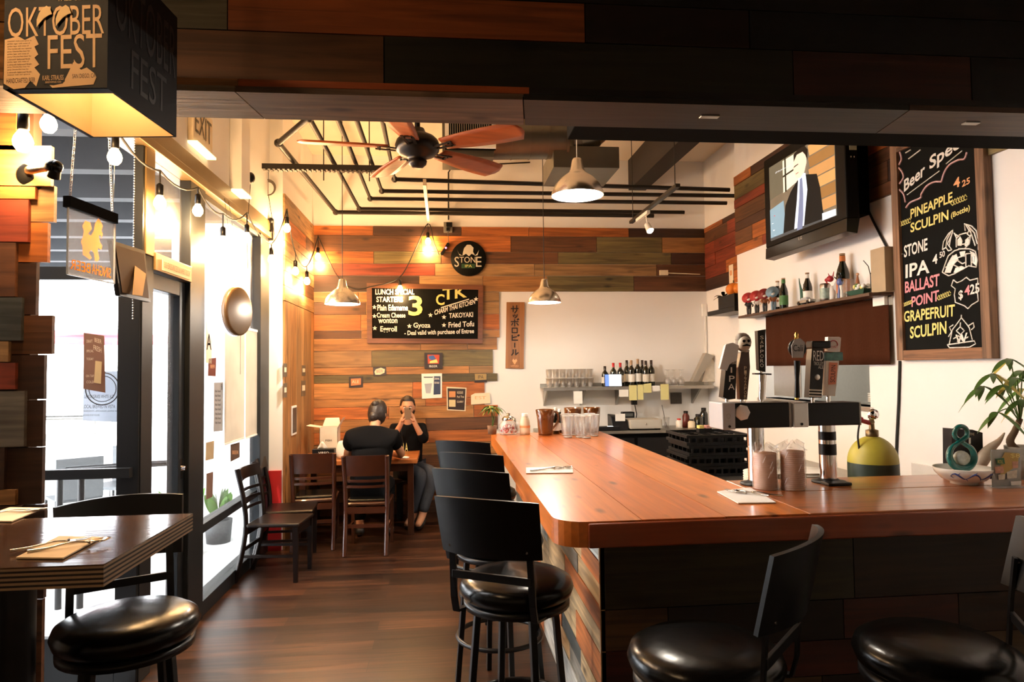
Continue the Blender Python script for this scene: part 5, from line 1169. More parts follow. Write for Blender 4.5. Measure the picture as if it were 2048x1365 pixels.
# small posters and stickers on the planks
sk = M('sticker_dark', (.03, .02, .02), .4)
def S_(name, q, m, lab, items, cat='sticker', th_=.003):
    def ex_(r_, pl, n_): marks(r_, pl, n_, items, 'print', th_+.0012)
    return poster(name, q, m, lab, cat, plane=bw, extra=ex_, th_=th_)
S_('wall_plaque', [(849, 706), (885, 706), (885, 738), (849, 738)], sk, 'small square dark plaque with a bright red and blue picture under the chalkboard menu', [('p', [(855, 710), (879, 710), (878, 728), (856, 728)], M('plaque_red', (.50, .06, .02), .5)), ('p', [(857, 713), (867, 711), (872, 718), (864, 721), (858, 718)], M('plaque_blue', (.04, .12, .35), .5)), ('p', [(860, 723), (873, 719), (876, 726), (859, 727)], chalk_y), ('t', 'BEER', 859, 731, 875, 735, 0, chalk_w)], 'plaque', .02)
S_('wall_sticker', [(746, 735), (772, 734), (773, 751), (747, 753)], sk, 'dark sticker with a white oval, below the left end of the chalkboard menu', [('p', [(749, 744), (752, 739), (762, 736), (770, 739), (769, 746), (760, 750), (751, 750)], cream), ('t', 'BREW', 753, 740, 766, 747, -.1, red_m)])
S_('wall_sticker', [(698, 754), (726, 753), (726, 775), (698, 776)], sk, 'dark rectangular sticker with an orange-red centre, left of the others', [('p', [(702, 758), (722, 757), (722, 770), (702, 772)], M('sticker_orange', (.60, .20, .08), .6)), ('t', 'ALE', 704, 761, 718, 767, 0, cream)])
S_('wall_poster', [(843, 748), (884, 747), (884, 796), (844, 798)], paper, 'white poster with a drawn beer glass and a blue panel, on the plank wall', [('p', [(868, 753), (881, 753), (881, 789), (867, 790)], M('poster_navy', (.03, .05, .11), .7)), ('p', [(847, 754), (867, 754), (865, 756), (848, 756)], M('poster_ink2', (.05, .06, .08), .7)), ('p', [(849, 768), (864, 767), (861, 787), (852, 787)], M('poster_glass', (.38, .42, .48), .7)), ('t', 'DRINK', 869, 756, 879, 760, 0, paper), ('t', 'RESPONSIBLY', 869, 764, 879, 768, 0, paper)], 'poster')
S_('wall_poster', [(893, 774), (933, 776), (931, 823), (894, 821)], cream, 'dark food poster with a pale border and two dish photos, on the plank wall', [('p', [(895, 777), (931, 778), (929, 821), (896, 819)], sk), ('p', [(898, 783), (911, 783), (911, 795), (898, 795)], M('food_photo', (.60, .26, .10), .7)), ('p', [(898, 800), (911, 800), (911, 814), (898, 814)], M('food_photo2', (.62, .52, .28), .7)), ('t', 'NOODLES', 914, 783, 926, 788, 0, cream), ('t', 'Pad Thai', 914, 792, 928, 796, 0, cream), ('t', 'CURRY', 914, 802, 927, 806, 0, cream)], 'poster')
S_('wall_sticker', [(949, 747), (974, 747), (974, 765), (949, 766)], sk, 'small sticker with tan picture at the right end of the plank wall', [('p', [(949.5, 748), (973, 748), (973, 760), (950, 761)], M('sticker_tan', (.38, .26, .10), .7)), ('t', 'IPA', 956, 751, 967, 758, 0, sk)])
S_('wall_sticker', [(942, 791), (950, 787), (979, 786), (981, 807), (942, 810)], cream, 'cream label sticker above the small plant at the end of the plank wall', [('t', 'EST', 950, 793, 972, 799, 0, chalk_o)])
# pictures on the side panel
for i, (x0, y0, x1, y1, lab) in enumerate([(567, 727, 574, 754, 'small oval sticker, upper left one on the narrow plank panel'), (567, 767, 574, 795, 'small sticker, lower left one on the narrow plank panel'), (604, 731, 611, 752, 'tiny sticker near the corner, upper one on the narrow plank panel'), (603, 762, 611, 792, 'tiny sticker near the corner, lower one on the narrow plank panel')]):
    A_, B_ = atX(x0, y0, xl+.022), atX(x1, y1, xl+.022); r_ = empty('panel_sticker', A_, 0, lab, 'sticker', 'stickers on the narrow plank panel')
    MB().box((xl+.0205, A_.y, B_.z), (xl+.0235, B_.y, A_.z), M('sticker_grey', (.12, .10, .07), .5)).build('sheet', r_, local=False, bevel=.001); MB().box((xl+.0235, A_.y+.03, (A_.z*.35+B_.z*.65)), (xl+.0245, B_.y-.03, (A_.z*.7+B_.z*.3)), cream).build('print', r_, local=False)
A_, B_ = atX(583, 813, xl+.022), atX(592, 868, xl+.022); r_ = empty('panel_picture', A_, 0, 'narrow dark picture with a white border on the narrow plank panel above the table', 'picture')
MB().box((xl+.0205, A_.y, B_.z), (xl+.03, B_.y, A_.z), paper).build('frame', r_, local=False, bevel=.001); MB().box((xl+.03, A_.y+.015, B_.z+.02), (xl+.032, B_.y-.015, A_.z-.02), M('picture_dark', (.06, .05, .04), .5, var=.8, scale=30)).build('picture', r_, local=False)
# ================================================================ BACK COUNTER, SHELF AND THEIR THINGS
ctp = .93
bc = empty('back_counter', (2.1, 7.6, 0), 0, 'black back counter with a grey worktop along the white wall', 'counter')
MB().box((1.05, 7.34, 0), (XR2-.03, YB-.01, ctp-.03), matte_black).build('cabinet', bc, local=False)
MB().box((1.02, 7.30, ctp-.03), (XR2-.02, YB-.005, ctp), dull_steel).build('worktop', bc, local=False, bevel=.003)
for k in range(4): MB().box((1.10+k*.5, 7.325, .12), (1.56+k*.5, 7.34, ctp-.08), black_plastic).build('door', bc, local=False, bevel=.003)
sz = 1.405; sx0 = atY(1088, 775, 7.58).x
sh = empty('steel_shelf', (2.0, 7.75, sz-.03), 0, 'stainless wall shelf on brackets above the back counter, with notes taped to its edge', 'shelf')
MB().box((sx0, 7.58, sz-.012), (XR2-.06, YB-.003, sz), dull_steel).box((sx0, 7.58, sz-.035), (XR2-.06, 7.585, sz-.012), dull_steel).box((sx0, YB-.01, sz), (XR2-.06, YB-.003, sz+.04), dull_steel).build('shelf_board', sh, local=False)
for px in (1092, 1166, 1238, 1393):
    x = atY(px, 790, 7.75).x; MB().add([(x-.012, 7.62, sz-.036), (x-.012, YB-.004, sz-.036), (x-.012, YB-.004, sz-.22), (x+.012, 7.62, sz-.036), (x+.012, YB-.004, sz-.036), (x+.012, YB-.004, sz-.22)], [(0, 1, 2), (5, 4, 3), (0, 3, 4, 1), (1, 4, 5, 2), (2, 5, 3, 0)], dull_steel).build('bracket', sh, local=False)
ynote = M('yellow_note', (.72, .68, .30), .9)
for i, (x0, y0, x1, y1, m, lab) in enumerate([(1147, 783, 1165, 808, paper, 'white paper note hanging from the left part of the steel shelf'), (1238, 780, 1257, 794, paper, 'white note left of the yellow notes on the steel shelf edge'), (1258, 771, 1274, 801, ynote, 'long yellow note, leftmost yellow one on the steel shelf edge'), (1275, 770, 1287, 800, ynote, 'narrow yellow note second from left on the steel shelf edge'), (1287, 769, 1303, 786, ynote, 'small tilted yellow note in the middle of the shelf edge'), (1305, 772, 1320, 783, paper, 'small white note right of the tilted yellow note'), (1321, 769, 1338, 800, ynote, 'rightmost long yellow note on the steel shelf edge')]):
    a, c = atY(x0, y0, 7.575), atY(x1, y1, 7.575); o = MB().ngon([(a.x, 7.577, c.z), (c.x, 7.577, c.z), (c.x, 7.579, a.z+(.012 if i == 4 else 0)), (a.x, 7.579, a.z)], (0, -1, 0), .0015, m).build('paper_note'); tag(o, lab, 'note', 'notes on the steel shelf edge')
a, c = atY(1341, 786, YB-.01), atY(1363, 808, YB-.01); o = MB().box((a.x, YB-.02, c.z), (c.x, YB-.002, a.z), M('dark_plaque', (.06, .05, .04), .5, var=.6, scale=40)).build('wall_plaque'); tag(o, 'dark square plaque on the white wall under the steel shelf', 'plaque')
# glasses
def make_glass(r0, r1, h, name, facets=0):
    t = empty(name, (0, 0, 0)); n = facets or 20
    MB().lathe([(.001, 0), (r0, 0), (r0*1.02, h*.1), (r1, h), (r1-.0025, h), (r0*.92, h*.12), (.001, h*.10)], glass_clear, n=n).build('vessel', t)
    MB().lathe([(r1-.002, h-.002), (r1+.0008, h-.002), (r1+.0008, h+.001), (r1-.002, h+.001), (r1-.002, h-.002)], M('glass_rim', (.80, .84, .84), .1, spec=.9), n=n).lathe([(r0*.2, .0015), (r0*.95, .0015), (r0*.95, .008), (r0*.2, .008)], M('glass_base', (.55, .58, .58), .08, spec=.9), n=n).build('rim_and_base', t)
    return t
g0_ = make_glass(.030, .043, .145, 'pint_glass'); gn = 0
G3 = 'upturned pint glasses in two tiers on the steel shelf'
for tier in range(2):
    for j in range(2):
        for k in range(7):
            o = g0_ if gn == 0 else copy_tree(g0_); gn += 1
            x = atY(1099+k*13.6, 770, 7.66).x+.01*j; o.location = (x, 7.66+.10*j, sz+.001+tier*.105); o['label'] = 'clear pint glass stacked in two tiers at the left end of the steel shelf'; o['category'] = 'glass'; o['group'] = G3
            o.scale = (.88, .88, .70)
g1_ = make_glass(.028, .037, .155, 'water_glass', 10)
G4 = 'clear water glasses clustered on the bar'
gl = [(1136, 876), (1160, 876), (1173, 877), (1188, 873), (1132, 871), (1148, 871), (1166, 872), (1180, 870)]
for i, (x, y) in enumerate(gl):
    o = g1_ if i == 0 else copy_tree(g1_); p = atZ(x, y, BT); o.location = (p.x, p.y, BT+.001); o['label'] = ['clear faceted water glass standing alone at the left of the cluster on the bar', 'clear water glass second in the front row of the cluster on the bar', 'clear water glass third in the front row of the cluster on the bar', 'clear water glass at the right end of the front row on the bar'][i] if i < 4 else 'clear water glass in the back row of the cluster on the bar'; o['category'] = 'glass'; o['group'] = G4
    o.scale = (1.25, 1.25, 1.12)
# wine bottles
def make_wine(cap, lab_m, name='wine_bottle'):
    t = empty(name, (0, 0, 0)); MB().lathe([(.001, 0), (.036, 0), (.038, .01), (.038, .18), (.034, .20), (.018, .225), (.0145, .24), (.0145, .295), (.001, .295)], bottle_dark, n=20).build('bottle_body', t)
    MB().lathe([(.0155, .245), (.0158, .30), (.001, .301)], cap, n=16).build('capsule', t)
    MB().lathe([(.0386, .05), (.0386, .14)], lab_m, n=20).build('label', t); return t
cap_red, cap_blk, cap_tan, lab_cream = M('capsule_red', (.45, .015, .02), .35), M('capsule_black', (.02, .012, .01), .3), M('capsule_tan', (.35, .22, .12), .4), M('wine_label_cream', (.70, .66, .58), .8)
wk = {'r': make_wine(cap_red, lab_cream), 'k': make_wine(cap_blk, lab_cream), 't': make_wine(cap_tan, label_w)}; used_w = set()
for i, (x, y, k, sc_, lab) in enumerate([(1210, 7.70, 'k', .78, 'short dark wine bottle at the left end of the wine row'), (1227, 7.70, 'r', .9, 'red-capped wine bottle, left one of the two red caps'), (1241, 7.72, 'r', .9, 'red-capped wine bottle, right one of the two red caps'), (1254, 7.80, 'k', 1, 'dark wine bottle behind, just right of the red caps'), (1263, 7.68, 't', .99, 'wine bottle with tan capsule and large pale label, front middle of the row'), (1276, 7.70, 't', 1.04, 'tallest wine bottle with a tan capsule and pale label'), (1285, 7.82, 'k', 1, 'dark wine bottle standing behind the tallest one'), (1292, 7.68, 'k', .97, 'dark wine bottle with low cream label, second from the right'), (1303, 7.71, 'k', .99, 'dark wine bottle at the right end of the wine row')]):
    o = wk[k] if k not in used_w else copy_tree(wk[k]); used_w.add(k); o.location = (atY(x, 760, y).x, y, sz+.001); o.scale = (1, 1, sc_); o['label'] = lab; o['category'] = 'bottle'; o['group'] = 'wine bottles on the steel shelf'
# stemware at right
t = g2_ = empty('wine_glass', (0, 0, 0)); MB().lathe([(.001, .002), (.032, .002), (.030, .004), (.004, .01), (.0035, .08), (.02, .095), (.034, .125), (.036, .15), (.029, .185), (.027, .185), (.033, .15), (.03, .12), (.001, .095)], glass_clear, n=20).build('vessel', t); MB().lathe([(.029, .184), (.0305, .184), (.0305, .187), (.029, .187)], MATS['glass_rim'], n=20).build('rim', t)
for i in range(6):
    o = g2_ if i == 0 else copy_tree(g2_); j = i % 2; o.location = (atY(1334+13*(i//2)+4*j, 760, 7.70).x, 7.66+.11*j, sz+.187); o.scale = (1.1, 1.1, -1) ; o['label'] = 'clear stemmed wine glass upside down at the right of the steel shelf'; o['category'] = 'glass'; o['group'] = 'upturned wine glasses at the right of the steel shelf'
p = atY(1226, 775, 7.62); o = empty('tablet', (p.x, 7.62, sz+.001), 0, 'small tablet with a glowing white and blue screen standing on the steel shelf', 'tablet')
MB().hexa([(p.x-.10, 7.60, sz+.001), (p.x+.10, 7.60, sz+.001), (p.x+.10, 7.615, sz+.001), (p.x-.10, 7.615, sz+.001)], [(p.x-.10, 7.615, sz+.145), (p.x+.10, 7.615, sz+.145), (p.x+.10, 7.625, sz+.145), (p.x-.10, 7.625, sz+.145)], black_plastic).build('case', o, local=False, bevel=.003)
def tabp(u, v): return V((p.x-.094+.188*u, 7.5975+.0145*v+.0005, sz+.008+.13*v))
for (a, e, m, nm) in ((0, .24, M('screen_blue', (.10, .18, .6), .4, emit=1.2), 'blue_panel'), (.25, 1, M('screen_white', (.9, .95, 1), .4, emit=1.6), 'white_panel')): MB().ngon([tabp(a, 0), tabp(e, 0), tabp(e, 1), tabp(a, 1)], (0, -1, .1), .001, m).build(nm, o, local=False)
o = empty('leaning_tray', (2.75, 7.7, sz), 0, 'stack of trays and a wrapped pad leaning at the right end of the steel shelf', 'tray')
def tray(dx, m, nm):
    A_ = [atY(x, y, 7.66+dx) for x, y in ((1385, 764), (1396, 764), (1428, 712), (1412, 706))]; MB().ngon(A_, (0, 1, 0), .10, m).build(nm, o, local=False, bevel=.004)
tray(0, M('tray_grey', (.34, .31, .26), .5), 'tray')
A_ = [atY(x, y, 7.70) for x, y in ((1404, 764), (1436, 764), (1438, 740), (1424, 716), (1412, 735))]; MB().ngon(A_, (0, 1, 0), .12, M('wrapped_pad', (.62, .56, .46), .8, var=.3, scale=20)).build('wrapped_pad', o, local=False, bevel=.006)
# on the back counter
def onC(px, py): return atZ(px, py, ctp)
p = V((atY(1288, 850, 7.45).x, 7.50, ctp+.001)); o = empty('cash_drawer', p, 0, 'pale grey metal cash drawer with a keyhole on the back counter', 'cash drawer')
MB().box((p.x-.18, p.y-.14, p.z+.015), (p.x+.18, p.y+.16, p.z+.115), M('drawer_grey', (.50, .48, .42), .5)).build('body', o, local=False, bevel=.004); MB().box((p.x-.165, p.y-.146, p.z+.03), (p.x+.165, p.y-.14, p.z+.10), M('drawer_grey', (.5, .5, .5))).lathe([(.001, .002), (.012, .002), (.012, 0)], chrome, (p.x, p.y-.146, p.z+.065), ax=(0, -1, 0), n=16).build('drawer_front', o, local=False)
for s2 in (-1, 1): MB().box((p.x+s2*.15-.02, p.y-.1, p.z), (p.x+s2*.15+.02, p.y+.1, p.z+.015), black_plastic).build('foot', o, local=False)
p = V((atY(1241, 850, 7.45).x, 7.50, ctp+.001)); o = empty('receipt_printer', p, 0, 'black receipt printer left of the pale cash drawer', 'printer')
MB().hexa([(p.x-.11, p.y-.12, p.z), (p.x+.07, p.y-.12, p.z), (p.x+.07, p.y+.1, p.z), (p.x-.11, p.y+.1, p.z)], [(p.x-.11, p.y-.06, p.z+.15), (p.x+.07, p.y-.06, p.z+.11), (p.x+.07, p.y+.1, p.z+.15), (p.x-.11, p.y+.1, p.z+.17)], black_plastic).build('body', o, local=False, bevel=.006); MB().box((p.x-.07, p.y-.10, p.z+.10), (p.x+.04, p.y-.097, p.z+.18), paper).build('receipt', o, local=False)
p = V((atY(1262, 838, 7.55).x, 7.72, ctp+.001)); o = empty('card_terminal', p, 0, 'dark card terminal behind the printer under the hanging power plug', 'card reader'); MB().box((p.x-.06, p.y-.04, p.z), (p.x+.08, p.y+.06, p.z+.18), black_plastic).build('body', o, local=False, bevel=.008); MB().box((p.x-.04, p.y-.043, p.z+.13), (p.x+.06, p.y-.04, p.z+.165), M('terminal_screen', (.1, .12, .12), .2)).build('screen', o, local=False)
a = atY(1268, 803, YB-.03); o = MB().box((a.x-.03, YB-.06, a.z-.04), (a.x+.03, YB-.004, a.z+.04), black_plastic).path([a+V((.0, -.03, -.04)), a+V((.02, -.03, -.15)), a+V((-.01, -.05, -.30))], .006, cord_k, n=6).build('power_plug'); tag(o, 'black power plug and cord in the wall under the yellow notes', 'plug')
p = V((atY(1215, 855, 7.40).x, 7.40, ctp+.001)); o = empty('card_machine', p, 0, 'low black card machine with a small lit display, left of the receipt printer', 'card reader'); MB().box((p.x-.13, p.y-.05, p.z), (p.x+.13, p.y+.08, p.z+.045), black_plastic).build('body', o, local=False, bevel=.006); MB().box((p.x-.0, p.y-.02, p.z+.045), (p.x+.06, p.y+.02, p.z+.047), MATS['screen_white']).build('display', o, local=False)
# small jars and bottles at the right of the counter
spec = [(1358, 7.50, .035, .10, 'white capped pale jar on the right part of the back counter', paper, 'jar'), (1372, 7.62, .04, .17, 'dark red bottle behind the jars at the right of the back counter', M('sauce_red', (.14, .02, .012), .3), 'bottle'), (1383, 7.48, .04, .09, 'round pale pot in front of the dark red bottle', cream, 'jar'), (1397, 7.5, .05, .14, 'black coffee pot-like jar right of the pale pot', bottle_dark, 'jar'), (1408, 7.60, .045, .20, 'dark jar with tall clear top at the end of the back counter', bottle_dark, 'jar'), (1333, 7.60, .035, .12, 'clear tumbler holding a straw on the back counter', glass_clear, 'glass')]
for px, y, r, h, lab, m, cat in spec:
    x = atY(px, 850, y).x; t = empty({'jar': 'counter_jar', 'bottle': 'sauce_bottle', 'glass': 'straw_glass'}[cat], (x, y, ctp+.001), 0, lab, cat)
    MB().lathe([(.001, 0), (r, 0), (r*1.02, h*.2), (r, h*.75), (r*.6, h*.9), (r*.55, h), (.001, h)] if cat != 'glass' else [(.001, 0), (r*.7, 0), (r, h), (r-.002, h), (r*.66, .004), (.001, .004)], m, n=20).build('body', t)
    if cat == 'glass': MB().path([V((0, 0, .01)), V((-.05, 0, .26))], .003, black_plastic, n=6).build('straw', t)
    else: MB().lathe([(r*.62, h*.92), (r*.64, h*1.08), (.001, h*1.09)], black_plastic if m != paper else red_m, n=18).build('lid', t)
MB_packets = (M('packet_yellow', (.75, .60, .18), .6), M('packet_pink', (.70, .35, .30), .6))
# black glass racks
G5 = 'stack of black plastic glass racks'; cz = .86; c0_ = atY(1372, 900, 4.62); c1_ = atY(1500, 900, 4.62)
cbn = empty('under_counter_cabinet', (2.2, 4.6, 0), 0, 'dark low work cabinet behind the bar carrying the black racks', 'cabinet')
MB().box((c0_.x-.1, 4.30, 0), (XR-.005, 5.3, cz-.03), matte_black).build('body', cbn, local=False); MB().box((c0_.x-.12, 4.28, cz-.03), (XR-.005, 5.32, cz), dull_steel).build('worktop', cbn, local=False, bevel=.003)
rk0 = empty('glass_rack', (0, 0, 0)); W2 = (c1_.x-c0_.x)/2; b = MB()
for z in (0, .05): b.box((-W2, -.22, z), (W2, -.205, z+.02), black_plastic).box((-W2, .205, z), (W2, .22, z+.02), black_plastic).box((-W2, -.205, z), (-W2+.015, .205, z+.02), black_plastic).box((W2-.015, -.205, z), (W2, .205, z+.02), black_plastic)
for k in range(9):
    x = -W2+.02+(2*W2-.05)*k/8
    for y in (-.22, .207): b.box((x, y, .02), (x+.012, y+.013, .05), black_plastic)
b.build('outer_grid', rk0); b = MB()
for k in range(1, 5): b.box((-W2+2*W2*k/5-.004, -.205, .005), (-W2+2*W2*k/5+.004, .205, .055), black_plastic); b.box((-W2+.015, -.22+.44*k/5-.004, .005), (W2-.015, -.22+.44*k/5+.004, .055), black_plastic)
b.build('inner_grid', rk0)
for i in range(4):
    o = rk0 if i == 0 else copy_tree(rk0); o.location = ((c0_.x+c1_.x)/2+.008*(-1)**i, 4.80, cz+.001+i*.072); tag(o, ['lowest black glass rack of the stack on the dark cabinet', 'second black glass rack from the bottom of the stack', 'third black glass rack from the bottom of the stack', 'topmost black glass rack of the stack, below the sweetener boxes'][i], 'crate', G5)
zz = cz+4*.072+.002
for i, (px, m, lab) in enumerate(((1401, MATS['packet_yellow'], 'box of yellow sweetener packets on top of the black racks'), (1415, MATS['packet_pink'], 'box of pink sweetener packets on top of the black racks'))):
    x = atY(px, 862, 4.75).x; o = empty('packet_box', (x, 4.75, zz), 0, lab, 'box'); MB().box((x-.02, 4.72, zz), (x+.02, 4.78, zz+.03), black_plastic).build('box', o, local=False); MB().box((x-.017, 4.723, zz+.03), (x+.017, 4.777, zz+.05), m).build('packets', o, local=False)

# ================================================================ ON THE BAR
def make_pitcher():
    t = empty('amber_pitcher', (0, 0, 0)); n = 32; b = MB()
    prof = [(.001, .002), (.058, .002), (.060, .02), (.066, .12), (.074, .21), (.072, .212), (.062, .12), (.055, .02), (.001, .012)]
    vv = []
    for r, z in prof:
        for k in range(n):
            a = 2*math.pi*k/n; rr = r*(1+.035*(k % 2)) if .03 < z < .2 else r
            if z > .2 and abs(a-math.pi) < .4: rr += .016*(1-abs(a-math.pi)/.4)
            vv.append(V((math.cos(a)*rr, math.sin(a)*rr, z)))
    b.add(vv, [(i*n+k, i*n+(k+1) % n, (i+1)*n+(k+1) % n, (i+1)*n+k) for i in range(len(prof)-1) for k in range(n)], glass_amber, True); b.build('jug', t)
    MB().path(smooth([V((.07, 0, .19)), V((.115, 0, .18)), V((.12, 0, .11)), V((.068, 0, .05))], 4), .009, glass_amber, n=8).build('handle', t); return t
pt0 = make_pitcher(); GP = 'amber plastic pitchers at the far end of the bar'
for i, (px, Y, rz_, lab) in enumerate([(1091, 5.62, 20, 'amber plastic pitcher at the far left end of the bar, nearest the white bottle'), (1146, 5.775, 100, 'amber plastic pitcher behind the left of the water glasses'), (1184, 5.775, 80, 'amber plastic pitcher behind the right of the water glasses')]):
    o = pt0 if i == 0 else copy_tree(pt0); x = atY(px, 868, Y).x; o.location = (x, Y, BT+.001); o.rotation_euler = (0, 0, R(rz_)); tag(o, lab, 'pitcher', GP)
for i, (px, Y, h, lab) in enumerate([(1112, 5.72, .22, 'small dark bottle between the amber pitchers'), (1120, 5.80, .20, 'small dark bottle behind the amber pitchers')]):
    x = atY(px, 868, Y).x; t = empty('sauce_bottle', (x, Y, BT+.001), 0, lab, 'bottle'); MB().lathe([(.001, 0), (.03, 0), (.031, h*.55), (.013, h*.72), (.012, h*.9), (.001, h*.9)], bottle_dark, n=20).build('bottle_body', t); MB().lathe([(.014, h*.88), (.014, h), (.001, h)], lampwhite, n=14).build('cap', t); MB().lathe([(.0318, h*.12), (.0318, h*.42)], label_w, n=20).build('label', t)
# candy jar, white bottle, small plant
p = V((atY(1017, 864, 5.74).x, 5.74, BT+.001)); o = empty('candy_jar', p, 0, 'round clear jar of pink wrapped sweets at the far left end of the bar', 'jar')
MB().lathe([(.001, 0), (.07, 0), (.085, .03), (.08, .08), (.055, .11), (.05, .12), (.047, .12), (.052, .108), (.075, .08), (.08, .03), (.001, .006)], glass_clear, p, n=24).build('jar', o, local=False)
b = MB(); rc = random.Random(5); cm_ = [M('candy_pink', (.62, .18, .20), .3), M('candy_white', (.8, .72, .68), .3), M('candy_red', (.5, .04, .06), .3)]
for k in range(60):
    a = rc.uniform(0, 6.28); r = .06*math.sqrt(rc.random()); b.ball(p+V((math.cos(a)*r, math.sin(a)*r, .015+.06*rc.random())), .011, rc.choice(cm_), n=8, k=5)
tag(b.build('sweets', o, local=False), kind='stuff')
MB().lathe([(.052, .118), (.056, .13), (.04, .15), (.012, .155), (.016, .175), (.001, .18)], chrome, p, n=24).build('lid', o, local=False)
p = V((atY(1050, 862, 5.72).x, 5.72, BT+.001)); o = empty('milky_bottle', p, 0, 'white bottle with a tan label beside the candy jar on the bar', 'bottle')
MB().lathe([(.001, 0), (.042, 0), (.044, .03), (.042, .11), (.03, .14), (.024, .15), (.001, .15)], M('cream_plastic', (.80, .72, .55), .4), p, n=24).build('bottle_body', o, local=False); MB().lathe([(.027, .148), (.026, .175), (.001, .176)], lampwhite, p, n=20).build('cap', o, local=False); MB().lathe([(.0446, .055), (.0446, .075)], chalk_o, p, n=24).build('label', o, local=False)
p = V((atY(1034, 862, 5.8).x, 5.80, BT+.001)); o = empty('water_glass', p, 0, 'short clear glass between the candy jar and the white bottle', 'glass'); MB().lathe([(.001, 0), (.03, 0), (.036, .10), (.034, .10), (.028, .008), (.001, .008)], glass_clear, p, n=20).build('vessel', o, local=False); MB().path([p+V((0, 0, .02)), p+V((-.02, 0, .13))], .008, dull_steel, n=8).build('holder', o, local=False)
def leaf(b, base, d, up_, L, w, m, droop=.25, n=7):
    d = V(d).normalized(); s = d.cross(V(up_)).normalized(); vv = []
    for i in range(n+1):
        u = i/n; c = V(base)+d*L*u-V((0, 0, 1))*droop*L*u*u; ww_ = w*math.sin(math.pi*min(1, u*.96+.04))**.8
        vv += [c-s*ww_/2, c+V((0, 0, -.08*w)), c+s*ww_/2]
    b.add(vv, [(3*i+a, 3*i+a+1, 3*i+a+4, 3*i+a+3) for i in range(n) for a in (0, 1)], m, True)
p = V((atY(984, 855, 5.83).x, 5.81, BT+.001)); o = empty('small_potted_plant', p, 0, 'small plant with drooping yellow-green leaves at the far left corner of the bar', 'plant')
MB().lathe([(.001, 0), (.035, 0), (.042, .07), (.036, .07), (.001, .06)], M('pot_clay', (.20, .10, .05), .8), p, n=20).build('pot', o, local=False)
b = MB(); b2_ = MB(); rl = random.Random(9)
for k in range(5): q = p+V((rl.uniform(-.05, .03), rl.uniform(-.04, .04), .20+.05*rl.random())); b2_.path([p+V((0, 0, .05)), (p+q)/2+V((.01, 0, .02)), q], .003, green_leaf, n=5); [leaf(b, q, (math.cos(a), math.sin(a), .5), (0, 0, 1), rl.uniform(.09, .14), .026, yellow_leaf if rl.random() < .45 else green_leaf, .9) for a in [rl.uniform(0, 6.28) for _ in range(5)]]
b2_.build('stem', o, local=False); b.build('leaves', o, local=False)
# beer towers
tap_black = M('tower_black', (.004, .004, .004), .3, spec=.35); ledge = M('grey_end_plate', (.42, .43, .44), .4)
def tower(px, Y, hx0, hx1, hz0, hz1, lab, plate_px, plate_m):
    pb0 = atY(px, 965, Y); t = empty('beer_tower', (pb0.x, Y, BT), 0, lab, 'beer tower', None)
    zt0 = atY(px, hz1, Y-.07).z; zt1 = atY(px, hz0, Y-.07).z; x0 = atY(hx0, 830, Y-.07).x; x1 = atY(hx1, 830, Y-.07).x
    MB().tube((pb0.x, Y, BT), (pb0.x, Y, zt0), .038, chrome, n=32).build('column', t, local=False)
    MB().lathe([(.001, 0), (.075, 0), (.075, .008), (.05, .012), (.04, .02), (.001, .02)], black_plastic, (pb0.x, Y, BT+.0005), n=30).build('base_flange', t, local=False)
    MB().box((x0, Y-.07, zt0), (x1, Y+.07, zt1), tap_black).build('head', t, local=False, bevel=.006)
    a, c = atY(plate_px[0], 830, Y-.078).x, atY(plate_px[1], 830, Y-.078).x
    pl_ = MB().box((a, Y-.088, zt0-.003), (c, Y+.072, zt1+.003), plate_m).build('end_plate', t, local=False, bevel=.004)
    MB().lathe([(.001, 0), (.006, 0), (.006, -.003)], black_plastic, ((a+c)/2, Y-.091, zt0+.012), ax=(0, 1, 0), n=12).build('screw', pl_, local=False)
    return t, zt0, zt1, x0, x1
Y1_ = 3.07
t1, za, zb2, xa, xb = tower(1514, Y1_, 1446, 1583, 806, 857, 'left beer tower of black box on a chrome column with three tap handles', (1443, 1469), ledge)
t2, zc, zd, xc, xd = tower(1657, Y1_, 1590, 1722, 806, 852, 'right beer tower of black box on a chrome column with three tap handles', (1585, 1615), steel)
MB().box((xb-.012, Y1_-.072, za), (xb, Y1_+.072, zb2), dull_steel).build('right_trim', t1, local=False, bevel=.002); MB().box((xd-.008, Y1_-.072, zc), (xd, Y1_+.072, zd), dull_steel).build('right_trim', t2, local=False, bevel=.002)
c = atY(1486, 826, Y1_-.08); MB().lathe([(.001, 0), (.036, 0), (.037, .004), (.030, .012), (.001, .012)], M('octagon_white', (.78, .72, .66), .4), (c.x, Y1_-.07, c.z), ax=(0, -1, 0), n=7).build('octagon_badge', t1, local=False)
c = atY(1457, 833, Y1_-.09); b = MB(); b.text('O', (c.x-.010, Y1_-.0885, c.z-.012), (.02, 0, 0), (0, 0, .024), dull_steel).text('DRAFT', (c.x-.010, Y1_-.0885, c.z-.024), (.02, 0, 0), (0, 0, .005), dull_steel); b.build('plate_marking', t1, local=False)
for y0, y1, m in ((865, 882, black_plastic), (890, 912, black_plastic)):
    p0, p1_ = atY(1645, y1, Y1_-.04), atY(1645, y0, Y1_-.04); MB().lathe([(.0388, p0.z-BT), (.0388, p1_.z-BT)], m, (atY(1657, 965, Y1_).x, Y1_, BT), n=32).build('column_sticker', t2, local=False)
o = MB().box((atZ(1612, 960, BT).x, 2.96, BT+.001), (atZ(1682, 966, BT).x, 3.03, BT+.014), black_plastic).build('drip_tray', bevel=.003); tag(o, 'small black drip tray on the bar before the right beer tower', 'tray')
HYp = Y1_-.03
def hp_(x, y, o_=0.): return atY(x, y, HYp-o_)
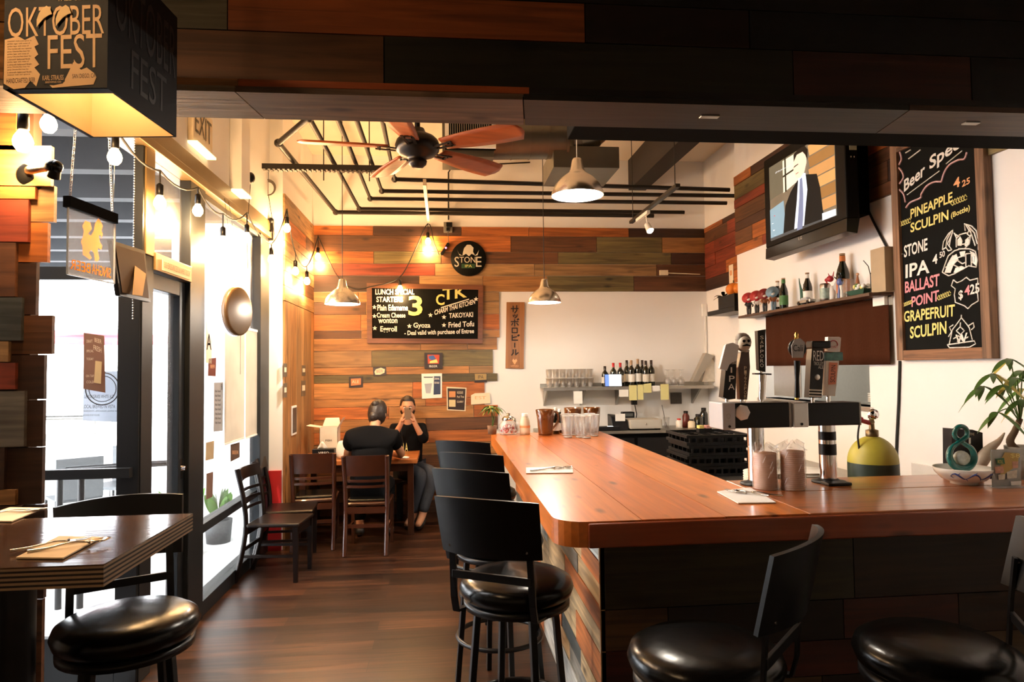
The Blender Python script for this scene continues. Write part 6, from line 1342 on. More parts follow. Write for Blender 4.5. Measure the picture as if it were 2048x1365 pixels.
def handle(tw, name, q, m, depth=.035, items=(), taper=None, extra=None, hw=.03):
    """a flat-faced tap handle from its outline"""
    P = [hp_(x, y, depth/2) for x, y in q]; n_ = V((0, -1, 0))
    h_ = MB().ngon([p+V((0, depth, 0)) for p in P], n_, depth, m).build('tap_handle', tw, local=False, bevel=.003)
    xm = sum(p.x for p in P)/len(P); zl = min(p.z for p in P); lo = [p for p in P if p.z < zl+.03]; xl_ = sum(p.x for p in lo)/len(lo)
    ff = MB().tube((xl_, HYp, (zb2 if tw is t1 else zd)-.002), (xl_, HYp, zl+.006), .009, chrome, n=14); o2 = ff.build('ferrule', tw, local=False)
    if items:
        b = MB()
        for s, x0, y0, x1, y1, mm, sl_ in items:
            o_ = hp_(x0, y1, depth/2+.0012); b.text(s, o_, hp_(x1, y1+sl_*(x1-x0), depth/2+.0012)-o_, hp_(x0, y0, depth/2+.0012)-o_, mm, t=.001)
        b2__ = b.build('lettering', tw, local=False); b2__.parent = h_; b2__.location = V((0, 0, 0))
    return h_
wp = lampwhite
h_ = handle(t1, 'a', [(1446, 795), (1455, 700), (1474, 695), (1471, 798), (1458, 800)], tap_black, .05, [('I', 1461, 735, 1464, 746, wp, 0), ('P', 1458, 752, 1469, 764, wp, 0), ('A', 1456, 768, 1469, 780, wp, 0), ('STONE', 1459, 724, 1472, 729, wp, 0)])
b = MB(); P = [hp_(x, y, .03) for x, y in ((1436, 738), (1448, 690), (1462, 686), (1474, 692), (1470, 722), (1456, 728), (1450, 742))]; b.ngon(P, (0, -1, 0), .02, M('frosted_topper', (.70, .72, .72), .12, spec=.8)); b.build('winged_topper', t1, local=False, bevel=.006)
h_ = handle(t1, 'b', [(1480, 800), (1477, 735), (1482, 705), (1498, 703), (1500, 735), (1494, 800)], M('handle_umber', (.06, .025, .012), .3, coat=.4), .035, [(ch, 1488, 733+k*8.2, 1493, 740+k*8.2, cream, 0) for k, ch in enumerate('PIZZAPORT')])
hb_m = M('bearded_topper', (.20, .16, .12), .5); c = hp_(1486, 685); b = MB(); b.ball(c, .037, hb_m, n=20, sz=1.2).ball(c+V((-.004, -.022, -.006)), .029, M('skull_pale', (.50, .42, .32), .5), n=18, sz=1.15).ball(c+V((-.010, .0, .014)), .030, hb_m, n=18, sx=.9)
for s2 in (-1, 1): b.ball(c+V((-.006+.011*s2, -.048, .004)), .007, matte_black, n=10)
b.path([c+V((-.024, -.046, -.018)), c+V((-.006, -.052, -.014)), c+V((.014, -.046, -.018))], [.002, .005, .002], matte_black, n=8); b.ball(c+V((.006, -.005, -.04)), .020, M('collar_pale', (.45, .38, .30), .5), n=14, sz=.5); b.build('hooded_topper', t1, local=False)
h_ = handle(t1, 'c', [(1518, 740), (1515, 662), (1531, 659), (1531, 745)], tap_black, .03, [(ch, 1520, 672+k*9.3, 1527, 679+k*9.3, wp, 0) for k, ch in enumerate('SAPPORO')])
b = MB(); b.bar(hp_(1507, 748), hp_(1540, 749), .03, .007, tap_black).tube(hp_(1524, 800), hp_(1526, 749), .016, chrome, n=20); b.build('sword_blade', t1, local=False)
# lid handle on right tower
c = hp_(1594, 697); b = MB(); b.tube(hp_(1593, 800), hp_(1594, 795), .009, MATS.get('brass', M('brass', (.60, .38, .10), .25, 1.)), n=14).tube(hp_(1594, 796), hp_(1594, 760), .013, tap_black, r2=.010, n=16).tube(hp_(1594, 760), hp_(1594, 722), .010, tap_black, r2=.015, n=16); b.build('tap_handle', t2, local=False)
b = MB().ball(c, .045, tap_black, n=24, sy=.45); hk = b.build('round_topper', t2, local=False); b = MB().ngon([hp_(x, y, .022) for x, y in ((1584, 716), (1606, 716), (1609, 685), (1600, 677), (1588, 680), (1582, 692))], (0, -1, 0), .003, M('pewter', (.42, .42, .42), .4)); hk2 = b.build('topper_badge', t2, local=False)
b = MB(); o_ = hp_(1586, 703, .026); b.text('Cali', o_, hp_(1605, 703, .026)-o_, hp_(1586, 690, .026)-o_, tap_black, t=.001); b.build('badge_lettering', t2, local=False)
MB().lathe([(.001, 0), (.012, 0), (.008, .012), (.010, .022), (.004, .034), (.001, .036)], MATS['brass'], hp_(1593, 679), n=16).build('finial', t2, local=False)
h_ = handle(t2, 'd', [(1618, 796), (1622, 720), (1624, 697), (1646, 697), (1648, 720), (1643, 796)], tap_black, .045, [('RED', 1626, 702, 1647, 722, wp, 0), ('TROLLEY', 1627, 724, 1646, 731, wp, 0), ('ALE', 1636, 732, 1646, 738, wp, 0)])
b = MB()
for k, yy in enumerate((779, 785, 791)): P = [hp_(x, y, .0235) for x, y in ((1618, yy), (1643, yy+1), (1643, yy+3.5), (1618, yy+2.5))]; b.ngon(P, (0, -1, 0), .0012, wp)
b.ball(hp_(1634, 755, .02), .016, steel, n=14, sy=.3); b.build('stripes_and_emblem', t2, local=False); MB().box(hp_(1625, 697, .03), hp_(1648, 683, -.03), tap_black).build('cap_block', t2, local=False, bevel=.006)
h_ = handle(t2, 'e', [(1650, 792), (1652, 722), (1678, 722), (1670, 793)], M('white_acrylic', (.80, .76, .70), .3), .03, ())
b = MB(); P = [hp_(x, y, .0155) for x, y in ((1656, 770), (1658, 725), (1675, 726), (1671, 769))]; b.ngon(P[::-1], (0, -1, 0), .0012, M('salmon_panel', (.80, .28, .16), .5)); b.build('salmon_panel', t2, local=False)
b = MB(); o_ = hp_(1669, 765, .018); b.text('SCULPIN', o_, hp_(1671, 731, .018)-o_, hp_(1660, 765, .018)-o_, tap_black, t=.001); b.build('upright_lettering', t2, local=False)
MB().box(hp_(1651, 722, .018), hp_(1680, 705, -.006), M('teal_fish_band', (.10, .28, .27), .4, var=.9, scale=60)).build('fish_band', t2, local=False, bevel=.003); MB().ngon([hp_(x, y, .012) for x, y in ((1655, 703), (1680, 704), (1682, 676), (1678, 674), (1656, 674))], (0, -1, 0), -.026, MATS['white_acrylic']).build('white_topper', t2, local=False, bevel=.003)
b = MB(); c = hp_(1667, 690, .014); b.path([c+V((math.cos(a)*.020, 0, math.sin(a)*.020)) for a in [math.pi*i/12-.2 for i in range(15)]], .0018, red_m, n=6); o_ = hp_(1659, 697, .014); b.text('POINT', o_, hp_(1675, 697, .014)-o_, hp_(1659, 692, .014)-o_, red_m, t=.001); b.build('topper_marking', t2, local=False)
# wrapped lid stacks
film = pane('plastic_film', (.96, .96, .96), .5, .12); lidm = M('kraft_lids', (.52, .28, .16), .7)
lm0 = None
for i, (px, y0, y1, Y, lab) in enumerate([(1531, 893, 980, 2.97, 'left plastic-wrapped stack of brown cup lids on the bar'), (1586, 887, 981, 2.95, 'right, taller plastic-wrapped stack of brown cup lids on the bar')]):
    p = atZ(px, y1-2, BT); zt_ = atY(px, y0, p.y).z; h = zt_-BT; r = .050
    t = empty('wrapped_lid_stack', (p.x, p.y, BT+.001), 0, lab, 'cup lids', 'plastic-wrapped stacks of cup lids')
    b = MB(); n = int(h*.86/.009); pr = [(.001, 0)]
    for k in range(n): pr += [(r, .009*k), (r, .009*k+.006), (r*.965, .009*k+.0075)]
    pr.append((.001, .009*n)); b.lathe(pr, lidm, n=30); b.build('lid_stack', t)
    b = MB(); rf = random.Random(i)
    def ff(u, v): a = u*2*math.pi; rr = (r+.005)*(1+.03*math.sin(a*9+v*13+i)*math.sin(v*22+a*3)) if v < .9 else (r+.005)*(1-(v-.9)*6)*(1+.3*math.sin(a*5)); return V((math.cos(a)*rr, math.sin(a)*rr, h*1.03*v+(.012*math.sin(a*3+i) if v > .88 else 0)))
    b.sheet(ff, 48, 20, film); b.build('plastic_wrap', t)
    b = MB()
    for k in range(7): a = rf.uniform(3.3, 6.1); z = rf.uniform(.02, h*.8); b.path([V((math.cos(a+.25*s_)*(r+.006), math.sin(a+.25*s_)*(r+.006), z+.03*s_)) for s_ in (0, .5, 1)], .0009, paper, n=4)
    b.build('creases', t)
# bowl with a figure-eight glass fountain
p = atZ(1928, 968, BT); Yb_ = p.y; o = empty('porcelain_bowl', (p.x, Yb_, BT+.001), 0, 'white porcelain bowl painted with a blue dragon, on the right end of the bar', 'bowl')
porc = M('porcelain', (.80, .78, .72), .15, coat=.5, var=.03); rb_ = (atY(1983, 940, Yb_).x-atY(1873, 940, Yb_).x)/2*.92
bprof = [(.056, .010), (.09, .022), (rb_*.93, .050), (rb_, .072)]
MB().lathe([(.001, .004), (.05, .004), (.052, 0), (.056, .0), (.056, .010), (.09, .022), (rb_*.93, .050), (rb_, .072), (rb_*.98, .075), (rb_*.90, .052), (.08, .026), (.001, .018)], porc, n=48).build('bowl', o)
blue = M('cobalt_glaze', (.06, .09, .30), .25); b = MB()
def bs(a, z):
    r = rb_
    for (r0, z0), (r1, z1) in zip(bprof, bprof[1:]):
        if z0 <= z <= z1: r = r0+(r1-r0)*(z-z0)/(z1-z0)
    return V((math.cos(a)*(r+.001), math.sin(a)*(r+.001), z))

P = [bs(R(205+i*5.2), .045+.012*math.sin(i*.85)) for i in range(26)]; b.path(P, [.001+.0035*abs(math.sin(i*.5)) for i in range(26)], blue, n=6)
for k in range(0, 26, 3): q = P[k]; b.path([q, bs(R(205+k*5.2+4), .045+.012*math.sin(k*.85)+(.010 if k % 2 else -.010))], [.002, .0008], blue, n=5)
b.ball(bs(R(333), .066), .007, blue, n=10); b.build('painted_dragon', o)
teal = M('teal_glass', (.01, .16, .15), .06, coat=1., var=.3, scale=20); z0_ = BT+.05
t = empty('glass_fountain', (p.x, Yb_, z0_), 0, 'turquoise figure-eight blown glass ornament standing in the porcelain bowl', 'ornament')
cb_ = atY(1923, 898, Yb_); cs = atY(1920, 863, Yb_); b = MB(); rbg = .062; rsm = .026
P = []; zc_ = (atY(1922, 910, Yb_)).z; zs_ = atY(1922, 865, Yb_).z; xm = atY(1921, 900, Yb_).x; zl_ = z0_+.075; zu_ = zl_+.056+.052
for k in range(34): a = R(112+316*k/33); P.append(V((xm+math.cos(a)*.056, Yb_+.012*math.cos(a/2), zl_+math.sin(a)*.056)))
for k in range(26): a = R(248-316*k/25); P.append(V((xm+math.cos(a)*.027, Yb_-.012*math.cos(a/2), zu_+math.sin(a)*.030)))
b.path(P, [.0105+.0065*math.sin(math.pi*k/33) for k in range(34)]+[.0105]*26, teal, n=12, closed=True); b.build('twisted_loop', t, local=False)
MB().tube((xm, Yb_, z0_), (xm, Yb_, zl_-.056), .03, teal, r2=.02, n=20).build('foot', t, local=False)
MB().ball((xm+.003, Yb_, zl_-.008), .034, M('frosted_crystal', (.55, .58, .52), .2, var=.5, scale=60), n=18).build('crystal_ball', t, local=False)
# black box sign behind
q = [(1903, 934), (1903, 858), (1945, 860), (1965, 866), (1966, 934)]; P = [atY(x, y, Yb_+.17) for x, y in q]
o = empty('black_carton', P[0], 0, 'small black carton with white lettering behind the turquoise ornament', 'carton')
P = [V((v.x, v.y, max(v.z, BT+.001))) for v in P]; P[0].z = P[4].z = BT+.001
MB().ngon(P, (0, -1, 0), -.06, black_plastic).build('carton_body', o, local=False, bevel=.003)
b = MB(); o_ = atY(1936, 871, Yb_+.169); b.text('STONE', o_, atY(1948, 871, Yb_+.169)-o_, atY(1936, 866, Yb_+.169)-o_, paper, t=.001); o_ = atY(1937, 888, Yb_+.169); b.text('I', o_, atY(1941, 888, Yb_+.169)-o_, atY(1937, 876, Yb_+.169)-o_, paper, t=.001); b.build('lettering', o, local=False)
# driftwood-like shell
b = MB(); P = [atY(x, y, Yb_+.12) for x, y in ((1958, 940), (1966, 918), (1980, 898), (1998, 882), (2009, 866))]; b.path(smooth(P, 4), [.012, .018, .024, .028, .030, .030, .028, .026, .022, .020, .017, .015, .012, .010, .007, .005, .003], M('conch_tan', (.48, .38, .28), .4, var=.5, scale=18), n=12)
b.v = [(v[0], v[1], max(v[2], BT+.002)) for v in b.v]; o = b.build('driftwood'); tag(o, 'curved pale horn-like driftwood between the bowl and the plant', 'ornament')
# acrylic menu holder
q = [(1985, 973), (2043, 976), (2041, 898), (1982, 900)]; Ym = atZ(2013, 975, BT).y
P = [atY(x, y, Ym) for x, y in q]; P[0].z = P[1].z = BT+.002; o = empty('menu_stand', (P[0]+P[1])/2, 0, 'acrylic table stand with a colourful food specials card, at the right edge of the bar', 'menu holder')
MB().ngon(P, (0, -1, 0), .003, glass_clear).build('acrylic_cover', o, local=False); MB().box((P[0].x, Ym-.04, BT+.001), (P[1].x, Ym+.03, BT+.004), glass_clear).build('foot', o, local=False)
MB().ngon([v+V((0, .004, 0)) for v in P], (0, -1, 0), .002, M('menu_card', (.22, .26, .22), .6, var=.5, scale=16)).build('card', o, local=False)
def mp_(x, y): return atY(x, y, Ym)
marks(o, mp_, V((0, -1, 0)), [('p', [(1999, 955), (2034, 930), (2036, 907), (2008, 905), (2000, 920)], M('menu_ochre', (.50, .36, .10), .6))], 'ochre_field', .0035)
marks(o, mp_, V((0, -1, 0)), [('t', '$8', 2019, 907, 2038, 917, 0, chalk_y), ('p', [(1990, 918), (2006, 916), (2008, 928), (1992, 930)], M('menu_green', (.04, .20, .10), .6)), ('p', [(1987, 934), (2004, 932), (2006, 946), (1989, 947)], M('sushi_pink', (.62, .36, .25), .6, var=.6, scale=80)), ('p', [(2022, 923), (2034, 923), (2034, 936), (2023, 937)], MATS['sushi_pink']), ('p', [(1994, 950), (2008, 948), (2007, 959), (1995, 960)], M('sushi_white', (.72, .62, .50), .6, var=.6, scale=80)), ('p', [(2011, 944), (2032, 940), (2031, 956), (2012, 958)], MATS['sushi_white']), ('p', [(2019, 963), (2040, 962), (2040, 970), (2020, 971)], paper), ('t', 'ROLL', 1993, 920, 2004, 927, 0, chalk_y)], 'print', .0045)
# glass vase and the money tree
p = V((atY(2052, 940, 3.02).x, 3.02, BT+.001)); o = empty('money_tree', p, 0, 'slim money tree with finger-like green leaves at the right end of the bar', 'plant')
MB().lathe([(.001, 0), (.07, 0), (.085, .15), (.078, .15), (.06, .13), (.001, .13)], M('pot_speckled', (.25, .22, .18), .6, var=.5, scale=50), p, n=28).build('pot', o, local=False)
tr = [V((p.x-.03, p.y, BT+.12)), atY(2020, 885, 3.02), atY(2030, 862, 3.02), atY(2040, 838, 3.02)]; bark = M('bark', (.10, .06, .03), .8, bump=.3, scale=30)
MB().path(smooth(tr, 5), [.020-.0005*i for i in range(16)], bark, n=10).build('trunk', o, local=False)
br_ = MB(); top = tr[-1]; C_ = [(1967, 773, 0), (1986, 748, .03), (2034, 756, -.03), (2020, 718, 0), (2048, 800, 0), (1996, 825, 0), (2008, 770, 0), (2044, 778, .1), (2065, 740, 0), (2046, 742, .08)]
lf = MB(); lf2 = MB(); rl = random.Random(21)
for cx, cy, dy in C_:
    c = atY(cx, cy, 3.02+dy-rl.uniform(0, .1)); br_.path(smooth([top-V((0, 0, .02)), (top+c)/2+V((0, 0, .03)), c], 4), .0028, green_leaf, n=5)
    n = rl.choice((5, 6, 6))
    for k in range(n):
        a = 2*math.pi*k/n+rl.uniform(-.3, .3); d = V((math.cos(a), .5*math.sin(a)-.1, .25*math.sin(a*2)-.15)); leaf(lf2 if rl.random() < .14 else lf, c, d, (0, -.4, 1), rl.uniform(.085, .135), .027, green_leaf, .5)
lf2.mats = [yellow_leaf] if lf2.mats else lf2.mats
br_.build('branches', o, local=False); lf.build('leaves', o, local=False); lf2.build('yellow_leaves', o, local=False)
# ================================================================ RIGHT WALL
# television
XT = 2.62
def tv(x, y, o=0.): return atX(x, y, XT-o)
bl_, br2, tr2, tl2 = tv(1532, 521), tv(1695, 468), tv(1700, 268), tv(1528, 322)
yn, yf = br2.y, bl_.y; zb_, zt_ = (bl_.z+br2.z)/2, tl2.z
TV = empty('television', (XT+.06, (yn+yf)/2, zb_), 0, 'large black flat television on the board-clad wall showing a man in suit and tie', 'television')
b = MB(); b.box((XT, yn, zb_+.10), (XT+.09, yf, zt_), M('television_black', (.003, .003, .003), .5, spec=.12)); b.build('housing', TV, local=False, bevel=.012, seg=3)
b = MB(); b.hexa([(XT-.005, yn, zb_+.012), (XT+.07, yn, zb_), (XT+.07, yf, zb_), (XT-.005, yf, zb_+.012)], [(XT, yn, zb_+.10), (XT+.09, yn, zb_+.10), (XT+.09, yf, zb_+.10), (XT, yf, zb_+.10)], M('glossy_black', (.004, .004, .004), .28, spec=.4)); b.build('speaker_bar', TV, local=False, bevel=.004)
MB().box((XT+.09, yn+.15, zb_+.16), (XR-.021, yf-.15, zt_-.12), matte_black).build('wall_mount', TV, local=False)
scr = [tv(1543, 484), tv(1674, 429), tv(1670, 292), tv(1541, 335)]; sy0, sy1 = scr[1].y, scr[0].y; sz0 = (scr[0].z+scr[1].z)/2; sz1 = scr[3].z-.0
so = MB().box((XT-.003, sy0, sz0), (XT+.001, sy1, sz1), M('screen_backdrop', (.12, .10, .07), .3, emit=.35, ecol=(.30, .24, .16), var=.5, scale=5)).build('screen', TV, local=False)
def sp2(u, v): return V((XT-.003, sy1+(sy0-sy1)*u, sz0+(sz1-sz0)*v))   # u left to right, v upward as seen
nT = V((-1, 0, 0))
def em(nm, c, e=1.0): return M(nm, tuple(v*.3 for v in c), .6, emit=e, ecol=c, var=.25, scale=12, spec=.1)
def spoly(name, P, m, lift): return MB().ngon([sp2(*p)+nT*lift for p in P], nT, .0006, m).build(name, so, local=False)
spoly('picture_window_panes', [(.0, .55), (.0, 1), (.45, 1), (.45, .6)], em('scr_dim', (.16, .13, .08), .8), .0008)
spoly('picture_lit_panes', [(.24, .56), (.24, .98), (.46, .98), (.50, .62)], em('scr_lit', (.85, .72, .50), 1.0), .0012)
spoly('picture_window_bar', [(.27, .56), (.27, 1), (.295, 1), (.295, .56)], em('scr_bar', (.05, .04, .02), .5), .0018)
spoly('picture_window_bar', [(.24, .76), (.46, .78), (.46, .80), (.24, .785)], em('scr_bar', (.05, .04, .02), .5), .0018)
for k in range(6): spoly('picture_brick', [(.66, .12+.145*k), (1, .12+.145*k), (1, .12+.145*k+.13), (.64, .12+.145*k+.13)], em('scr_brick%d' % (k % 3), ((.62, .30, .10), (.36, .17, .05), (.72, .36, .12))[k % 3], .8), .0012)
spoly('picture_caption_card', [(0, .02), (0, .42), (.24, .46), (.27, .04)], em('scr_card', (.25, .36, .42), .9), .0022)
spoly('picture_suit', [(.22, 0), (.27, .38), (.36, .52), (.47, .62), (.58, .65), (.76, .58), (.80, .40), (.84, .0)], em('scr_suit', (.018, .016, .014), .5), .003)
spoly('picture_shirt', [(.40, .0), (.46, .38), (.49, .64), (.56, .68), (.60, .66), (.62, .45), (.58, .2), (.55, 0)], em('scr_shirt', (.80, .84, .95), 1.0), .0038)
spoly('picture_tie', [(.45, .0), (.50, .40), (.515, .62), (.55, .63), (.56, .42), (.55, .15), (.53, 0)], em('scr_tie', (.22, .24, .36), .8), .0046)
spoly('picture_face', [(.42, .76), (.43, .90), (.48, .985), (.58, .985), (.625, .90), (.62, .78), (.585, .68), (.52, .635), (.46, .66)], em('scr_face', (.90, .62, .44), 1.0), .0046)
spoly('picture_hair', [(.43, .88), (.43, .97), (.50, 1.0), (.60, 1.0), (.645, .93), (.635, .80), (.61, .88), (.57, .94), (.48, .945)], em('scr_hair', (.03, .02, .012), .5), .0054)
spoly('picture_sideburn', [(.42, .80), (.44, .82), (.50, .825), (.50, .815), (.44, .805)], em('scr_hair', (.03, .02, .012), .5), .0060)
spoly('picture_mouth', [(.455, .715), (.50, .72), (.50, .712), (.46, .706)], em('scr_mouth', (.45, .14, .10), .6), .0060)
spoly('picture_channel_tab', [(.82, .0), (1, .0), (1, .075), (.82, .085)], em('scr_tab', (.75, .82, .88), .9), .0046)
spoly('picture_ticker', [(0, -.0), (0, .035), (.30, .035), (.82, .02), (.82, 0)], em('scr_tick', (.10, .10, .10), .6), .0040)
b = MB(); wm = em('scr_text', (.95, .95, .95), 1.2)
def stext(b, s, u0, v0, u1, v1, m, lift): o_ = sp2(u0, v0)+nT*lift; b.text(s, o_, sp2(u1, v0)-o_, sp2(u0, v1)-o_, m, t=.0006)
stext(b, 'UP IS DOING THIS FOR ME', .12, .865, .47, .895, wm, .0066); stext(b, 'BIKES', .03, .22, .22, .26, wm, .003); stext(b, 'DRIVE', .05, .12, .23, .19, wm, .003); stext(b, 'TEXTING', .06, .05, .22, .08, wm, .003); b.build('picture_lettering', so, local=False)
b = MB(); stext(b, 'LIVE', .07, .31, .18, .37, em('scr_red', (.7, .05, .04), 1.0), .003); b.build('picture_red_lettering', so, local=False)
MB().text('LG', (XT-.007, (sy0+sy1)/2+.03, sz0-.075), (0, -.05, 0), (0, 0, .022), steel).build('maker_badge', TV, local=False)
b = MB(); p = V((XT+.05, yn-.001, zb_+.55)); b.box((p.x-.02, yn-.004, p.z), (p.x+.03, yn, p.z+.05), M('port_label', (.45, .5, .35), .5))
for dx, dz in ((-.01, -.05), (.012, -.05), (.0, .09), (.0, .07), (.035, .03)): b.box((p.x+dx-.003, yn-.003, p.z+dz), (p.x+dx+.003, yn, p.z+dz+.01), lampwhite)
b.build('side_ports', TV, local=False)
MB().tube((XT+.14, yf-.2, zt_-.12), (XT+.14, yf-.2, ZC), .02, black_metal).build('ceiling_pole', TV, local=False)
cbp = [atX(x, y, XR-.012) for x, y in ((1731, 410), (1745, 440), (1760, 470), (1775, 498))]; o = MB().path(cbp, .008, cord_k, n=6).build('television_cable'); tag(o, 'black cable running down the white wall from the television to the shelf', 'cable')

# shelf with beer collection
s0_, s1_ = atX(1480, 628, XR-.16), atX(1785, 584, XR-.16); zs0 = (s0_.z+s1_.z)/2
shf = empty('wall_shelf', (XR-.08, (s0_.y+s1_.y)/2, zs0-.03), 0, 'long thin dark wooden shelf under the television, crowded with beer keepsakes', 'shelf')
MB().box((XR-.17, atX(1787, 584, XR-.001).y, zs0-.022), (XR-.001, s0_.y+.02, zs0), wood('shelf_dark_wood', 1, (.10, .045, .02), vc=False, knots=False)).build('board', shf, local=False, bevel=.002)
for x in (1745,): p = atX(x, 600, XR-.1); MB().box((XR-.06, p.y-.06, zs0-.08), (XR-.001, p.y+.06, zs0-.022), lampwhite).build('bracket', shf, local=False)
def onS(px, d=.09): X = XR-d; t = (px-1480)/305; py = 628-44*t; return V((X, atX(px, py, X).y, zs0+.001))
def make_beer(body, lab_m, cap, nm='beer_bottle'):
    t = empty(nm, (0, 0, 0)); MB().lathe([(.001, 0), (.029, 0), (.031, .006), (.031, .125), (.026, .15), (.014, .185), (.0125, .225), (.001, .225)], body, n=20).build('bottle_body', t)
    MB().lathe([(.0315, .03), (.0315, .10)], lab_m, n=20).build('label', t); MB().lathe([(.0145, .190), (.0138, .218)], lab_m, n=14).build('neck_label', t); MB().lathe([(.0135, .220), (.014, .230), (.001, .231)], cap, n=14).build('cap', t); return t
lg, ly_, lo_ = M('label_green', (.05, .16, .04), .6), M('label_straw', (.62, .52, .30), .6), M('label_orange', (.55, .16, .03), .6)
for px, d, m, lab in ((1556, .06, label_w, 'brown beer bottle with white label, left of the pair on the wall shelf'), (1568, .10, lg, 'brown beer bottle with green and yellow label, right of the pair on the wall shelf'), (1616, .07, label_w, 'dark beer bottle with a white label in the middle of the wall shelf'), (1687, .07, lo_, 'tallest dark beer bottle on the wall shelf, right of the red dragon figure')):
    o = make_beer(bottle_dark, m, cap_tan); o.location = onS(px, d); s_ = 1.12 if px != 1687 else 1.42; o.scale = (s_, s_, s_); tag(o, lab, 'bottle', 'beer bottles on the wall shelf')
# sombrero figures
def make_fig(c1, c2, c3):
    t = empty('sombrero_figurine', (0, 0, 0)); b = MB(); b.box((-.03, -.022, 0), (.03, .022, .006), matte_black)
    for s2 in (-1, 1): b.path([V((s2*.010, 0, .006)), V((s2*.012, 0, .05)), V((s2*.008, 0, .08))], [.009, .010, .012], c2, n=10)
    b.ball((0, 0, .095), .024, c1, n=16, sz=1.2, sy=.7)
    for s2 in (-1, 1): b.path([V((s2*.020, 0, .112)), V((s2*.036, -.004, .09)), V((s2*.024, -.02, .075))], [.008, .007, .006], c1, n=8)
    b.build('figure_body', t); MB().ball((0, 0, .137), .017, M('bone_white', (.65, .58, .48), .5), n=16).build('skull_head', t)
    MB().lathe([(.001, .0), (.02, .0), (.050, .006), (.052, .010), (.020, .012), (.014, .03), (.001, .032)], c3, (0, .012, .150), ax=(-.55, -.62, .35), n=28).build('sombrero', t)
    MB().lathe([(.030, .009), (.034, .0095)], label_w, (0, .012, .151), ax=(-.55, -.62, .35), n=28).build('hat_band', t); return t
cR, cBk, cO, cB = M('figure_red', (.42, .03, .03), .5), M('figure_black', (.02, .02, .02), .5), M('figure_brown', (.30, .10, .03), .5), M('figure_blue', (.16, .26, .34), .5)
for px, a, lab in ((1498, (cBk, cBk, cR), 'black-clad figurine in a red sombrero at the left end of the wall shelf'), (1514, (label_w, cBk, cR), 'white-shirted figurine in a red sombrero, second on the wall shelf'), (1530, (cO, cBk, M('figure_dark_red', (.22, .02, .02), .5)), 'brown-clad figurine in a dark red sombrero, third on the wall shelf'), (1547, (cO, cB, cB), 'figurine in a grey-blue sombrero beside the pair of beer bottles')):
    o = make_fig(*a); o.location = onS(px, .11); o.scale = (1.05, 1.05, 1.05); tag(o, lab, 'figurine', 'sombrero figurines on the wall shelf')
# toy car, green bottle figure, can, dragon figure, robot, boat, wire tree, paper bag
p = onS(1612, .13); o = empty('toy_car', p, 0, 'silver toy car before the dark bottle in the middle of the wall shelf', 'toy car')
MB().box((p.x-.025, p.y-.10, p.z+.012), (p.x+.025, p.y+.10, p.z+.035), steel).hexa([(p.x-.022, p.y-.05, p.z+.035), (p.x+.022, p.y-.05, p.z+.035), (p.x+.022, p.y+.06, p.z+.035), (p.x-.022, p.y+.06, p.z+.035)], [(p.x-.017, p.y-.03, p.z+.055), (p.x+.017, p.y-.03, p.z+.055), (p.x+.017, p.y+.04, p.z+.055), (p.x-.017, p.y+.04, p.z+.055)], MATS['pewter']).build('car_body', o, local=False, bevel=.004)
for dx in (-.028, .016):
    for dy in (-.065, .065): MB().tube((p.x+dx, p.y+dy, p.z+.015), (p.x+dx+.012, p.y+dy, p.z+.015), .015, black_plastic, n=14).build('wheel', o, local=False)
p = onS(1604, .05); o = MB().path([p, p+V((0, .0, .08)), p+V((0, .01, .14)), p+V((0, .03, .20)), p+V((0, .035, .235))], [.016, .014, .010, .005, .003], M('green_cactus', (.04, .12, .08), .4), n=10).path([p+V((0, 0, .12)), p+V((0, -.03, .15)), p+V((0, -.03, .18))], .004, MATS['green_cactus'], n=6).build('green_figurine'); tag(o, 'slender green figurine left of the dark bottle in mid shelf', 'figurine')
p = onS(1651, .10); o = empty('beer_can', p, 0, 'silver and green beer can on the wall shelf left of the red dragon figure', 'can'); MB().lathe([(.001, 0), (.026, 0), (.033, .008), (.033, .112), (.028, .122), (.001, .122)], steel, n=24).build('can_body', o); MB().lathe([(.0335, .02), (.0335, .09)], M('can_print', (.28, .38, .33), .4, var=.6, scale=40), n=24).build('print', o); o.scale = (1.15, 1.15, 1.1)
p = onS(1664, .07); o = empty('dragon_figurine', p, 0, 'red and white winged dragon figurine beside the silver can', 'figurine'); b = MB(); rd = M('dragon_red', (.40, .02, .03), .4)
b.path([p+V((0, 0, .0)), p+V((0, -.01, .06)), p+V((0, 0, .11))], [.02, .022, .016], label_w, n=10); b.build('body', o, local=False); b = MB(); b.ball(p+V((-.01, 0, .165)), .024, rd, n=14, sy=1.2).ball(p+V((-.02, .03, .16)), .014, rd, n=12); b.path([p+V((0, .02, .18)), p+V((0, .04, .21))], [.006, .002], rd, n=6).path([p+V((0, -.02, .18)), p+V((0, -.035, .215))], [.006, .002], rd, n=6); b.build('horned_head', o, local=False)
for s2 in (-1, 1): MB().ngon([p+V((0, s2*.01, .10)), p+V((.0, s2*.07, .16)), p+V((0, s2*.085, .12)), p+V((0, s2*.06, .09)), p+V((0, s2*.055, .06))], (1, 0, 0), .003, rd if s2 > 0 else MATS['pewter']).build('wing', o, local=False)
p = onS(1681, .13); o = empty('robot_figurine', p, 0, 'blue and black armoured figurine in front of the tallest shelf bottle', 'figurine'); b = MB(); bb_ = M('robot_blue', (.10, .14, .35), .4)
for s2 in (-1, 1): b.path([p+V((0, s2*.016, 0)), p+V((0, s2*.016, .055)), p+V((0, s2*.008, .09))], [.011, .009, .010], bb_ if s2 > 0 else label_w, n=8)
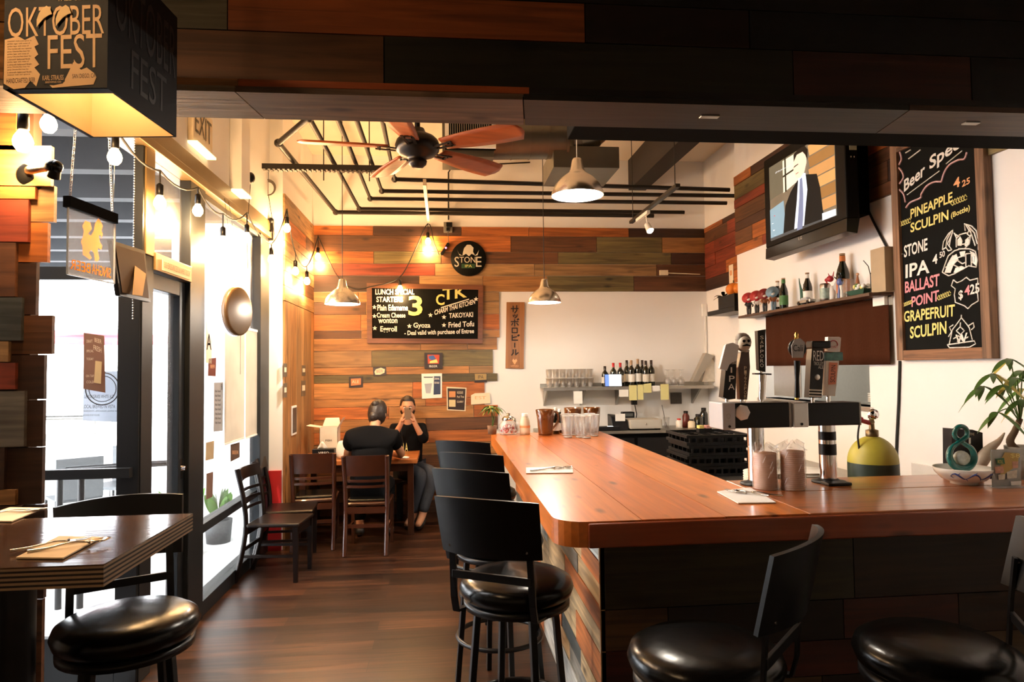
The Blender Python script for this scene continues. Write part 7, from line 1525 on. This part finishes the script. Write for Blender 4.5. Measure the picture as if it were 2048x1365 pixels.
b.build('legs', o, local=False); MB().ball(p+V((0, 0, .115)), .024, bb_, n=14, sz=1.2).build('torso', o, local=False); MB().ball(p+V((0, 0, .155)), .013, cBk, n=12).path([p+V((0, .02, .13)), p+V((0, .07, .16))], [.006, .003], cBk, n=6).path([p+V((0, -.02, .13)), p+V((-.02, -.06, .11))], [.006, .003], cBk, n=6).build('head_and_arms', o, local=False)
p = onS(1697, .10); o = empty('glass_beaker', p, 0, 'clear glass with white frame right of the tallest shelf bottle', 'glass'); MB().box((p.x-.03, p.y-.03, p.z), (p.x+.03, p.y+.03, p.z+.13), glass_clear).build('vessel', o, local=False, bevel=.005)
p = onS(1718, .09); o = empty('boat_ornament', p, 0, 'small green boat ornament loaded with red and yellow goods on the wall shelf', 'ornament'); L = .11
MB().hexa([(p.x-.015, p.y-L*.6, p.z), (p.x+.015, p.y-L*.6, p.z), (p.x+.015, p.y+L*.6, p.z), (p.x-.015, p.y+L*.6, p.z)], [(p.x-.035, p.y-L, p.z+.04), (p.x+.035, p.y-L, p.z+.04), (p.x+.035, p.y+L, p.z+.04), (p.x-.035, p.y+L, p.z+.04)], M('boat_green', (.03, .09, .06), .4)).build('hull', o, local=False)
b = MB(); rr_ = random.Random(4)
for k in range(12): b.ball(p+V((rr_.uniform(-.02, .02), rr_.uniform(-.08, .08), .05+rr_.uniform(0, .02))), .015, rr_.choice([rd, chalk_y, label_w, M('cargo_green', (.1, .2, .05), .5)]), n=8, k=6)
tag(b.build('cargo', o, local=False), kind='stuff'); MB().path([p+V((0, .01, .05)), p+V((0, .01, .10)), p+V((0, .01, .14))], [.018, .012, .005], cO, n=10).ball(p+V((0, .01, .15)), .011, M('figure_skin', (.6, .35, .2), .5), n=10).build('boatman', o, local=False)
p = onS(1742, .08); o = empty('wire_tree_ornament', p, 0, 'thin twig ornament with a small yellow fan, left of the paper bag on the shelf', 'ornament'); MB().path([p, p+V((0, 0, .13)), p+V((0, .02, .19)), p+V((0, .07, .235))], .003, cord_k, n=6).path([p+V((0, 0, .13)), p+V((0, -.03, .18))], .002, cord_k, n=6).lathe([(.001, 0), (.02, 0), (.02, .006), (.001, .006)], matte_black, p, n=14).build('twig', o, local=False); MB().ngon([p+V((0, -.01, .10)), p+V((0, -.07, .11)), p+V((0, -.075, .15)), p+V((0, -.03, .16))], (-1, 0, 0), .002, chalk_y).build('fan', o, local=False)
a, c = atX(1757, 501, XR-.04), atX(1786, 501, XR-.04); o = MB().box((XR-.10, c.y, zs0+.001), (XR-.005, a.y, a.z), M('kraft_bag', (.42, .32, .20), .8, bump=.1)).build('paper_bag', bevel=.003); tag(o, 'plain kraft paper bag standing at the right end of the wall shelf', 'bag')
# curtain below the shelf, hung on the hatch
y0, y1 = atX(1780, 665, XR-.03).y, atX(1534, 665, XR-.03).y; z0 = atX(1655, 731, XR-.03).z; z1 = zs0-.024
cu_ = empty('hatch_curtain', (XR-.03, (y0+y1)/2, z0), 0, 'plain dark brown curtain hung under the wall shelf over the kitchen hatch', 'curtain')
MB().sheet(lambda u, v: V((XR-.035+.006*math.sin(u*24)*(1-v)+.003*math.sin(u*61), y0+(y1-y0)*u, z0+(z1-z0)*v)), 90, 6, brown_choc).build('cloth', cu_, local=False, solid=.002)
MB().tube((XR-.03, y0-.02, z1), (XR-.03, y1+.02, z1), .006, black_metal, n=8).build('rod', cu_, local=False)
# hatch surroundings and things seen through it
pl0 = MB().lathe([(.001, 0), (.07, 0), (.13, .018), (.128, .022), (.07, .006), (.001, .006)], lampwhite, n=28)
for k in range(5):
    if k == 0: pr_ = pl0.build('kitchen_plate')
    o = pr_ if k == 0 else pr_.copy()
    if k: col.objects.link(o)
    o.location = (XR+.35, 4.75, 1.33+.014*k); tag(o, 'white plate in the stack seen through the kitchen hatch', 'plate', 'white plates behind the hatch')
o = empty('kitchen_rack', (XR+.45, 4.9, .9), 0, 'steel kitchen rack behind the hatch', 'rack')
MB().box((XR+.18, 4.45, 1.31), (XR+.80, 5.3, 1.325), steel).build('lower_tier', o, local=False); MB().box((XR+.18, 4.45, 1.62), (XR+.80, 5.3, 1.635), steel).build('upper_tier', o, local=False)
for y in (4.46, 5.28):
    for x in (XR+.19, XR+.78): MB().tube((x, y, .90), (x, y, 2.1), .011, steel, n=10).build('post', o, local=False)
o = MB().ball((XR+.42, 4.62, 1.39), .09, black_plastic, n=18, sy=1.5, sz=.7).build('kitchen_pan'); o.location.z = 1.326; tag(o, 'dark round pan on the kitchen rack behind the hatch', 'pan')
# lower metal panel right of the column, frame of hatch
a, c = atX(1548, 735, XR), atX(1765, 850, XR)
o = MB().box((XR-.008, atX(1604, 780, XR).y, 1.36), (XR-.001, atX(1550, 780, XR).y, 2.0), steel).build('steel_wall_panel'); tag(o, 'brushed steel panel on the white wall below the left end of the curtain', 'panel')
# gas bottle
Yc = 3.46; pc = atY(1745, 900, Yc); gr_ = M('cylinder_green', (.018, .035, .022), .45, var=.3, scale=8); gy = M('cylinder_yellow', (.42, .36, .04), .45, var=.25, scale=8)
rC = (atY(1791, 900, Yc).x-atY(1700, 900, Yc).x)/2*.97; zt_ = atY(1745, 872, Yc).z; zy = atY(1745, 925, Yc).z
o = empty('gas_cylinder', (pc.x, Yc, 0), 0, 'dark green gas cylinder with yellow shoulder standing behind the bar', 'gas cylinder')
MB().lathe([(.001, 0), (rC*.92, 0), (rC, .02), (rC, zy)], gr_, n=36).build('cylinder_body', o)
MB().lathe([(rC, zy)]+[(rC*math.cos(R(a_)), zy+(zt_-zy)*math.sin(R(a_))) for a_ in range(10, 85, 9)]+[(.025, zt_)], gy, n=36).build('yellow_shoulder', o)
MB().lathe([(.026, zt_-.01), (.032, zt_), (.032, zt_+.03), (.014, zt_+.035), (.012, zt_+.09), (.018, zt_+.095), (.018, zt_+.12), (.001, zt_+.125)], MATS.get('bronze_valve') or M('bronze_valve', (.20, .14, .07), .4, .8), n=20).build('valve', o)
b = MB(); b.tube((-.02, -.01, zt_+.07), (-.075, -.02, zt_+.085), .012, rd).tube((-.075, -.02, zt_+.085), (-.10, -.02, zt_+.10), .020, rd, r2=.016).tube((0, -.01, zt_+.08), (-.02, -.01, zt_+.07), .014, MATS['bronze_valve']); b.build('red_regulator', o)
MB().lathe([(.001, 0), (.026, 0), (.028, .012), (.001, .014)], chrome, (-.005, -.02, zt_+.115), ax=(-.3, -.9, .2), n=20).build('gauge', o)
MB().path(smooth([V((-.08, -.02, zt_+.08)), V((-.10, -.03, zt_+.0)), V((-.095, -.03, zt_-.08)), V((-.10, -.02, zt_-.2))], 5), .005, cord_k, n=6).build('hose', o)
# plates stack behind right column
ps = empty('bar_shelf_unit', (1.9, 3.62, 0), 0, 'low black work shelf behind the bar top carrying white plates', 'cabinet'); MB().box((1.62, 3.38, 0), (2.10, 3.86, .90), matte_black).build('body', ps, local=False, bevel=.004); MB().box((1.61, 3.37, .90), (2.11, 3.87, .92), dull_steel).build('worktop', ps, local=False)
for k in range(9):
    o = pr_.copy(); col.objects.link(o); o.location = (1.98, 3.60, .921+.013*k); tag(o, 'white plate in the stack behind the right beer tower', 'plate', 'stacked white plates behind the beer tower')
for k in range(9):
    o = pr_.copy(); col.objects.link(o); o.location = (1.74, 3.60, .921+.013*k+.0); o.scale = (.9, .9, 1); tag(o, 'white plate in the stack behind the wrapped lid stacks', 'plate', 'stacked white plates behind the lid stacks')
# cable down the wall right of the cylinder
P = [atX(x, y, XR-.01) for x, y in ((1799, 722), (1797, 800), (1793, 880), (1790, 960))]; o = MB().path(P, .008, cord_k, n=6).build('wall_cable'); tag(o, 'black cable running down the white wall below the tall chalkboard', 'cable')
a, c = atX(1826, 934, XR-.01), atX(1870, 965, XR-.01)
o = empty('wall_panel_door', (XR-.01, (a.y+c.y)/2, .75), 0, 'low white access panel on the wall behind the bar end', 'panel'); MB().box((XR-.014, 3.22, .6), (XR-.001, atX(1826, 934, XR).y, atX(1826, 925, XR).z), M('white_panel', (.70, .68, .64), .5)).build('panel', o, local=False, bevel=.003)
# corner shelf in the recess with pumpkins
p0, p1_ = atX(1425, 622, XR2-.2), atX(1470, 618, XR2-.2)
y0, y1 = 6.55, 7.25; z_ = atX(1440, 620, XR2-.22).z
o = empty('corner_shelf', (XR2-.12, (y0+y1)/2, z_-.06), 0, 'small dark stepped shelf in the corner beside the white wall', 'shelf'); MB().box((XR2-.25, y0, z_-.05), (XR2-.001, y1, z_), black_wood).box((XR2-.25, y0, z_), (XR2-.001, y0+.40, z_+.13), black_wood).build('board', o, local=False, bevel=.004)
pk = M('pumpkin_orange', (.75, .22, .02), .5); pm0 = None
for i, (dy, r, lab) in enumerate(((.10, .075, 'right orange pumpkin ornament on the corner shelf'), (.27, .085, 'left orange pumpkin ornament with a bow on the corner shelf'))):
    c = V((XR2-.13, y0+dy, z_+.131)); t = empty('pumpkin_ornament', c, 0, lab, 'pumpkin', 'pumpkin ornaments on the corner shelf')
    b = MB(); b.sheet(lambda u, v: V((math.cos(u*2*math.pi)*math.sin(v*math.pi)*r*(1+.06*math.cos(u*2*math.pi*8)), math.sin(u*2*math.pi)*math.sin(v*math.pi)*r*(1+.06*math.cos(u*2*math.pi*8)), r*.8-r*.8*math.cos(v*math.pi))), 48, 14, pk); b.build('pumpkin', t)
    MB().path([V((0, 0, r*1.55)), V((0, .01, r*1.9))], .007, M('stalk', (.10, .08, .03), .7), n=8).build('stalk', t)
t = empty('black_bow', (XR2-.16, y0+.47, z_+.002), 0, 'black leafy bow and orange trinkets at the left of the corner shelf', 'ornament'); b = MB(); rr_ = random.Random(2)
for k in range(9): leaf(b, (0, 0, .14), (rr_.uniform(-1, 1), rr_.uniform(-1, 1), rr_.uniform(-.2, 1)), (0, .1, 1), .12, .04, matte_black, .5)
b.build('leaves', t); MB().path([V((0, 0, 0)), V((0, 0, .14))], .012, pk, n=8).build('stem', t)
a = atX(1467, 545, XR2-.022); o = empty('wall_sticker', a, 0, 'small pale round-printed card on the boards above the corner shelf', 'sticker'); MB().box((XR2-.026, a.y-.0, a.z-.11), (XR2-.0235, a.y+.11, a.z+.09), cream).build('card', o, local=False); MB().lathe([(.001, 0), (.03, 0), (.03, .002), (.001, .002)], chalk_o, (XR2-.027, a.y+.055, a.z), ax=(-1, 0, 0), n=18).build('print', o, local=False)
# thermostat and conduit on the back wall corner
a = atY(1407, 618, YB-.02); o = empty('wall_conduit', (a.x, YB-.02, 1.6), 0, 'white surface conduit with a small box in the corner of the white wall', 'conduit'); MB().box((a.x-.02, YB-.03, a.z-.09), (a.x+.04, YB-.002, a.z+.06), lampwhite).build('box', o, local=False, bevel=.004); MB().box((a.x+.01, YB-.018, 1.45), (a.x+.03, YB-.002, a.z-.09), lampwhite).build('duct', o, local=False)
b = MB(); a = atY(1327, 546, YB-.03); c = atY(1400, 549, YB-.03); b.box((a.x-.05, YB-.05, a.z-.03), (a.x+.05, YB-.024, a.z+.03), cream).path([a, c], .006, cream, n=6); o = b.build('surface_cable_box'); tag(o, 'small pale junction box with a cable on the boards above the white wall', 'junction box')

# ================================================================ TALL BEER CHALKBOARD
XB = XR-.03
def cbd(x, y, o=0.): return atX(x, y, XB-o)
q = [(1793, 262), (1980, 255), (1985, 717), (1797, 722)]
yA, yB = atX(1985, 600, XB).y, atX(1795, 600, XB).y; zA = (cbd(1985, 717).z+cbd(1797, 722).z)/2; zB = 3.02; fw = .062
B = empty('tall_chalkboard', (XB, (yA+yB)/2, zA), 0, 'tall chalkboard of beer specials in a rough wooden frame on the right wall', 'chalkboard')
MB().box((XB+.0, yA+.02, zA+.02), (XR-.002, yB-.02, zB-.02), board_m).build('slate', B, local=False)
fw_m = wood('rough_frame_wood', 2, (.26, .14, .075), rough=.7, vc=False, cross=40, contrast=1.1); fw_y = wood('rough_frame_wood_y', 1, (.30, .14, .065), rough=.7, vc=False, cross=40, contrast=1.1)
MB().box((XB-.020, yA, zA), (XR-.002, yA+fw, zB), fw_m).build('frame_right', B, local=False, bevel=.003); MB().box((XB-.020, yB-fw, zA), (XR-.002, yB, zB), fw_m).build('frame_left', B, local=False, bevel=.003)
MB().box((XB-.019, yA+fw, zA), (XR-.002, yB-fw, zA+fw), fw_y).build('frame_bottom', B, local=False, bevel=.003); MB().box((XB-.019, yA+fw, zB-fw), (XR-.002, yB-fw, zB), fw_y).build('frame_top', B, local=False, bevel=.003)
nB = V((-1, 0, 0)); cm2 = lambda x, y: atX(x, y, XB)
def T_(s, x0, yb0, x1, yb1, h, m):     # baseline from (x0, yb0) to (x1, yb1), letter height h pixels
    return ('T', s, x0, yb0, x1, yb1, h, m)
def cwrite(items, nm):
    b = MB()
    for it in items:
        if it[0] == 'T':
            _, s, x0, a, x1, c, h, m = it; o_ = cm2(x0, a)+nB*.003; b.text(s, o_, cm2(x1, c)+nB*.003-o_, cm2(x0, a-h)+nB*.003-o_, m, t=.001, bold=.022)
        else:
            P = [cm2(*p_)+nB*.003 for p_ in it[1]]; b.path(P, it[2], it[3], n=5)
    return b.build(nm, B, local=False)
cwrite([T_('Beer', 1809, 385, 1851, 350, 24, chalk_w), T_('Spec', 1860, 348, 1921, 304, 34, chalk_w)], 'heading'); cwrite([('L', [(1815, 390), (1880, 342)], .003, chalk_w), ('L', [(1893, 328), (1925, 302)], .003, chalk_w), ('L', [(1818, 318), (1842, 300)], .004, chalk_w), ('L', [(1812, 306), (1822, 300)], .004, chalk_w)], 'heading_underline')
cwrite([('L', smooth([V((x, y, 0)) for x, y in P_], 4) and [(v.x, v.y) for v in smooth([V((x, y, 0)) for x, y in P_], 4)], .006, M('pale_pink_chalk', (.62, .40, .42), .95)) for P_ in ([(1813, 416), (1822, 405), (1842, 396), (1844, 388), (1855, 372), (1870, 364), (1884, 364)], [(1884, 364), (1890, 345), (1900, 330), (1918, 320), (1930, 318), (1935, 305)], [(1812, 405), (1808, 388), (1798, 378)], [(1800, 368), (1808, 355), (1804, 342), (1797, 335)], [(1799, 330), (1804, 318), (1800, 302)])], 'cloud_outline')
cwrite([T_('4', 1908, 378, 1921, 373, 20, chalk_o), T_('25', 1925, 375, 1941, 367, 13, chalk_o)], 'price_pineapple')
cwrite([T_('PINEAPPLE', 1822, 438, 1906, 404, 19, chalk_y), T_('SCULPIN', 1822, 466, 1898, 440, 19, chalk_y), T_('(Bottle)', 1903, 440, 1941, 424, 14, chalk_y)], 'pineapple_line')
cwrite([T_('STONE', 1809, 516, 1856, 501, 24, chalk_w), T_('IPA', 1812, 557, 1860, 546, 27, chalk_w), T_('4', 1866, 530, 1876, 527, 19, chalk_w), T_('50', 1880, 517, 1891, 513, 12, chalk_w), ], 'stone_line')
cwrite([('L', [(1804, 509), (1805.5, 508)], .004, chalk_w)], 'bullet_dot'); cwrite([('L', [(1805, 582), (1806.5, 581)], .004, chalk_w)], 'bullet_dot')
cwrite([T_('BALLAST', 1811, 587, 1880, 572, 23, chalk_p), T_('POINT', 1824, 615, 1879, 602, 21, chalk_p)], 'ballast_line')
cwrite([T_('GRAPEFRUIT', 1809, 645, 1911, 633, 22, chalk_y), T_('SCULPIN', 1821, 678, 1894, 668, 24, chalk_y)], 'grapefruit_line')
cwrite([T_('$', 1918, 602, 1927, 600, 20, chalk_w), T_('4', 1930, 592, 1941, 590, 20, chalk_p), T_('25', 1941, 590, 1960, 586, 20, chalk_w), ('L', [(1908, 560), (1915, 566), (1925, 562), (1934, 555), (1941, 561), (1957, 557), (1957, 565), (1953, 575), (1957, 590), (1958, 602), (1945, 610), (1937, 618), (1930, 612), (1912, 605), (1910, 590), (1912, 578), (1904, 572), (1908, 560)], .004, chalk_w)], 'price_shield')
def hop(cx, cy, s):
    L = []
    for k in range(6):
        a = math.radians(-35+k*14); x = cx+(k-2.5)*s*.30; y = cy-(k-2.5)*s*.12
        for sg_ in (-1, 1): L.append(('L', [(x, y), (x+s*.22, y+sg_*s*.34-s*.1), (x+s*.42, y+sg_*s*.10-s*.05)], .0028, chalk_y))
    return L
cwrite(hop(1915, 402, 17)+hop(1806, 447, 14)+hop(1886, 593, 14)+hop(1814, 608, 10), 'hop_sprigs')
# winged horned drinker, outline chalk drawing
L = [[(1886, 545), (1893, 525), (1898, 512), (1910, 502), (1922, 498), (1940, 498), (1952, 503), (1956, 520), (1954, 535), (1938, 532), (1925, 540), (1910, 548), (1898, 552), (1886, 545)], [(1914, 495), (1914, 478), (1920, 470), (1934, 466), (1942, 474), (1940, 488), (1930, 498), (1918, 498)], [(1915, 478), (1909, 465), (1914, 470), (1920, 474)], [(1936, 470), (1941, 456), (1944, 468), (1940, 476)], [(1919, 480), (1926, 483)], [(1932, 481), (1938, 478)], [(1924, 489), (1934, 488)], [(1905, 500), (1896, 488), (1904, 472), (1907, 460), (1898, 468), (1888, 484), (1886, 500)], [(1886, 500), (1893, 495), (1898, 502), (1904, 500)], [(1907, 462), (1902, 480), (1900, 492)], [(1903, 465), (1895, 480), (1893, 494)], [(1932, 462), (1930, 448), (1944, 452), (1954, 462), (1958, 480), (1958, 500)], [(1933, 450), (1944, 468), (1952, 492)], [(1936, 450), (1950, 466), (1956, 488)], [(1933, 508), (1944, 507), (1944, 532), (1933, 533), (1933, 508)], [(1944, 512), (1950, 514), (1949, 524), (1944, 526)], [(1900, 522), (1914, 520), (1926, 528), (1934, 524)], [(1906, 512), (1916, 516), (1928, 512)], [(1892, 535), (1908, 530), (1920, 536)]]
cwrite([('L', l, .0042, chalk_w) for l in L], 'winged_drawing')
b = MB()
for P in ([(1890, 546), (1896, 528), (1904, 514), (1914, 508), (1918, 520), (1908, 530), (1902, 546)], [(1940, 502), (1950, 506), (1955, 520), (1953, 532), (1946, 526), (1946, 512)], [(1916, 492), (1916, 480), (1922, 473), (1926, 482), (1924, 492)], [(1930, 492), (1932, 480), (1938, 474), (1940, 486), (1934, 494)], [(1912, 536), (1924, 532), (1932, 536), (1920, 544), (1908, 546)], [(1920, 504), (1932, 502), (1930, 514), (1922, 512)]):
    b.ngon([cm2(*p_)+nB*.003 for p_ in P], nB, .001, chalk_w)
b.build('winged_drawing_fill', B, local=False)
cwrite([('L', l, .004, chalk_w) for l in ([(1896, 690), (1950, 682), (1953, 688), (1940, 695), (1900, 696), (1896, 690)], [(1900, 688), (1906, 660), (1914, 650), (1924, 636), (1934, 648), (1940, 656), (1946, 680)], [(1924, 636), (1924, 630)], [(1908, 650), (1900, 655), (1904, 664), (1898, 674)], [(1938, 652), (1948, 646), (1950, 655), (1944, 660)], [(1914, 662), (1922, 654), (1930, 662), (1922, 670), (1914, 662)], [(1908, 678), (1918, 672), (1928, 680), (1938, 674)], [(1922, 645), (1922, 655)], [(1916, 684), (1922, 676), (1930, 686)])]+[T_('W', 1912, 690, 1936, 686, 20, chalk_w)], 'pyramid_drawing')

# ================================================================ OUTSIDE, BEYOND THE WINDOWS
out_m = M('canopy_grey', (.012, .013, .015), .8); out_l = M('canopy_beam', (.035, .037, .042), .8)
cp = empty('street_canopy', (-4, 7, 2.4), 0, 'dark slatted canopy over the pavement outside the near window', 'canopy')
b = MB()
for k in range(9): b.box((-9, 4.6+k*.9, 3.2), (-2.0, 4.6+k*.9+.14, 3.45), out_l)
b.build('beams', cp, local=False); MB().box((-9, 4.4, 3.45), (-2.0, 13.2, 3.55), out_m).build('roof', cp, local=False)
for x in (-8.9, -2.2): MB().box((x, 13.0, 0-.04), (x+.12, 13.12, 3.45), out_l).build('post', cp, local=False)
hr_ = empty('handrail', (-3.3, 5.6, -.04), 0, 'black bent-pipe handrail outside behind the open door', 'handrail')
p0, p1_, p2, p3_ = atZ(120, 1020, 0), atY(120, 955, 5.2), atY(134, 940, 5.2), atY(255, 925, 5.2)
MB().path([V((p1_.x, 5.2, -.04)), V((p1_.x, 5.2, p2.z-.04)), V((p1_.x+.05, 5.2, p2.z)), V((-2.0, 5.2, p2.z+.03))], .022, black_metal, n=12).build('rail', hr_, local=False); x = atY(163, 960, 5.2).x; MB().tube((x, 5.2, -.04), (x, 5.2, p2.z), .022, black_metal).build('post', hr_, local=False)
pw = empty('patio_wall', (-5.5, 8.5, -.04), 0, 'low pale patio wall across the pavement', 'low wall'); a, c = atY(85, 890, 8.5), atY(195, 880, 8.5)
MB().box((a.x-2, 8.5, -.04), (c.x, 8.8, a.z+.1), M('patio_wall_plaster', (.42, .41, .38), .9)).build('wall', pw, local=False); MB().tube((a.x-2, 8.65, a.z+.30), (c.x, 8.65, a.z+.30), .025, dull_steel).build('top_rail', pw, local=False)
for k in range(5): xx = c.x-.1-k*.9; MB().tube((xx, 8.65, a.z+.1), (xx, 8.65, a.z+.30), .02, dull_steel).build('rail_post', pw, local=False)
rdu = M('umbrella_red', (.70, .16, .20), .7); G = 'red patio umbrellas far outside'
for i, (px, py, Y, lab) in enumerate(((228, 672, 14, 'red patio umbrella seen over the brown window poster'), (160, 668, 17, 'red patio umbrella farther left, outside the open door'))):
    p = atY(px, py, Y); t = empty('patio_umbrella', (p.x, Y, -.04), 0, lab, 'umbrella', G); MB().lathe([(.001, p.z+.18), (1.3, p.z-.02), (1.3, p.z-.10), (1.27, p.z-.10), (1.27, p.z-.03), (.001, p.z+.15)], rdu, n=8).build('canopy', t); MB().tube((0, 0, 0), (0, 0, p.z+.3), .025, lampwhite).build('pole', t)
# parked bicycle-like rack silhouettes and cafe chairs
ctm = M('outdoor_chair_grey', (.10, .11, .12), .6)
def make_ochair():
    t = empty('patio_chair', (0, 0, 0)); b = MB(); MB().box((-.2, -.2, .43), (.2, .2, .46), ctm).build('seat', t)
    MB().box((-.2, -.22, .46), (.2, -.19, .85), ctm).build('backrest', t)
    for x in (-.19, .19):
        for y in (-.2, .19): MB().tube((x*1.1, y*1.15, 0), (x, y, .43), .012, black_metal, n=8).build('leg', t)
    return t
oc0 = make_ochair()
for i, (px, Y, rz_, lab) in enumerate(((150, 7.2, 40, 'dark patio chair outside, seen left of the taped posters'), (180, 9.6, -60, 'dark patio chair farther outside behind the low pale wall'), (228, 7.9, 160, 'dark patio chair outside behind the pale blue-grey poster'))):
    o = oc0 if i == 0 else copy_tree(oc0); o.location = (atY(px, 850, Y).x, Y, -.04); o.rotation_euler = (0, 0, R(rz_)); tag(o, lab, 'chair', 'dark patio chairs outside')
# plants outside the far pane
def opot(px, py, lab, hh, n, seed, m=green_leaf):
    p = atZ(px, py, -.04); t = empty('outdoor_plant', (p.x, p.y, -.04), 0, lab, 'plant', None); MB().lathe([(.001, 0), (.11, 0), (.13, .22), (.115, .22), (.10, .19), (.001, .19)], M('dark_planter', (.03, .033, .036), .6), n=24).build('pot', t)
    b = MB(); r = random.Random(seed)
    for k in range(n): a = r.uniform(0, 6.28); leaf(b, (0, 0, .2), (math.cos(a)*.45, math.sin(a)*.45, 1.2), (math.cos(a+1.5), math.sin(a+1.5), 0), hh*r.uniform(.6, 1), .09, m, .2)
    b.build('leaves', t)
opot(362, 1118, 'leafy green plant in a dark round pot outside the closed door leaf', .62, 9, 3, M('bright_leaf', (.10, .32, .04), .45))
opot(437, 1085, 'smaller potted shrub outside behind the far window pane', .42, 22, 8)
